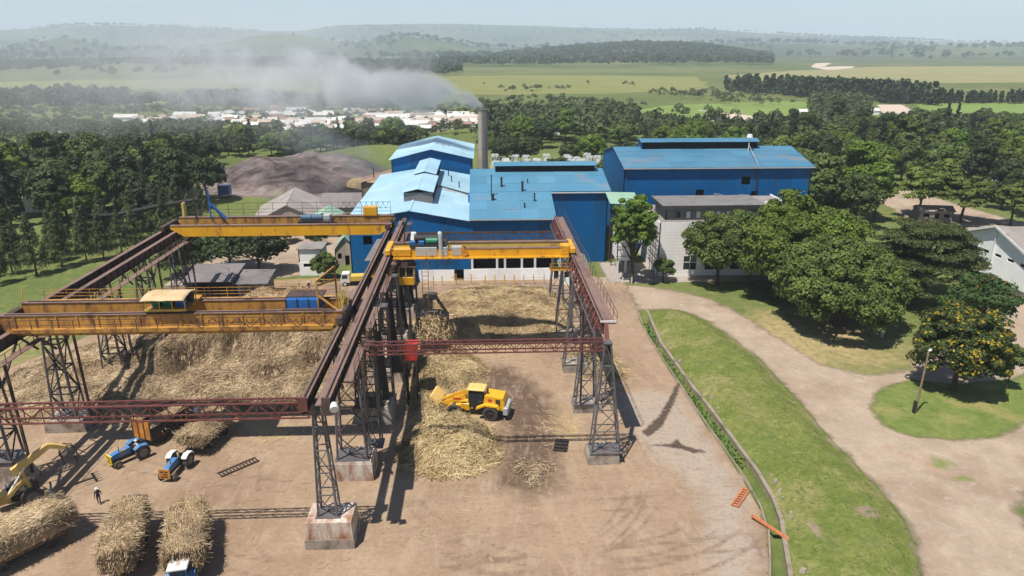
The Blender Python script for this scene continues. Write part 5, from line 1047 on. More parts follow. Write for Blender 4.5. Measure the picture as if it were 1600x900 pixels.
def tractor(label, loc, rz, fenders, guard=None, canopy=False, hood='tractor_blue'):
    o = thing('tractor', label, 'tractor', loc, rz, 'tractors pulling cane trailers')
    MB().prism([(.35, .95), (.35, 1.62), (1.9, 1.5), (2.35, 1.35), (2.4, .9)], -.3, .3).build('hood', hood, o)
    MB().box(2.36, 2.42, -.26, .26, .9, 1.3).build('grille', 'dark_steel', o); MB().box(-.9, 2.1, -.24, .24, .5, .95).build('engine', 'dark_steel', o)
    MB().cyl((-.55, -.95, .78), (-.55, .95, .78), .14, .14, 10).build('rear_axle', 'dark_steel', o); MB().cyl((2.0, -.75, .45), (2.0, .75, .45), .08, .08, 8).build('front_axle', 'dark_steel', o)
    for s in (-1, 1):
        wheel(o, -.55, s*.95, .78, .42, 'dusty_rim', 'rear_wheel', 18); wheel(o, 2.0, s*.78, .44, .24, 'dusty_rim', 'front_wheel', 0, R(6))
        MB().prism([(-1.35, 1.25), (-1.1, 1.6), (-.3, 1.72), (.2, 1.5), (.25, 1.38), (-.3, 1.6), (-1.05, 1.48), (-1.25, 1.22)], *sorted((s*.58, s*1.14))).build('fender', fenders, o)
        MB().cyl((2.28, s*.2, 1.3), (2.42, s*.2, 1.28), .09, .09, 10).build('headlight', 'white_paint', o)
    MB().box(-.75, -.3, -.22, .22, 1.05, 1.15).box(-.8, -.72, -.22, .22, 1.15, 1.5).build('seat', 'dark_cloth', o)
    MB().cyl((.3, 0, 1.3), (.05, 0, 1.65), .03, .03, 6).cyl((.05, 0, 1.64), (.03, 0, 1.67), .22, .22, 14).build('steering_wheel', 'dark_steel', o)
    MB().cyl((1.5, .18, 1.5), (1.5, .18, 2.2), .045, .04, 8).build('exhaust', 'dark_steel', o); MB().bar((-1.0, 0, .55), (-1.7, 0, .5), .12).build('drawbar', 'dark_steel', o)
    if guard:
        gd = MB().box(2.5, 2.58, -.58, .58, .5, 1.55).build('front_guard', guard, o)
        for z, y0, y1 in ((1.28, -.4, -.05), (1.28, .05, .4), (1.0, -.1, .35), (.72, -.35, .35)): MB().box(2.575, 2.6, y0, y1, z-.06, z+.06).build('slot', 'dark_steel', gd)
    if canopy:
        for x in (-1.15, .35):
            for s in (-1, 1): barobj('pillar', (x, s*.62, 1.2), (x*.92, s*.6, 2.5), .09, .09, hood, o)
        MB().box(-1.3, .55, -.78, .78, 2.5, 2.68, .07).build('cab_roof', 'white_paint', o); MB().box(-.4, .1, -.15, .15, 2.68, 2.72).build('roof_hatch', 'tan_tin', o)
        for s in (-1, 1): MB().box(-1.1, .3, s*.63-.012, s*.63+.012, 1.75, 2.45).build('window', 'glass', o)
        MB().box(.32, .345, -.56, .56, 1.65, 2.45).build('windscreen', 'glass', o)
    return o
def trailer(label, loc, rz, L=6.0, W=2.5, board='dark_steel', boardh=1.3, bar='dark_steel', stakes=True, side=0.0):
    o = thing('cane_trailer', label, 'trailer', loc, rz, 'cane trailers')
    MB().box(-L/2, L/2, -W/2, W/2, .95, 1.05).build('deck', 'timber', o); MB().box(-L/2, L/2, -.4, .4, .7, .95).build('chassis', 'dark_steel', o)
    hb = MB().box(L/2-.08, L/2, -W/2, W/2, 1.05, 1.05+boardh).build('headboard', board, o)
    for y in np.linspace(-W/2+.05, W/2-.05, 4): MB().box(L/2, L/2+.07, y-.05, y+.05, 1.05, 1.05+boardh).build('rib', 'rust_steel' if board != 'dark_steel' else 'dark_steel', hb)
    MB().hexa([(L/2, -.12, .75), (L/2+1.9, -.05, .5), (L/2+1.9, .05, .5), (L/2, .12, .75)], [(L/2, -.12, .9), (L/2+1.9, -.05, .62), (L/2+1.9, .05, .62), (L/2, .12, .9)]).build('drawbar', bar, o)
    for x in (-L*.3, L*.22):
        for s in (-1, 1): wheel(o, x, s*(W/2-.2), .45, .28, 'rust_steel')
    if stakes:
        for x in np.linspace(-L/2+.2, L/2-.6, 5):
            for s in (-1, 1): barobj('stake', (x, s*(W/2+.03), .9), (x, s*(W/2+.08), 2.9), .08, .08, 'rust_steel', o)
    if side:
        for s in (-1, 1):
            for k in range(5): MB().box(-L/2+k*L/5+.02, -L/2+(k+1)*L/5-.02, s*W/2-.03, s*W/2+.03, 1.05, 1.05+side).build('side_panel', 'dark_steel', o)
    return o
def load(label, loc, rz, L, W, z0, z1, count, mat, over=.25, cross=.35):
    """trailer load: a rounded block of cane lying lengthwise, ragged at ends and sides"""
    n = count; x = rng.uniform(-L/2, L/2, n); y = rng.uniform(-W/2, W/2, n); fc = rng.random(n)
    crown = lambda x, y: z1+.15*(1-(2*y/W)**4)+.5*(fbm(x+loc[0], y+loc[1], 1.6, 81)-.5)
    z = np.where(fc < .5, crown(x, y), rng.uniform(z0+.35, z1, n)); sd = (fc >= .5) & (fc < .82); y = np.where(sd, np.sign(y)*(W/2+over*rng.random(n)), y)
    en = fc >= .82; x = np.where(en, np.sign(x)*(L/2-.3+.5*rng.random(n)), x)
    yaw = rng.normal(0, cross*.5, n)+np.where(rng.random(n) < .08, 1.2, 0); pit = rng.normal(0, .13, n)+np.where(en, -np.sign(x)*.5*rng.random(n), 0)+np.where(sd, rng.normal(0, .25, n), 0)
    S = stalks(x, y, z+.03, yaw, pit, rng.uniform(.7, 1.8, n), rng.uniform(.011, .026, n), np.clip(rng.random(n)*.7+.75*fbm(x+loc[0], y+loc[1], 1.2, 83)-.15, 0, 1))
    xs = np.linspace(-L/2, L/2, 14); ys = np.linspace(-W/2, W/2, 7); X, Y = np.meshgrid(xs, ys); k = np.arange(98).reshape(7, 14)
    top = np.stack([X, Y, crown(X, Y)-.15], -1).reshape(-1, 3); bot = top.copy(); bot[:, 2] = z0
    ft = np.stack([k[:-1, :-1], k[:-1, 1:], k[1:, 1:], k[1:, :-1]], -1).reshape(-1, 4); rim = list(k[0]) + list(k[1:, -1]) + list(k[-1, ::-1][1:]) + list(k[::-1, 0][1:-1])
    fs = np.array([(a, b_, b_+98, a+98) for a, b_ in zip(rim, rim[1:]+rim[:1])])[:, ::-1]
    V, F, T = join([(np.concatenate([top, bot]), np.concatenate([ft, fs, ft[:, ::-1]+98]), .1+.3*rng.random(196)), S])
    o = linkmesh('cane_load', np_mesh('cane_load', V, F, {'tone': T}), mat, None, loc); o.rotation_euler = (0, 0, rz); return tag(o, label, 'cane load', kind='stuff')
a2 = R(-101); trailer('cane trailer with a yellow drawbar nearest the bottom edge', (-31.0, 53.2, 0), R(-76), 6.6, 2.4, bar='bright_yellow')
load('tall pale cane load on the trailer with the yellow drawbar', (-31.0, 53.2, 0), R(-76), 6.9, 2.35, 1.25, 3.35, 12000, 'cane_dark', .12)
trailer('cane trailer behind the white roofed tractor', (-25.7, 53.0, 0), R(-73), 6.4, 2.5)
load('cane load spilling over the trailer behind the white roofed tractor', (-25.7, 53.0, 0), R(-73), 6.7, 2.5, 1.25, 3.15, 12000, 'cane_dark', .25, .42)
trailer('cane trailer at the bottom left corner in front of the grab loader', (-40.6, 53.6, 0), R(-127), 7.4, 2.7)
load('long grey cane load at the bottom left corner', (-40.6, 53.6, 0), R(-127), 8.0, 2.9, 1.25, 3.3, 14000, 'cane_dark', .3, .5)
tractor('blue tractor with a flat white cab roof at the bottom edge', (-24.7, 48.6, 0), R(-80), 'tractor_blue', None, True)
tractor('blue tractor with a yellow slotted front guard and a driver', (-37.7, 69.3, 0), R(-130), 'tractor_blue', 'lemon')
trailer('cane trailer with an orange and yellow headboard behind the guarded tractor', (-36.5, 74.6, 0), R(-112), 6.4, 2.6, 'amber_board', 2.2, side=1.3, stakes=False)
load('cane inside the trailer with the orange headboard', (-36.2, 75.2, 0), R(-112), 4.8, 2.2, 1.1, 1.9, 1500, 'cane_dark', .05)
tractor('blue tractor with white rear fenders and an orange nose', (-32.1, 66.9, 0), R(-97), 'white_paint', 'amber_board')
trailer('flat cane trailer with a low load behind the white fendered tractor', (-31.0, 72.6, 0), R(-103), 5.8, 2.6, stakes=False, boardh=.5)
load('half unloaded cane load behind the white fendered tractor', (-31.0, 72.6, 0), R(-103), 6.0, 2.7, 1.15, 2.3, 7000, 'cane_dark', .35, .5)
# three wheeled cane grab loader at the left edge
gl = thing('grab_loader', 'yellow three wheeled cane grab loader with raised boom and claws', 'grab loader', (-45.2, 61.2, 0), R(40))
MB().prism([(-1.7, .8), (-1.8, 1.7), (-.6, 1.9), (-.4, .8)], -.55, .55).build('engine_hood', 'pale_machine', gl)
MB().prism([(-.7, .7), (-.7, 1.1), (1.3, 1.7), (1.7, 1.1), (1.5, .6)], -.5, .5).build('frame', 'dark_steel', gl)
for s in (-1, 1):
    MB().prism([(-1.0, 1.3), (-.8, 1.6), (1.1, 3.1), (1.6, .9), (1.3, .8), (.9, 2.6), (-.6, 1.2)], *sorted((s*.62, s*.76))).build('side_frame', 'pale_machine', gl); MB().cyl((-.7, s*.5, 1.5), (1.2, s*.5, 3.9), .1, .08, 8).build('ram', 'white_paint', gl); wheel(gl, 1.2, s*1.15, .95, .5, 'dusty_rim', 'drive_wheel', 18)
wheel(gl, -2.0, 0, .5, .3, 'pale_machine', 'castor_wheel'); MB().bar((-2.0, 0, .5), (-1.7, 0, 1.5), .14).build('castor_fork', 'pale_machine', gl)
MB().prism([(.2, 3.3), (.1, 3.9), (3.4, 5.4), (3.9, 5.2), (4.9, 4.6), (4.8, 4.3), (3.5, 4.9), (.6, 3.3)], -.22, .22).build('boom', 'pale_machine', gl)
MB().bar((.9, 0, 1.8), (.5, 0, 3.4), .26).build('mast', 'pale_machine', gl)
ch = MB().cyl((4.9, -1.1, 4.3), (4.9, 1.1, 4.3), .13, .13, 8).build('claw_beam', 'dark_steel', gl)
for y in np.linspace(-1.0, 1.0, 5): MB().tube([(4.9, y, 4.3), (5.5, y, 4.1), (5.7, y, 3.5), (5.4, y, 2.9)], .055, 5).build('tine', 'dark_steel', ch); MB().tube([(4.9, y, 4.3), (4.4, y, 3.9), (4.3, y, 3.4), (4.5, y, 2.9)], .055, 5).build('tine', 'dark_steel', ch)
MB().box(-.5, .1, -.25, .25, 1.9, 2.0).box(-.55, -.48, -.25, .25, 2.0, 2.45).build('seat', 'dark_cloth', gl)
# vehicles behind
ex = thing('excavator', 'small yellow excavator parked behind the left runway', 'excavator', (-60.5, 111.5, 0), R(160))
MB().box(-1.4, 1.3, -1.0, 1.0, .9, 1.9, .12).build('body', 'machine_yellow', ex)
for s in (-1, 1): MB().prism([(-1.8, .1), (-2.0, .45), (-1.7, .8), (1.7, .8), (2.0, .45), (1.8, .1)], *sorted((s*.7, s*1.2))).build('track', 'tyre', ex)
MB().box(.1, 1.2, .1, .95, 1.9, 2.8, .06).build('cab', 'glass', ex); MB().prism([(1.2, 1.4), (2.6, 3.3), (3.0, 3.2), (1.5, 1.2)], -.35, -.05).build('boom', 'machine_yellow', ex); MB().bar((2.8, -.2, 3.3), (3.6, -.2, 1.5), .24).build('dipper', 'machine_yellow', ex)
tk = thing('tipper_truck', 'small white cab truck with yellow body at the mill corner', 'truck', (-23.4, 128.4, 0), R(184))
MB().prism([(1.1, .7), (1.1, 2.35), (1.4, 2.45), (2.5, 2.4), (2.75, 1.5), (2.8, .7)], -.95, .95).build('cab', 'white_paint', tk)
for s in (-1, 1): MB().box(1.5, 2.45, s*.955-.01, s*.955+.01, 1.5, 2.2).build('window', 'glass', tk)
MB().hexa([(2.79, -.8, 1.55), (2.82, -.8, 1.55), (2.82, .8, 1.55), (2.79, .8, 1.55)], [(2.56, -.8, 2.3), (2.6, -.8, 2.3), (2.6, .8, 2.3), (2.56, .8, 2.3)]).build('windscreen', 'glass', tk)
MB().box(-2.8, 1.0, -1.0, 1.0, 1.0, 1.9).build('tipper_body', 'pale_yellow', tk); MB().box(-2.8, 2.6, -.4, .4, .6, 1.0).build('chassis', 'dark_steel', tk)
for x in (-1.6, 2.0):
    for s in (-1, 1): wheel(tk, x, s*.85, .45, .28, 'white_paint')
# ---------------------------------------------------------------- people
def person(label, loc, rz, pose, top, legs, hat=None, group='workers about the yard'):
    """one continuous skinned body: head, trunk, arms with five fingers, legs; clothes are its materials by region"""
    o = thing('person', label, 'person', loc, rz, group)
    V = []; E = []; Rd = []
    def add(p, r, par=None):
        V.append(p); Rd.append(r)
        if par is not None: E.append((par, len(V)-1))
        return len(V)-1
    sit = pose == 'sit'; walk = pose == 'walk'
    pel = add((0, 0, .95), .15); w0 = add((.01, 0, 1.12), .145, pel); chs = add((.02, 0, 1.32), .165, w0); nk = add((.03, 0, 1.5), .06, chs)
    hd = add((.05, 0, 1.6), .095, nk); add((.05, 0, 1.74), .085, hd)
    add((.155, 0, 1.625), .018, hd)
    for s in (-1, 1):
        sh = add((.02, s*.19, 1.43), .075, chs); sw = .22 if walk else .05
        if sit: el = add((.18, s*.27, 1.2), .05, sh); wr = add((.42, s*.16, 1.18), .038, el)
        else: el = add((.02-s*sw*.4, s*.27, 1.15), .05, sh); wr = add((.08-s*sw, s*.29, .92), .037, el)
        dr = Vector((.9, -s*.2, 0)) if sit else Vector((.25-s*sw*.5, 0, -1)); dr.normalize()
        p0 = Vector(V[wr]); pm = add(tuple(p0+dr*.08), .036, wr)
        for f in range(4): 
            q = p0+dr*.1+Vector((.0 if sit else (f-1.5)*.02, (f-1.5)*.02 if sit else 0, 0)); a = add(tuple(q), .011, pm); add(tuple(q+dr*(.075-.012*abs(f-1.4))+Vector((.012, 0, -.008))), .009, a)
        a = add(tuple(p0+dr*.05+Vector((.03, -s*.01, .0))), .012, pm); add(tuple(p0+dr*.09+Vector((.055, -s*.015, 0))), .01, a)
        hp = add((0, s*.1, .9), .105, pel)
        if sit: kn = add((.45, s*.16, .88), .08, hp); an = add((.5, s*.17, .48), .05, kn)
        elif walk: kn = add((.1+s*.14, s*.1, .5), .072, hp); an = add((s*.22, s*.1, .09), .048, kn)
        else: kn = add((.03, s*.11, .5), .072, hp); an = add((0, s*.12, .09), .048, kn)
        ft = add((V[an][0]+.16, V[an][1], V[an][2]-.04), .042, an)
    me = bpy.data.meshes.new('body'); me.from_pydata(V, E, []); b_ = bpy.data.objects.new('body', me); C.objects.link(b_)
    md = b_.modifiers.new('s', 'SKIN'); sv_ = me.skin_vertices[0].data
    for i, r_ in enumerate(Rd): sv_[i].radius = (r_, r_); sv_[i].use_root = i == 0
    md.use_smooth_shade = True; b_.modifiers.new('d', 'SUBSURF').levels = 1
    dg = bpy.context.evaluated_depsgraph_get(); m2 = bpy.data.meshes.new_from_object(b_.evaluated_get(dg)); m2.name = 'body'
    bpy.data.objects.remove(b_); m2.materials.clear()
    for q in ('skin', top, legs, 'dark_cloth'): m2.materials.append(MATS[q])
    zk_ = .42 if sit else 0
    for p in m2.polygons:
        z = p.center.z; y = abs(p.center.y); x = p.center.x
        hand = (y > .22 and z < .93 and not sit) or (sit and x > .4 and z > 1.05)
        p.material_index = 0 if (z > 1.47 or hand) else (3 if z < (.52 if sit else .13) else (2 if z < (.98) else 1))
    linkmesh('body', m2, None, o)
    if hat: MB().cyl((.05, 0, 1.76), (.05, 0, 1.87), .125, .09, 14).cyl((.09, 0, 1.74), (.09, 0, 1.765), .17, .17, 14).build('hat', hat, o)
    else: MB().cyl((.035, 0, 1.72), (.035, 0, 1.835), .105, .07, 12).build('hair', 'dark_cloth', o)
    return o
person('worker in dark overalls and a pale hat walking across the yard', (-37.4, 61.1, 0), R(-60), 'walk', 'navy_cloth', 'navy_cloth', 'white_paint')
person('worker in light blue shirt behind the grab loader wheel', (-42.4, 62.2, 0), R(20), 'stand', 'blue_cloth', 'blue_cloth')
person('driver in pale clothes seated on the blue tractor with yellow guard', (-37.4, 69.7, .18), R(-130), 'sit', 'pale_cloth', 'navy_cloth', 'white_paint')
person('person in white standing on the half unloaded cane load', (-32.6, 74.3, 1.9), R(-60), 'stand', 'pale_cloth', 'pale_cloth')
person('worker in orange overalls standing on the right crane walkway', (-2.4, 94.5, 14.8), R(-90), 'stand', 'orange_cloth', 'orange_cloth', 'orange_paint')
person('person in pale clothes standing in the shade of the big round tree', (60.7, 98.6, 0), R(-120), 'stand', 'pale_cloth', 'pale_cloth', 'white_paint')
person('worker in dark clothes and white helmet standing beyond the left heap', (-31.4, 125, 0), R(-70), 'stand', 'dark_cloth', 'navy_cloth', 'white_paint')
# ---------------------------------------------------------------- small things
def ladder_frame(label, loc, rz, L, W, mat, n, name='steel_lattice', cat='lattice', tilt=0, wd=.16):
    o = thing(name, label, cat, loc, rz); o.rotation_euler = (0, tilt, rz)
    for s in (-1, 1): barobj('side_rail', (0, s*W/2, .09), (L, s*W/2, .09), wd, .14, mat, o)
    for x in np.linspace(.1, L-.1, n): barobj('rung', (x, -W/2, .1), (x, W/2, .1), .1, .12, mat, o)
    return o
ladder_frame('flat orange ladder frame bridging the drain', (24.0, 57.8, .06), R(52), 3.4, .6, 'orange_paint', 8, 'orange_ladder', 'ladder')
ladder_frame('narrow orange beam frame leaning into the drain near the bottom edge', (25.0, 56.0, .3), R(-55), 4.2, .2, 'orange_paint', 6, 'orange_beam', 'beam', R(5))
ladder_frame('rusty steel lattice lying on the yard beside the tractors', (-27.4, 65.4, .02), R(44), 4.2, .9, 'rust_steel', 12, tilt=0, wd=.1)
rk = thing('steel_rack', 'stack of dark steel bars lying near the right gantry leg', 'rack', (8.3, 68.6, 0), R(-12))
for k in range(7): MB().box(-.75, .75, k*.36-.1, k*.36+.1, .05, .25+.1*(k % 2)).build('bar', 'dark_steel', rk)
for x in (-.5, .5): MB().box(x-.06, x+.06, -.2, 2.4, 0, .06).build('bearer', 'dark_steel', rk)
lp = thing('light_pole', 'slim wooden light pole standing on the rounded lawn', 'pole', (52.2, 75.4, 0))
MB().cyl((0, 0, 0), (.2, 0, 8.2), .15, .1, 10).build('mast', 'timber', lp); MB().cyl((.2, 0, 8.15), (.45, -.1, 8.4), .13, .17, 10).build('lamp', 'white_paint', lp); MB().box(-.3, -.05, -.2, .2, 0, 1.6).build('meter_box', 'dark_steel', lp)
fp = thing('post_and_rail', 'low fence of white posts beside the lone tree', 'fence', (17.8, 126.6, 0))
for x in np.arange(0, 11, 1.7): MB().box(x-.1, x+.1, -.1, .1, 0, 1.25, .02).build('post', 'white_paint', fp)
for z in (.5, 1.0): barobj('wire', (0, 0, z), (10.3, 0, z), .03, .03, 'grey_paint', fp)
fr = thing('yellow_railing', 'row of yellow posts and thin rails along the mill front', 'railing', (-9.6, 127.2, 0))
for i, x in enumerate((0.6, 2.2, 4.8, 7.6, 10.2, 12.0, 13.8, 15.6, 17.4, 19.2, 21.2)): MB().box(x-.09, x+.09, -.09, .09, 0, 1.9 if i not in (2, 3) else 2.2, .02).build('post', 'bright_yellow' if 1 < i < 8 else 'grey_paint', fr)
for z in (.7, 1.3): barobj('rail', (.6, 0, z), (21.2, 0, z), .05, .05, 'pale_yellow', fr)
f2 = thing('yellow_railing', 'thin yellow railing along the grass left of the mill', 'railing', (-43, 127.6, 0))
for x in np.arange(0, 19, 2.3): barobj('post', (x, 0, 0), (x, 0, 1.4), .1, .1, 'pale_yellow', f2)
for z in (.7, 1.35): barobj('rail', (0, 0, z), (18.4, 0, z), .07, .07, 'pale_yellow', f2)
pj = thing('pipe_bridge', 'dark pipe sagging across the casuarina trees on the left', 'pipe', (-80, 158, 0))
MB().tube([(-6.5, -4, 7.6), (0, 0, 7.2), (7, 4, 8.1), (15, 8, 8.9)], .45, 8).build('pipe', 'dark_steel', pj)
for x, y in ((1, .5), (8, 4.5), (14.5, 7.7)): barobj('post', (x, y, 0), (x, y, 7.6), .25, .25, 'grey_steel', pj)
for (x, y, mt, lb) in ((-50.4, 119.6, 'green_paint', 'green oil drum standing by the concrete wall'), (-48.3, 61.0, 'blue_paint', 'blue drum beside the dark tapered footing')):
    o = thing('oil_drum', lb, 'drum', (x, y, 0)); MB().cyl((0, 0, 0), (0, 0, 1.1), .42, .42, 18).build('barrel', mt, o, True)
    for z in (.35, .72, 1.06): MB().cyl((0, 0, z), (0, 0, z+.05), .45, .45, 18).build('hoop', mt, o)
tn = thing('blue_tank', 'small teal tank on the grass slope below the ash tip', 'tank', (-75, 212, 0)); MB().box(-1.6, 1.6, -1.3, 1.3, 1.2, 3.8, .1).build('tank', 'blue_paint', tn)
for x in (-1.3, 1.3):
    for y in (-1, 1): barobj('leg', (x, y, -1), (x, y, 1.3), .2, .2, 'dark_steel', tn)
sg = heap('sand_pile', 'pale sand pile behind the long barn', [(-42, 222), (-28, 221), (-26, 228), (-34, 232), (-44, 229)], lambda x, y, d: .2+3.2*np.sin(np.clip(d/4, 0, 1)*1.57), 400, 'cane', cell=1.2, Lr=(.2, .4)); sg['category'] = 'sand pile'
# rubble and stones by the drain
for k in range(14):
    t_ = random.random(); i = random.randrange(1, 10); ax_, ay_ = DRAIN_R[i]; bx_, by_ = DRAIN_R[i+1]; s = random.uniform(.12, .3)
    o = thing('stone', 'rough stone lying along the edge of the concrete drain', 'stone', (ax_+(bx_-ax_)*t_+random.uniform(.7, 1.3), ay_+(by_-ay_)*t_, .35), random.uniform(0, 3), 'stones along the drain')
    MB().hexa([(-s, -s*.8, -.1), (s*.9, -s, -.1), (s, s*.7, -.1), (-s*.8, s, -.1)], [(-s*.6, -s*.5, s*.8), (s*.5, -s*.7, s), (s*.6, s*.4, s*.7), (-s*.4, s*.6, s*.9)]).build('rock', 'concrete', o)
# ---------------------------------------------------------------- trees
def leaves(cx, cy, cz, size, rg, up=.35, thin=1.0, droop=0.0, out=None):
    """leaf sprays: one bent quad per entry facing roughly outward / upward"""
    n = len(cx); nrm = rg.normal(0, 1, (n, 3)); nrm /= np.linalg.norm(nrm, axis=1)[:, None]
    if out is not None: nrm = nrm*.7+out
    nrm[:, 2] += up; nrm /= np.linalg.norm(nrm, axis=1)[:, None]
    r_ = rg.normal(0, 1, (n, 3)); r_[:, 2] -= droop*3; u = np.cross(nrm, r_); u /= np.linalg.norm(u, axis=1)[:, None]; v = np.cross(nrm, u)
    c_ = np.stack([cx, cy, cz], -1); s = size*rg.uniform(.6, 1.3, n); a = (u*(s*thin)[:, None]); b_ = v*s[:, None]
    V = np.stack([c_-a*.6-b_*.5, c_+a*.9-b_*.35+nrm*(s*.2)[:, None], c_+a*.5+b_*.6, c_-a*.85+b_*.4+nrm*(s*.15)[:, None]], 1).reshape(-1, 3)
    return V, np.arange(4*n).reshape(-1, 4)
def crown_mesh(name, clumps, per, size, seed, up=.35, thin=1.0, droop=0.0, fill=.55, bloom=0.0):
    """clumps: rows (x, y, z, rx, rz); leaves sit on and just under each clump's surface"""
    rg = np.random.default_rng(seed); cl = np.array(clumps, float); k = np.repeat(np.arange(len(cl)), per); n = len(k)
    d = rg.normal(0, 1, (n, 3)); d /= np.linalg.norm(d, axis=1)[:, None]; d[:, 2] = np.where((d[:, 2] < -.2) & (rg.random(n) < .6), -d[:, 2], d[:, 2])
    rad = fill+(1-fill)*rg.random(n)**.5; q = cl[k]
    x = q[:, 0]+d[:, 0]*q[:, 3]*rad; y = q[:, 1]+d[:, 1]*q[:, 3]*rad; z = q[:, 2]+d[:, 2]*q[:, 4]*rad
    V, F = leaves(x, y, z, size, rg, up, thin, droop, d)
    ct = rg.random(len(cl))[k]; tone = np.clip(.25+.5*ct+.35*rg.normal(0, .5, n)*.6, 0, 1)
    at = {'tone': np.repeat(tone, 4)}
    if bloom: cb_ = rg.random(len(cl))[k]; at['bloom'] = np.repeat(((rg.random(n) < bloom*2*cb_) & (d[:, 2] > -.1)).astype(float), 4)
    return np_mesh(name, V, F, at)
def trunk_mesh(name, h, r, limbs, seed, lean=(0, 0)):
    rg = random.Random(seed); mb = MB(); p = Vector((0, 0, -.3)); pts = [p]
    for i in range(1, 5): pts.append(Vector((lean[0]*i/4+rg.uniform(-.1, .1)*r*3, lean[1]*i/4+rg.uniform(-.1, .1)*r*3, h*i/4)))
    for i in range(4): mb.cyl(pts[i], pts[i+1], r*(1-.14*i)*(1.25 if i == 0 else 1), r*(1-.14*(i+1)), 9, False)
    for (x, y, z) in limbs:
        s = pts[rg.choice((2, 3, 4))]; e = Vector((x, y, z)); m_ = s.lerp(e, .5)+Vector((0, 0, abs(e.z-s.z)*.12)); mb.cyl(s, m_, r*.5, r*.34, 6, False); mb.cyl(m_, e, r*.34, r*.12, 6, False)
    return mb.mesh(name)
def put_tree(name, label, loc, rz, s, tm, cm, cmat, group=None, sz=None, bark='bark'):
    o = thing(name, label, 'tree', loc, rz, group); o.scale = (s, s, sz or s)
    linkmesh('trunk', tm, bark, o); linkmesh('crown', cm, cmat, o); return o
def dome_clumps(rx, rz, z0, n, cr, seed, flat=1.0, hollow=.62, squash=.75):
    rg = random.Random(seed); out = []
    while len(out) < n:
        v = Vector((rg.gauss(0, 1), rg.gauss(0, 1), rg.gauss(0, 1))).normalized()
        if v.z < -.45: continue
        w_ = .5+.25*(math.sin(3.1*v.x+seed)+math.sin(2.7*v.y+1.7*seed)+.8*math.sin(4.3*v.z+3.1*v.x+seed)); q = (hollow+(1-hollow)*rg.random()**.6)*(.78+.32*w_); k = cr*rg.uniform(.55, 1.4)
        out.append((v.x*rx*q, v.y*rx*q, z0+v.z*rz*q, k, k*squash))
    return out
# big round tree
cl = dome_clumps(10.4, 7.2, 6.7, 330, 1.3, 3, hollow=.8) + dome_clumps(7, 4.5, 6.6, 40, 2.2, 4)
big = put_tree('round_tree', 'huge round headed dark green tree shading the middle lawn', (56.5, 104.0, 0), 0, 1, trunk_mesh('trunk', 6.0, .75, [(c[0], c[1], c[2]) for c in cl[::18]], 3), crown_mesh('crown', cl, 165, .25, 5), 'leaf_round')
cl = dome_clumps(6.4, 5.6, 7.2, 100, 1.5, 13, hollow=.6)
put_tree('broad_tree', 'bright green broad tree between the offices and the huge round tree', (51.5, 117.5, 0), 0, 1.12, trunk_mesh('trunk', 6, .5, [c[:3] for c in cl[::9]], 4), crown_mesh('crown', cl, 227, 0.252, 15), 'leaf_bright')
put_tree('broad_tree', 'tall bright tree behind the huge round tree beside the warehouse', (63.5, 124, 0), 2, 1.08, trunk_mesh('trunk', 6, .5, [c[:3] for c in cl[::9]], 5), crown_mesh('crown', dome_clumps(6.2, 5.8, 7.2, 90, 1.5, 14, hollow=.6), 210, 0.266, 16), 'leaf_bright')
cl = dome_clumps(4.6, 4.6, 6.2, 70, 1.15, 23, hollow=.45)
put_tree('office_tree', 'dense tree in front of the office windows', (43.6, 125.0, 0), 0, 1.25, trunk_mesh('trunk', 4.5, .32, [c[:3] for c in cl[::8]], 6), crown_mesh('crown', cl, 210, 0.224, 25), 'leaf_round')
put_tree('office_tree', 'second tree crowding the office front on its right', (49.4, 124.6, 0), 2.4, 1.35, trunk_mesh('trunk', 4.5, .32, [c[:3] for c in cl[::8]], 7), crown_mesh('crown', dome_clumps(4.5, 4.9, 6.0, 70, 1.2, 24, hollow=.45), 210, 0.224, 26), 'leaf_round')
put_tree('office_tree', 'third tree hiding the right end of the office front', (56, 124.6, 0), 4.4, 1.45, trunk_mesh('trunk', 4.5, .32, [c[:3] for c in cl[::8]], 8), crown_mesh('crown', dome_clumps(4.6, 4.9, 6.4, 70, 1.2, 27, hollow=.45), 210, 0.224, 28), 'leaf_bright')
cl = dome_clumps(3.5, 5.2, 8.0, 108, 0.665, 33, hollow=.3)
put_tree('lone_tree', 'tall narrow light green tree standing alone before the white tower', (28.2, 127.4, 0), 0, 1.3, trunk_mesh('trunk', 6, .3, [c[:3] for c in cl[::5]], 9), crown_mesh('crown', cl, 183, 0.21, 35), 'leaf_bright')
cl = dome_clumps(2.1, 1.9, 2.7, 45, 0.525, 43, hollow=.3)
put_tree('small_tree', 'small dark bushy tree at the left corner of the white offices', (34.2, 127.8, 0), 0, 1, trunk_mesh('trunk', 1.8, .2, [c[:3] for c in cl[::5]], 10), crown_mesh('crown', cl, 192, 0.196, 45), 'leaf_mid')
cl = dome_clumps(2.4, 2.7, 3.0, 59, 0.595, 47, hollow=.35)
put_tree('small_tree', 'round bush tree beside the cream store block left of the mill', (-29.6, 131.5, 0), 0, 1, trunk_mesh('trunk', 2, .2, [c[:3] for c in cl[::6]], 11), crown_mesh('crown', cl, 192, 0.196, 48), 'leaf_round')
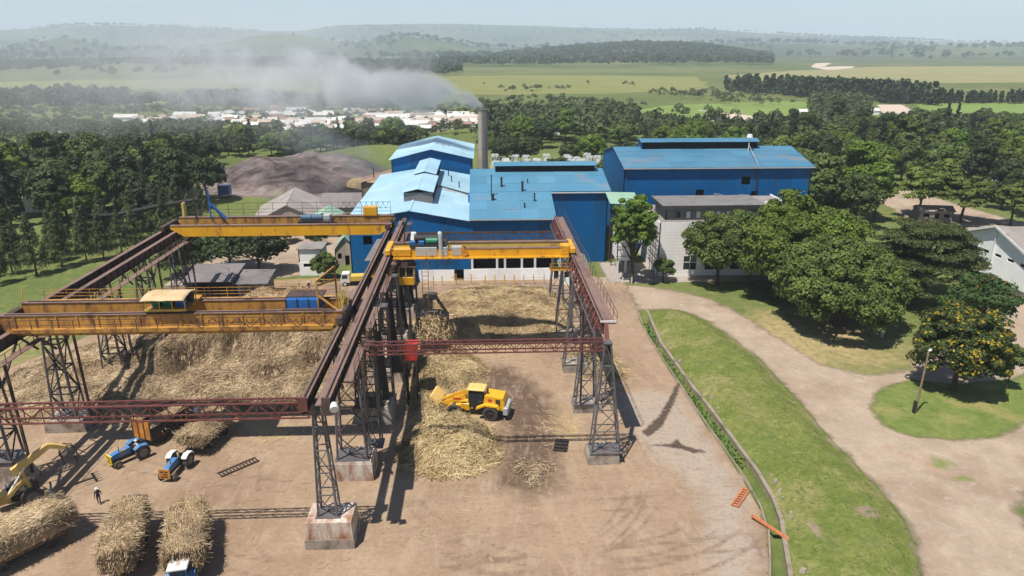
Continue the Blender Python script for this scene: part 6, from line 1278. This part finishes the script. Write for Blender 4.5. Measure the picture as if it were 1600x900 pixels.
# flat layered tree
def layered(rx, h0, h1, n, seed, cr=1.5):
    rg = random.Random(seed); out = []
    for i in range(n):
        f = rg.random(); a = rg.uniform(0, 6.283); lay = round(f*5)/5; rr_ = rx*(1-.55*lay**1.6)*math.sqrt(rg.uniform(.12, 1)); k = cr*rg.uniform(.7, 1.3)
        out.append((rr_*math.cos(a), rr_*math.sin(a), h0+(h1-h0)*lay+rg.uniform(-.25, .25)-.04*rr_, k, k*.28))
    return out
cl = layered(10.6, 4.6, 13.2, 270, 53, 1.65)
flat = put_tree('flat_tree', 'wide dark olive tree with flat layered branches right of the huge tree', (76.5, 116, 0), 0, 1, trunk_mesh('trunk', 7, .5, [c[:3] for c in cl[::8]], 12), crown_mesh('crown', cl, 192, 0.21, 55, up=.9, fill=.3), 'leaf_flat')
cl = dome_clumps(5.4, 5.8, 6.0, 130, 1.1, 63, hollow=.6)
put_tree('flowering_tree', 'tree covered in yellow blossom on the rounded lawn', (60.6, 81, 0), 0, 1, trunk_mesh('trunk', 5, .38, [c[:3] for c in cl[::7]], 13), crown_mesh('crown', cl, 218, 0.21, 65, bloom=.15), 'leaf_flower')
cl = dome_clumps(4.4, 3.6, 6.0, 60, 1.2, 67, hollow=.5)
put_tree('flowering_tree', 'tree with a few red blossoms behind the yellow blossom tree', (74.5, 97.5, 0), 0, 1.0, trunk_mesh('trunk', 4.6, .35, [c[:3] for c in cl[::7]], 14), crown_mesh('crown', cl, 201, 0.224, 68, bloom=.03), 'leaf_red')
cl = dome_clumps(1.4, 2.4, 4.2, 38, 0.35, 73, hollow=.2)
put_tree('sapling', 'thin young sapling at the right edge of the lawn', (67.6, 81, 0), 0, 1, trunk_mesh('trunk', 3.4, .1, [c[:3] for c in cl[::3]], 15), crown_mesh('crown', cl, 78, 0.168, 75), 'leaf_mid')
cl = dome_clumps(1.7, 1.6, 2.4, 28, 0.455, 77, hollow=.3)
put_tree('small_tree', 'small round shrub on the grass slope left of the crane', (-65.0, 108.5, 0), 0, .85, trunk_mesh('trunk', 1.6, .12, [c[:3] for c in cl[::4]], 16), crown_mesh('crown', cl, 157, 0.196, 78), 'leaf_mid')
# bushy trees under the rear crane
BT = [crown_mesh('crown', dome_clumps(4.8, 3.5, 4.6, 62, 1.2, 80+i, hollow=.45), 130, .27, 85+i) for i in range(3)]; BTT = trunk_mesh('trunk', 3, .25, [c[:3] for c in dome_clumps(4, 3, 4.2, 9, 1, 80)], 17)
for (x, y, s, i, lb) in ((-57.5, 136, 1.0, 0, 'dark bushy tree under the left end of the rear yellow crane'), (-50, 139, 1.1, 1, 'dark bushy tree under the middle of the rear yellow crane'), (-43.5, 136.5, 1.12, 2, 'dark bushy tree beside the dirt track under the rear crane'), (-63, 146, 1.0, 1, 'bushy tree behind the left runway near the pipe')):
    put_tree('bushy_tree', lb, (x, y, 0), i*1.7, s, BTT, BT[i], 'leaf_dark', 'bushy trees left of the mill')
for (x, y, s) in ((-44.5, 160, .55), (-37.0, 157, .5)): put_tree('small_tree', 'green shrub in front of the grey barn, ' + ('left one' if x < -40 else 'right one'), (x, y, 0), 1, s, BTT, BT[0], 'leaf_mid')
# casuarina row
def cone_clumps(h, r, n, seed):
    rg = random.Random(seed); out = []
    for i in range(n):
        f = (i+.5)/n; a = rg.uniform(0, 6.28); rr_ = r*(1-f)**.75*rg.uniform(.35, 1); k = .32+.42*(1-f)
        out.append((rr_*math.cos(a), rr_*math.sin(a), 1.6+(h-1.6)*f, k, k*1.25))
    return out
CC = [crown_mesh('crown', cone_clumps(10.8, 2.6, 100, 100+i), 72, .2, 105+i, up=.1, thin=.45, droop=.6, fill=.25) for i in range(4)]; CT = [trunk_mesh('trunk', 8.5, .16, [], 20+i) for i in range(2)]
row = [(-90, 131), (-86.5, 136.5), (-84.5, 142), (-81.5, 145.5), (-79, 148), (-77, 152), (-74.8, 155), (-72, 161), (-88, 146), (-92, 138), (-95.5, 134), (-90.5, 151.5), (-85.5, 153), (-83, 158), (-79.5, 163), (-76, 168), (-72.5, 172), (-96, 145), (-93, 158), (-87, 165), (-82.5, 171), (-98.5, 128), (-68.5, 170), (-70, 180), (-77, 180), (-84, 180)]
ORD = 'first second third fourth fifth sixth seventh eighth ninth tenth eleventh twelfth thirteenth fourteenth fifteenth sixteenth seventeenth eighteenth nineteenth twentieth twenty-first twenty-second twenty-third twenty-fourth twenty-fifth twenty-sixth'.split()
row.sort(key=lambda q: q[0]/q[1])
for i, (x, y) in enumerate(row):
    put_tree('casuarina_tree', 'feathery casuarina of the left plantation, ' + ORD[i] + ' counting from the left edge', (x+random.uniform(-.6, .6), y+random.uniform(-.6, .6), 0), i*2.1, random.uniform(.85, 1.15), CT[i % 2], CC[i % 4], 'leaf_pine', 'casuarinas planted in a row on the left slope')
# woodland individuals
WD = [crown_mesh('crown', dome_clumps(a, b_, c_, 46, k, 120+i, hollow=.5), 95, .42, 130+i) for i, (a, b_, c_, k) in enumerate(((4.8, 4.9, 6.0, 1.45), (3.7, 6.0, 7.0, 1.3), (5.6, 4.0, 6.2, 1.5), (4.2, 4.2, 5.0, 1.3), (3.2, 6.6, 7.6, 1.15), (5, 5.6, 6.4, 1.7)))]
WF = [crown_mesh('crown', layered(5.4, 5, 9, 60, 140+i, 1.4), 70, .36, 145+i, up=.8, fill=.3) for i in range(2)]
WP = [crown_mesh('crown', cone_clumps(14, 2.6, 40, 150+i), 46, .5, 155+i, up=.1, thin=.5, droop=.4, fill=.3) for i in range(2)]
WT = [trunk_mesh('trunk', 6, .3, [c[:3] for c in dome_clumps(3.5, 3, 7, 6, 1, 160+i)], 30+i) for i in range(2)]; WTP = trunk_mesh('trunk', 11, .2, [], 40)
wood_pts = []
def scatter(n, box, ok, dmin):
    got = []; tries = 0
    while len(got) < n and tries < n*60:
        tries += 1; y = random.uniform(box[2], box[3]); u = random.uniform(box[0], box[1]); x = u*y
        if not ok(x, y): continue
        if any((x-a)**2+(y-b_)**2 < dmin*dmin for a, b_ in wood_pts[-260:]): continue
        got.append((x, y)); wood_pts.append((x, y))
    return got
U = lambda px: (px-748)/1182
def clear(x, y):
    if -62 < x < 76 and 120 < y < 214: return False
    if (x+60)**2/42**2+(y-250)**2/44**2 < 1.05: return False
    if 100 < x < 140 and 120 < y < 220: return False
    if 146 < x < 172 and y < 214: return False
    if sdist(np.array([x]), np.array([y]), [(-78, 170), (-50, 170), (-30, 235), (-78, 235)])[0] > 0: return False
    return True
def plant(pts, kinds, label, group, smin, smax):
    for (x, y) in pts:
        k = random.choice(kinds); s = random.uniform(smin, smax)*(1 if x > -20 or y > 290 else min(1, 1.0-.35*(y-190)/110 if y > 190 else 1)); z = float(ground_z(x, y)); rz = random.uniform(0, 6.28)
        nm, mesh_, tm, mt = {'d': ('broad_tree', WD, WT, 'leaf_dark'), 'm': ('broad_tree', WD, WT, 'leaf_mid'), 'b': ('broad_tree', WD, WT, 'leaf_bright'), 'y': ('flat_tree', WF, WT, 'leaf_yellow'), 'f': ('flat_tree', WF, WT, 'leaf_mid'), 'p': ('pine_tree', WP, [WTP], 'leaf_wood_grey')}[k]
        px = [748+1182*a/b_ for a, b_ in pts]; me_px = 748+1182*x/y; i = sorted(px).index(me_px)*4//len(px); j = sorted(b_ for a, b_ in pts).index(y)*3//len(pts)
        lab = label[k] + ', ' + ('front', 'middle', 'back')[j] + ' rank, ' + ('far left', 'centre left', 'centre right', 'far right')[i]
        put_matrix(nm, (x, y, z), rz, s, random.choice(tm), random.choice(mesh_), mt, lab, group)
VAR = {}
def put_matrix(nm, loc, rz, s, tm, cm, mt, label, group):
    key = (cm.name, mt)
    if key not in VAR: c2 = cm.copy(); c2.materials.clear(); c2.materials.append(MATS[mt]); VAR[key] = c2
    put_tree(nm, label, loc, rz, s, tm, VAR[key], mt, group, s*random.uniform(.85, 1.15))
def LB(where): return {'d': 'dark leafy tree ' + where, 'm': 'mid green leafy tree ' + where, 'b': 'fresh green tree ' + where, 'y': 'yellowish flat tree ' + where, 'f': 'green flat topped tree ' + where, 'p': 'slender tree ' + where}
plant(scatter(72, (U(-60), U(335), 172, 285), clear, 6.0), 'ddddmmbfp', LB('in the dark wood on the left'), 'trees of the dark wood on the left', .95, 1.45)
plant(scatter(44, (U(325), U(640), 296, 332), clear, 5.0), 'ddmmpb', LB('behind the ash tip'), 'trees in the belt behind the ash tip', .68, .92)
plant(scatter(70, (U(1255), U(1660), 165, 300), clear, 6.5), 'mmdbbfyp', LB('right of the warehouse'), 'trees in the wood right of the warehouse', .95, 1.4)
plant(scatter(46, (U(755), U(1260), 262, 345), clear, 6.5), 'mmdbbfyp', LB('in the belt behind the mill'), 'trees in the belt behind the mill', .8, 1.15)
plant(scatter(24, (U(1250), U(1640), 300, 380), clear, 8), 'mmdp', LB('edging the right hand wood'), 'trees at the far edge of the right hand wood', .9, 1.2)
for (x, y, s, lb) in ((113.5, 178, 1.3, 'yellow green flat topped tree left of the far dirt road'), (121, 172, 1.35, 'yellow green flat topped tree in the middle of the far dirt road'), (131, 168, 1.1, 'low yellow green tree right of the far dirt road'), (143, 178, .9, 'small flat topped tree before the white cottage')):
    put_matrix('flat_tree', (x, y, 0), random.uniform(0, 6), s, WT[0], WF[0], 'leaf_yellow', lb, None)
for (x, y, s, lb) in ((-104, 232, 1.5, 'bright green layered tree standing out of the dark left wood'), (24, 226, 1.05, 'spreading flat topped tree beside the spray pond'), (41, 228, .9, 'dark rounded tree at the right end of the spray pond')):
    put_matrix('flat_tree', (x, y, 0), 1.0, s, WT[1], WF[1], 'leaf_bright' if x < 0 else 'leaf_mid', lb, None)
# hedges by the far road
hg = [(132, 160), (150, 146), (172, 134)]
for j, (off, lb) in enumerate(((0, 'clipped hedge along the far side of the dirt road'), (-15, 'low flower hedge along the near side of the dirt road'))):
    n = 5200; tt = rng.random(n)*2; i = tt.astype(int); f = tt-i; P0 = np.array(hg)[i]; P1 = np.array(hg)[np.minimum(i+1, 2)]; q = P0+(P1-P0)*f[:, None]
    V, F = leaves(q[:, 0]+off+rng.normal(0, .45, n), q[:, 1]+off*.55+rng.normal(0, .45, n), rng.uniform(.1, 1.1, n), .26, rng)
    o = linkmesh('hedge', np_mesh('hedge', V, F, {'tone': np.repeat(rng.random(n), 4)}), 'leaf_mid' if j == 0 else 'leaf_yellow'); tag(o, lb, 'hedge')
# ---------------------------------------------------------------- woods as one mass each
def wood(name, label, pts, hs, mat, per=46, size=1.5, conif=False, seed=1):
    rg = np.random.default_rng(seed); P_ = np.array(pts); n = len(P_); z = ground_z(P_[:, 0], P_[:, 1]); h = rg.uniform(*hs, n)
    k = np.repeat(np.arange(n), per); m_ = len(k); d = rg.normal(0, 1, (m_, 3)); d /= np.linalg.norm(d, axis=1)[:, None]; d[:, 2] = np.abs(d[:, 2])*1.0-.25
    q = .6+.4*rg.random(m_)
    if conif: zz = rg.random(m_); r_ = h[k]*.17*(1-zz)**.7; a = rg.uniform(0, 6.28, m_); x = r_*np.cos(a); y = r_*np.sin(a); zz = h[k]*(.1+.9*zz)
    else: r_ = h[k]*.42; x = d[:, 0]*r_*q; y = d[:, 1]*r_*q; zz = h[k]*.55+d[:, 2]*h[k]*.46*q
    V, F = leaves(P_[k, 0]+x, P_[k, 1]+y, z[k]+zz, size*h[k]/10, rg, .3, 1, 0, d)
    tone = np.clip(rg.random(n)[k]*.6+.4*rg.random(m_), 0, 1)
    o = linkmesh(name, np_mesh(name, V, F, {'tone': np.repeat(tone, 4)}), mat); return tag(o, label, 'wood', kind='stuff')
def sample(n, px0, px1, r0, r1, dens=None, seed=0):
    rg = np.random.default_rng(seed); y = np.sqrt(rg.uniform(r0**2, r1**2, n*3)); u = rg.uniform(U(px0), U(px1), n*3); x = u*y
    if dens is not None: k = rg.random(n*3) < dens(x, y); x, y = x[k], y[k]
    return np.stack([x[:n], y[:n]], -1)
TOWN = lambda x, y: np.clip(1.5-2.0*np.clip(1-np.abs(y-430-10*np.sin(x*.02))/62, 0, 1)*(x > -215), .3, 1)
wood('town_wood', 'wooded gardens between the roofs of the town', sample(800, -120, 765, 350, 545, TOWN, 1), (3.0, 6.5), 'leaf_wood', 60, 1.0, seed=1)
wood('ash_wood', 'thick belt of trees between the ash tip and the town', sample(190, 320, 660, 312, 360, None, 20), (4.5, 7.5), 'leaf_wood', 70, 1.0, seed=20)
wood('left_wood', 'dense wood behind the dark trees on the left', sample(520, -120, 330, 285, 395, None, 2), (5, 8), 'leaf_wood', 60, 1.1, seed=2)
wood('belt_wood', 'belt of woodland behind the town', sample(1100, -150, 700, 520, 800, lambda x, y: np.clip((fbm(x, y, 70, 7)-.36-.5*np.clip((y-640-60*np.sin(x*.013))/120, 0, 1))*5, 0, 1), 3), (7, 12), 'leaf_wood_grey', 50, 1.2, seed=3)
wood('river_wood', 'mixed woodland between the mill and the river', sample(420, 755, 1000, 335, 470, lambda x, y: np.clip(1.3-(y-335)/140, .25, 1), 4), (7, 12), 'leaf_wood', 60, 1.1, seed=4)
wood('right_wood', 'tree tops at the far edge of the right hand wood', sample(420, 990, 1700, 330, 420, lambda x, y: np.clip(1.1-(y-330)/85, .08, 1), 5), (6, 11), 'leaf_wood', 60, 1.1, seed=5)
wood('plain_scrub', 'scattered trees and scrub on the green plain', sample(420, 740, 1260, 440, 900, lambda x, y: np.clip((fbm(x, y, 70, 9)-.5)*6, 0, 1), 6), (3, 8), 'leaf_wood', 40, 1.1, seed=6)
wood('pine_wood', 'block of dark conifers on the plain at right', np.concatenate([np.stack([290+58*q+rng.normal(0, 7, 330)*(1.2-q*.6), 700-115*q+rng.normal(0, 24, 330)], -1) for q in [rng.random(330)]] + [np.stack([262+34*q+rng.normal(0, 4, 90), 745-60*q+rng.normal(0, 12, 90)], -1) for q in [rng.random(90)]]), (9, 17), 'leaf_wood_grey', 40, 1.6, True, seed=7)
wood('tree_row', 'long straight row of dark trees on the plain at right', np.stack([np.linspace(322, 560, 190)+rng.normal(0, 3, 190), 572+rng.normal(0, 5, 190)], -1), (7, 11), 'leaf_wood_grey', 50, 1.4, True, seed=8)
wood('roadside_trees', 'grey green trees around the dusty road', sample(150, 1290, 1385, 430, 560, None, 9), (7, 12), 'leaf_wood', 55, 1.1, seed=9)
wood('hill_wood', 'dark wood covering the low hill beyond the fields', sample(3200, 690, 1215, 1700, 3500, lambda x, y: np.clip((fbm(x, y, 200, 11)-.25)*4, .1, 1), 10), (14, 24), 'leaf_wood_grey', 28, 2.2, seed=10)
wood('far_wood', 'dark woods on the hazy plain at far left', sample(2400, -150, 720, 1050, 2700, lambda x, y: np.clip((fbm(x, y*.6, 200, 13)-.47)*7, 0, 1), 11), (11, 18), 'leaf_wood_grey', 30, 2.0, seed=11)
wood('hill_scrub', 'tree patches on the distant hazy hills', sample(4200, -200, 1800, 2600, 8600, lambda x, y: np.clip((fbm(x, y, 520, 17)-.45)*6, 0, 1), 12), (16, 36), 'leaf_wood_grey', 16, 2.8, seed=12)
# grass on the bank, tufts in the drain
n = 26000; px = rng.uniform(20, 41, n); py = rng.uniform(44, 112, n); sdb = sdist(px, py, BANK); keep = (sdb > .1) & (BARE(px, py) < .75); px, py = px[keep], py[keep]
V, F = leaves(px, py, ground_z(px, py)+.03, .085, rng, .8, .6)
tag(linkmesh('bank_tufts', np_mesh('bank_tufts', V, F, {'tone': np.repeat(np.clip(fbm(px, py, 4, 91)*1.3-.1+.2*rng.normal(0, 1, len(px)), 0, 1), 4)}), leafmat('leaf_grass', (0.11, 0.145, 0.03), (0.26, 0.245, 0.09), rnd=0)), 'short rough grass growing over the bank', 'grass', kind='stuff')
n = 9000; px = rng.uniform(20, 29, n); py = rng.uniform(44, 111, n); keep = (sdist(px, py, DRAIN) > .12) & (vnoise(px, py, 5, 3) > .32); px, py = px[keep], py[keep]
V, F = leaves(px, py, ground_z(px, py)+.22, .26, rng, .1, .6)
tag(linkmesh('drain_weeds', np_mesh('drain_weeds', V, F, {'tone': np.repeat(rng.random(len(px))*.5, 4)}), leafmat('leaf_weed', (0.06, 0.13, 0.02), (0.13, 0.22, 0.04), rnd=0)), 'green weeds growing along the bottom of the drain', 'weeds', kind='stuff')
# ---------------------------------------------------------------- town
def house_meshes(L, W, h, rise):
    wm_ = MB().prism([(-W/2, 0), (-W/2, h), (0, h+rise-.15), (W/2, h), (W/2, 0)], -L/2, L/2); wv = wm_.mesh('wall')
    r_ = MB(); e = .4
    for s in (-1, 1): r_.hexa([(s*(W/2+e), -L/2-e, h-.25), (s*(W/2+e), L/2+e, h-.25), (0, L/2+e, h+rise), (0, -L/2-e, h+rise)], [(s*(W/2+e), -L/2-e, h-.1), (s*(W/2+e), L/2+e, h-.1), (0, L/2+e, h+rise+.15), (0, -L/2-e, h+rise+.15)])
    dm = MB()
    return wv, r_.mesh('roof'), MB().box(-.5, .5, -L/2-.04, -L/2-.01, 0, 2.1).mesh('door'), MB().box(W/2+.01, W/2+.05, -.6, .6, 1.1, 2.1).mesh('window')
HM = [house_meshes(*a) for a in ((7.5, 5, 2.6, 1.2), (10, 5.5, 2.7, 1.2), (6, 4.5, 2.5, 1.0), (13, 6, 2.8, 1.4))]
HV = {}
RL = {'pale_tin': 'small town house with a pale tin roof', 'tan_tin': 'small town house with a tan weathered roof', 'rust_tin': 'small town house with a rusty brown roof'}
def house(x, y, rz, i, rm_, label, group):
    o = thing('town_house', label, 'house', (x, y, float(ground_z(x, y))), rz, group)
    for nm, me_, mt in zip(('wall', 'roof', 'door', 'window'), HM[i], ('white_wall' if i % 2 else 'mud_wall', rm_, 'void', 'void')):
        k = (i, nm, mt)
        if k not in HV: c2 = me_.copy(); c2.materials.append(MATS[mt]); HV[k] = c2
        linkmesh(nm, HV[k], None, o)
hp = []
def town(n, px0, px1, r0, r1, seed):
    rg = random.Random(seed); t_ = 0
    while n and t_ < 9000:
        t_ += 1; y = rg.uniform(r0, r1); x = U(rg.uniform(px0, px1))*y
        if any(abs(x-a)+abs(y-b_) < 9.5 for a, b_ in hp): continue
        hp.append((x, y)); n -= 1; m_ = rg.choice(['pale_tin', 'pale_tin', 'pale_tin', 'pale_tin', 'tan_tin', 'tan_tin', 'rust_tin'])
        house(x, y, rg.choice((0, R(90), R(90), R(20), R(-70))), rg.choice((0, 0, 1, 2, 3)), m_, RL[m_] + ' among the trees left of the stack', 'town houses with ' + m_.split('_')[0] + ' roofs')
town(40, 440, 580, 376, 430, 1); town(26, 560, 690, 380, 475, 2); town(26, 640, 750, 400, 460, 3); town(32, 270, 450, 400, 480, 4); town(16, 120, 190, 345, 390, 5); town(18, 190, 300, 385, 450, 6); town(4, 80, 130, 340, 360, 7); town(20, 330, 620, 425, 500, 8)
house(-140, 512, R(90), 3, 'crimson_tin', 'long red roofed building at the back of the town', None)
for i, (x, y) in enumerate(((208, 470), (224, 468), (246, 474), (238, 466), (258, 476))): house(x, y, R(90), 1 + i % 2, 'pale_tin', 'pale roofed roadside building near the dusty road', 'roadside buildings near the dusty road')
house(36, 372, R(80), 1, 'pale_tin', 'pale roofed house in the trees behind the warehouse', None)
house(-204, 372, R(85), 3, 'tan_tin', 'tan roofed house at the left edge among trees', None); house(-118, 232, R(60), 2, 'tan_tin', 'brick coloured hut peeping out of the left wood', None)
sm2 = thing('tin_hut', 'pale hut glimpsed between the dark trees at the left edge', 'hut', (-120, 196, 0)); MB().box(-2, 2, -1.5, 1.5, 0, 4.5).build('wall', 'pale_tin', sm2); roof(sm2, (-2.4, -1.9, 4.4), (2.4, -1.9, 4.4), (-2.4, 1.9, 5.2), (2.4, 1.9, 5.2), 'pale_tin', 1, 1)
# ---------------------------------------------------------------- spray pond
sp = thing('spray_pond', 'cooling pond with rows of white water sprays behind the mill', 'pond', (24, 236, 0))
MB().box(-21, 21, -9, 9, 0, .5).build('basin', 'concrete', sp)
m, t, b, out = nodes_of('spray'); b.inputs['Base Color'].default_value = (.85, .87, .88, 1); b.inputs['Roughness'].default_value = .5
tr = N(t, 'ShaderNodeBsdfTransparent'); mx = N(t, 'ShaderNodeMixShader'); mx.inputs[0].default_value = .4; t.links.new(tr.outputs[0], mx.inputs[1]); t.links.new(b.outputs[0], mx.inputs[2]); t.links.new(mx.outputs[0], out.inputs[0]); MATS['spray'] = m
n = 1500; ks = rng.random(n); aa = rng.uniform(0, 6.28, n); h_ = 3.6*(1-(2*ks-1)**2)**.8; V, F = leaves(np.cos(aa)*ks*1.9, np.sin(aa)*ks*1.9, .6+h_*np.where(ks < .5, 1, 1), .17, rng, 0, .3, 1.0); jm = np_mesh('water_jet', V, F); jm.materials.append(m)
for r_ in range(3):
    for k in range(12): o = linkmesh('water_jet', jm, None, sp, (-19+k*3.45, -6+r_*6, .3)); o['kind'] = 'stuff'; o.rotation_euler = (0, 0, random.random()*6); o.scale = (1, 1, random.uniform(1.4, 1.9))
# ---------------------------------------------------------------- smoke and haze
def plume(name, label, start, end, r0, r1, dens, col, n_scale, seed, bow=0.0, near_dark=1.0):
    """a tube of smoke from start to end: density falls off to its skin and along its length, broken up by noise"""
    a = Vector(start); b_ = Vector(end); L = (b_-a).length; q = (b_-a).to_track_quat('X', 'Z'); n = 20; m_ = 24; mb = MB(); vs = []; fs = []
    rad = lambda f: r0+(r1-r0)*f**.5
    for i in range(n+1):
        f = i/n
        for j in range(m_): g_ = 6.2832*j/m_; vs.append((f*L, rad(f)*math.cos(g_), bow*(f**.35)+rad(f)*math.sin(g_)))
    for i in range(n):
        for j in range(m_): fs.append((i*m_+j, i*m_+(j+1) % m_, (i+1)*m_+(j+1) % m_, (i+1)*m_+j))
    fs += [tuple(range(m_-1, -1, -1)), tuple(n*m_+j for j in range(m_))]
    m, t, bs, out = nodes_of(name); t.nodes.remove(bs); v = N(t, 'ShaderNodeVolumePrincipled'); v.inputs['Anisotropy'].default_value = .2
    tc = N(t, 'ShaderNodeTexCoord').outputs['Object']; s = N(t, 'ShaderNodeSeparateXYZ'); t.links.new(tc, s.inputs[0])
    f = math_(t, 'MAXIMUM', math_(t, 'DIVIDE', s.outputs[0], L), 0.0005); R_ = math_(t, 'MULTIPLY_ADD', math_(t, 'POWER', f, .5), r1-r0, r0)
    zc = math_(t, 'SUBTRACT', s.outputs[2], math_(t, 'MULTIPLY', math_(t, 'POWER', f, .35), bow)); d2 = math_(t, 'SQRT', math_(t, 'ADD', math_(t, 'POWER', s.outputs[1], 2), math_(t, 'POWER', math_(t, 'ABSOLUTE', zc), 2)))
    fall = math_(t, 'SUBTRACT', 1.0, math_(t, 'DIVIDE', d2, R_))
    t.links.new(mixc(t, ramp(t, f, 0.0, .35), tuple(c_*near_dark for c_ in col), col), v.inputs['Color'])
    nz = noise(t, n_scale, 5, .62, tc, .8); body = ramp(t, math_(t, 'ADD', fall, math_(t, 'MULTIPLY', math_(t, 'SUBTRACT', nz, .5), 3.2)), .18, .75)
    thin = math_(t, 'POWER', math_(t, 'DIVIDE', r0*1.9, math_(t, 'ADD', R_, r0*.9)), 1.25); endf = ramp(t, f, .95, .1); edge = ramp(t, fall, 0.0, .22)
    dd = math_(t, 'MULTIPLY', math_(t, 'MULTIPLY', math_(t, 'MULTIPLY', body, thin), math_(t, 'MULTIPLY', endf, edge)), dens)
    t.links.new(dd, v.inputs['Density']); t.links.new(v.outputs[0], out.inputs['Volume']); MATS[name] = m
    o = mb.add(vs, fs).build(name, m); o.location = a; o.rotation_mode = 'QUATERNION'; o.rotation_quaternion = q; return tag(o, label, 'smoke', kind='stuff')
plume('smoke', 'grey smoke drifting left from the chimney stack', (0.75, 187, 27.0), (-120, 240, 27), 1.3, 15, 1.3, (.9, .92, .95), .085, 1, 8.0, .68)
plume('smoke_veil', 'thin veil of chimney smoke spreading over the town', (-12, 196, 33), (-330, 420, 34), 9, 46, .028, (.93, .95, .98), .03, 3)
plume('low_smoke', 'thin blue smoke rising beside the boiler house', (-24, 205, 8), (-75, 240, 20), 3, 10, .09, (.66, .72, .82), .1, 2)
hz = MB().box(-15500, 15500, -1000, 17600, -80, 520).mesh('haze'); ho = linkmesh('haze', hz); tag(ho, 'pale haze in the air over the plain', 'haze', kind='stuff')
m, t, bs, out = nodes_of('haze'); t.nodes.remove(bs); v = N(t, 'ShaderNodeVolumePrincipled'); v.inputs['Color'].default_value = (.78, .88, 1.0, 1); v.inputs['Density'].default_value = 1.4e-4; v.inputs['Anisotropy'].default_value = 0
t.links.new(v.outputs[0], out.inputs['Volume']); hz.materials.append(m)
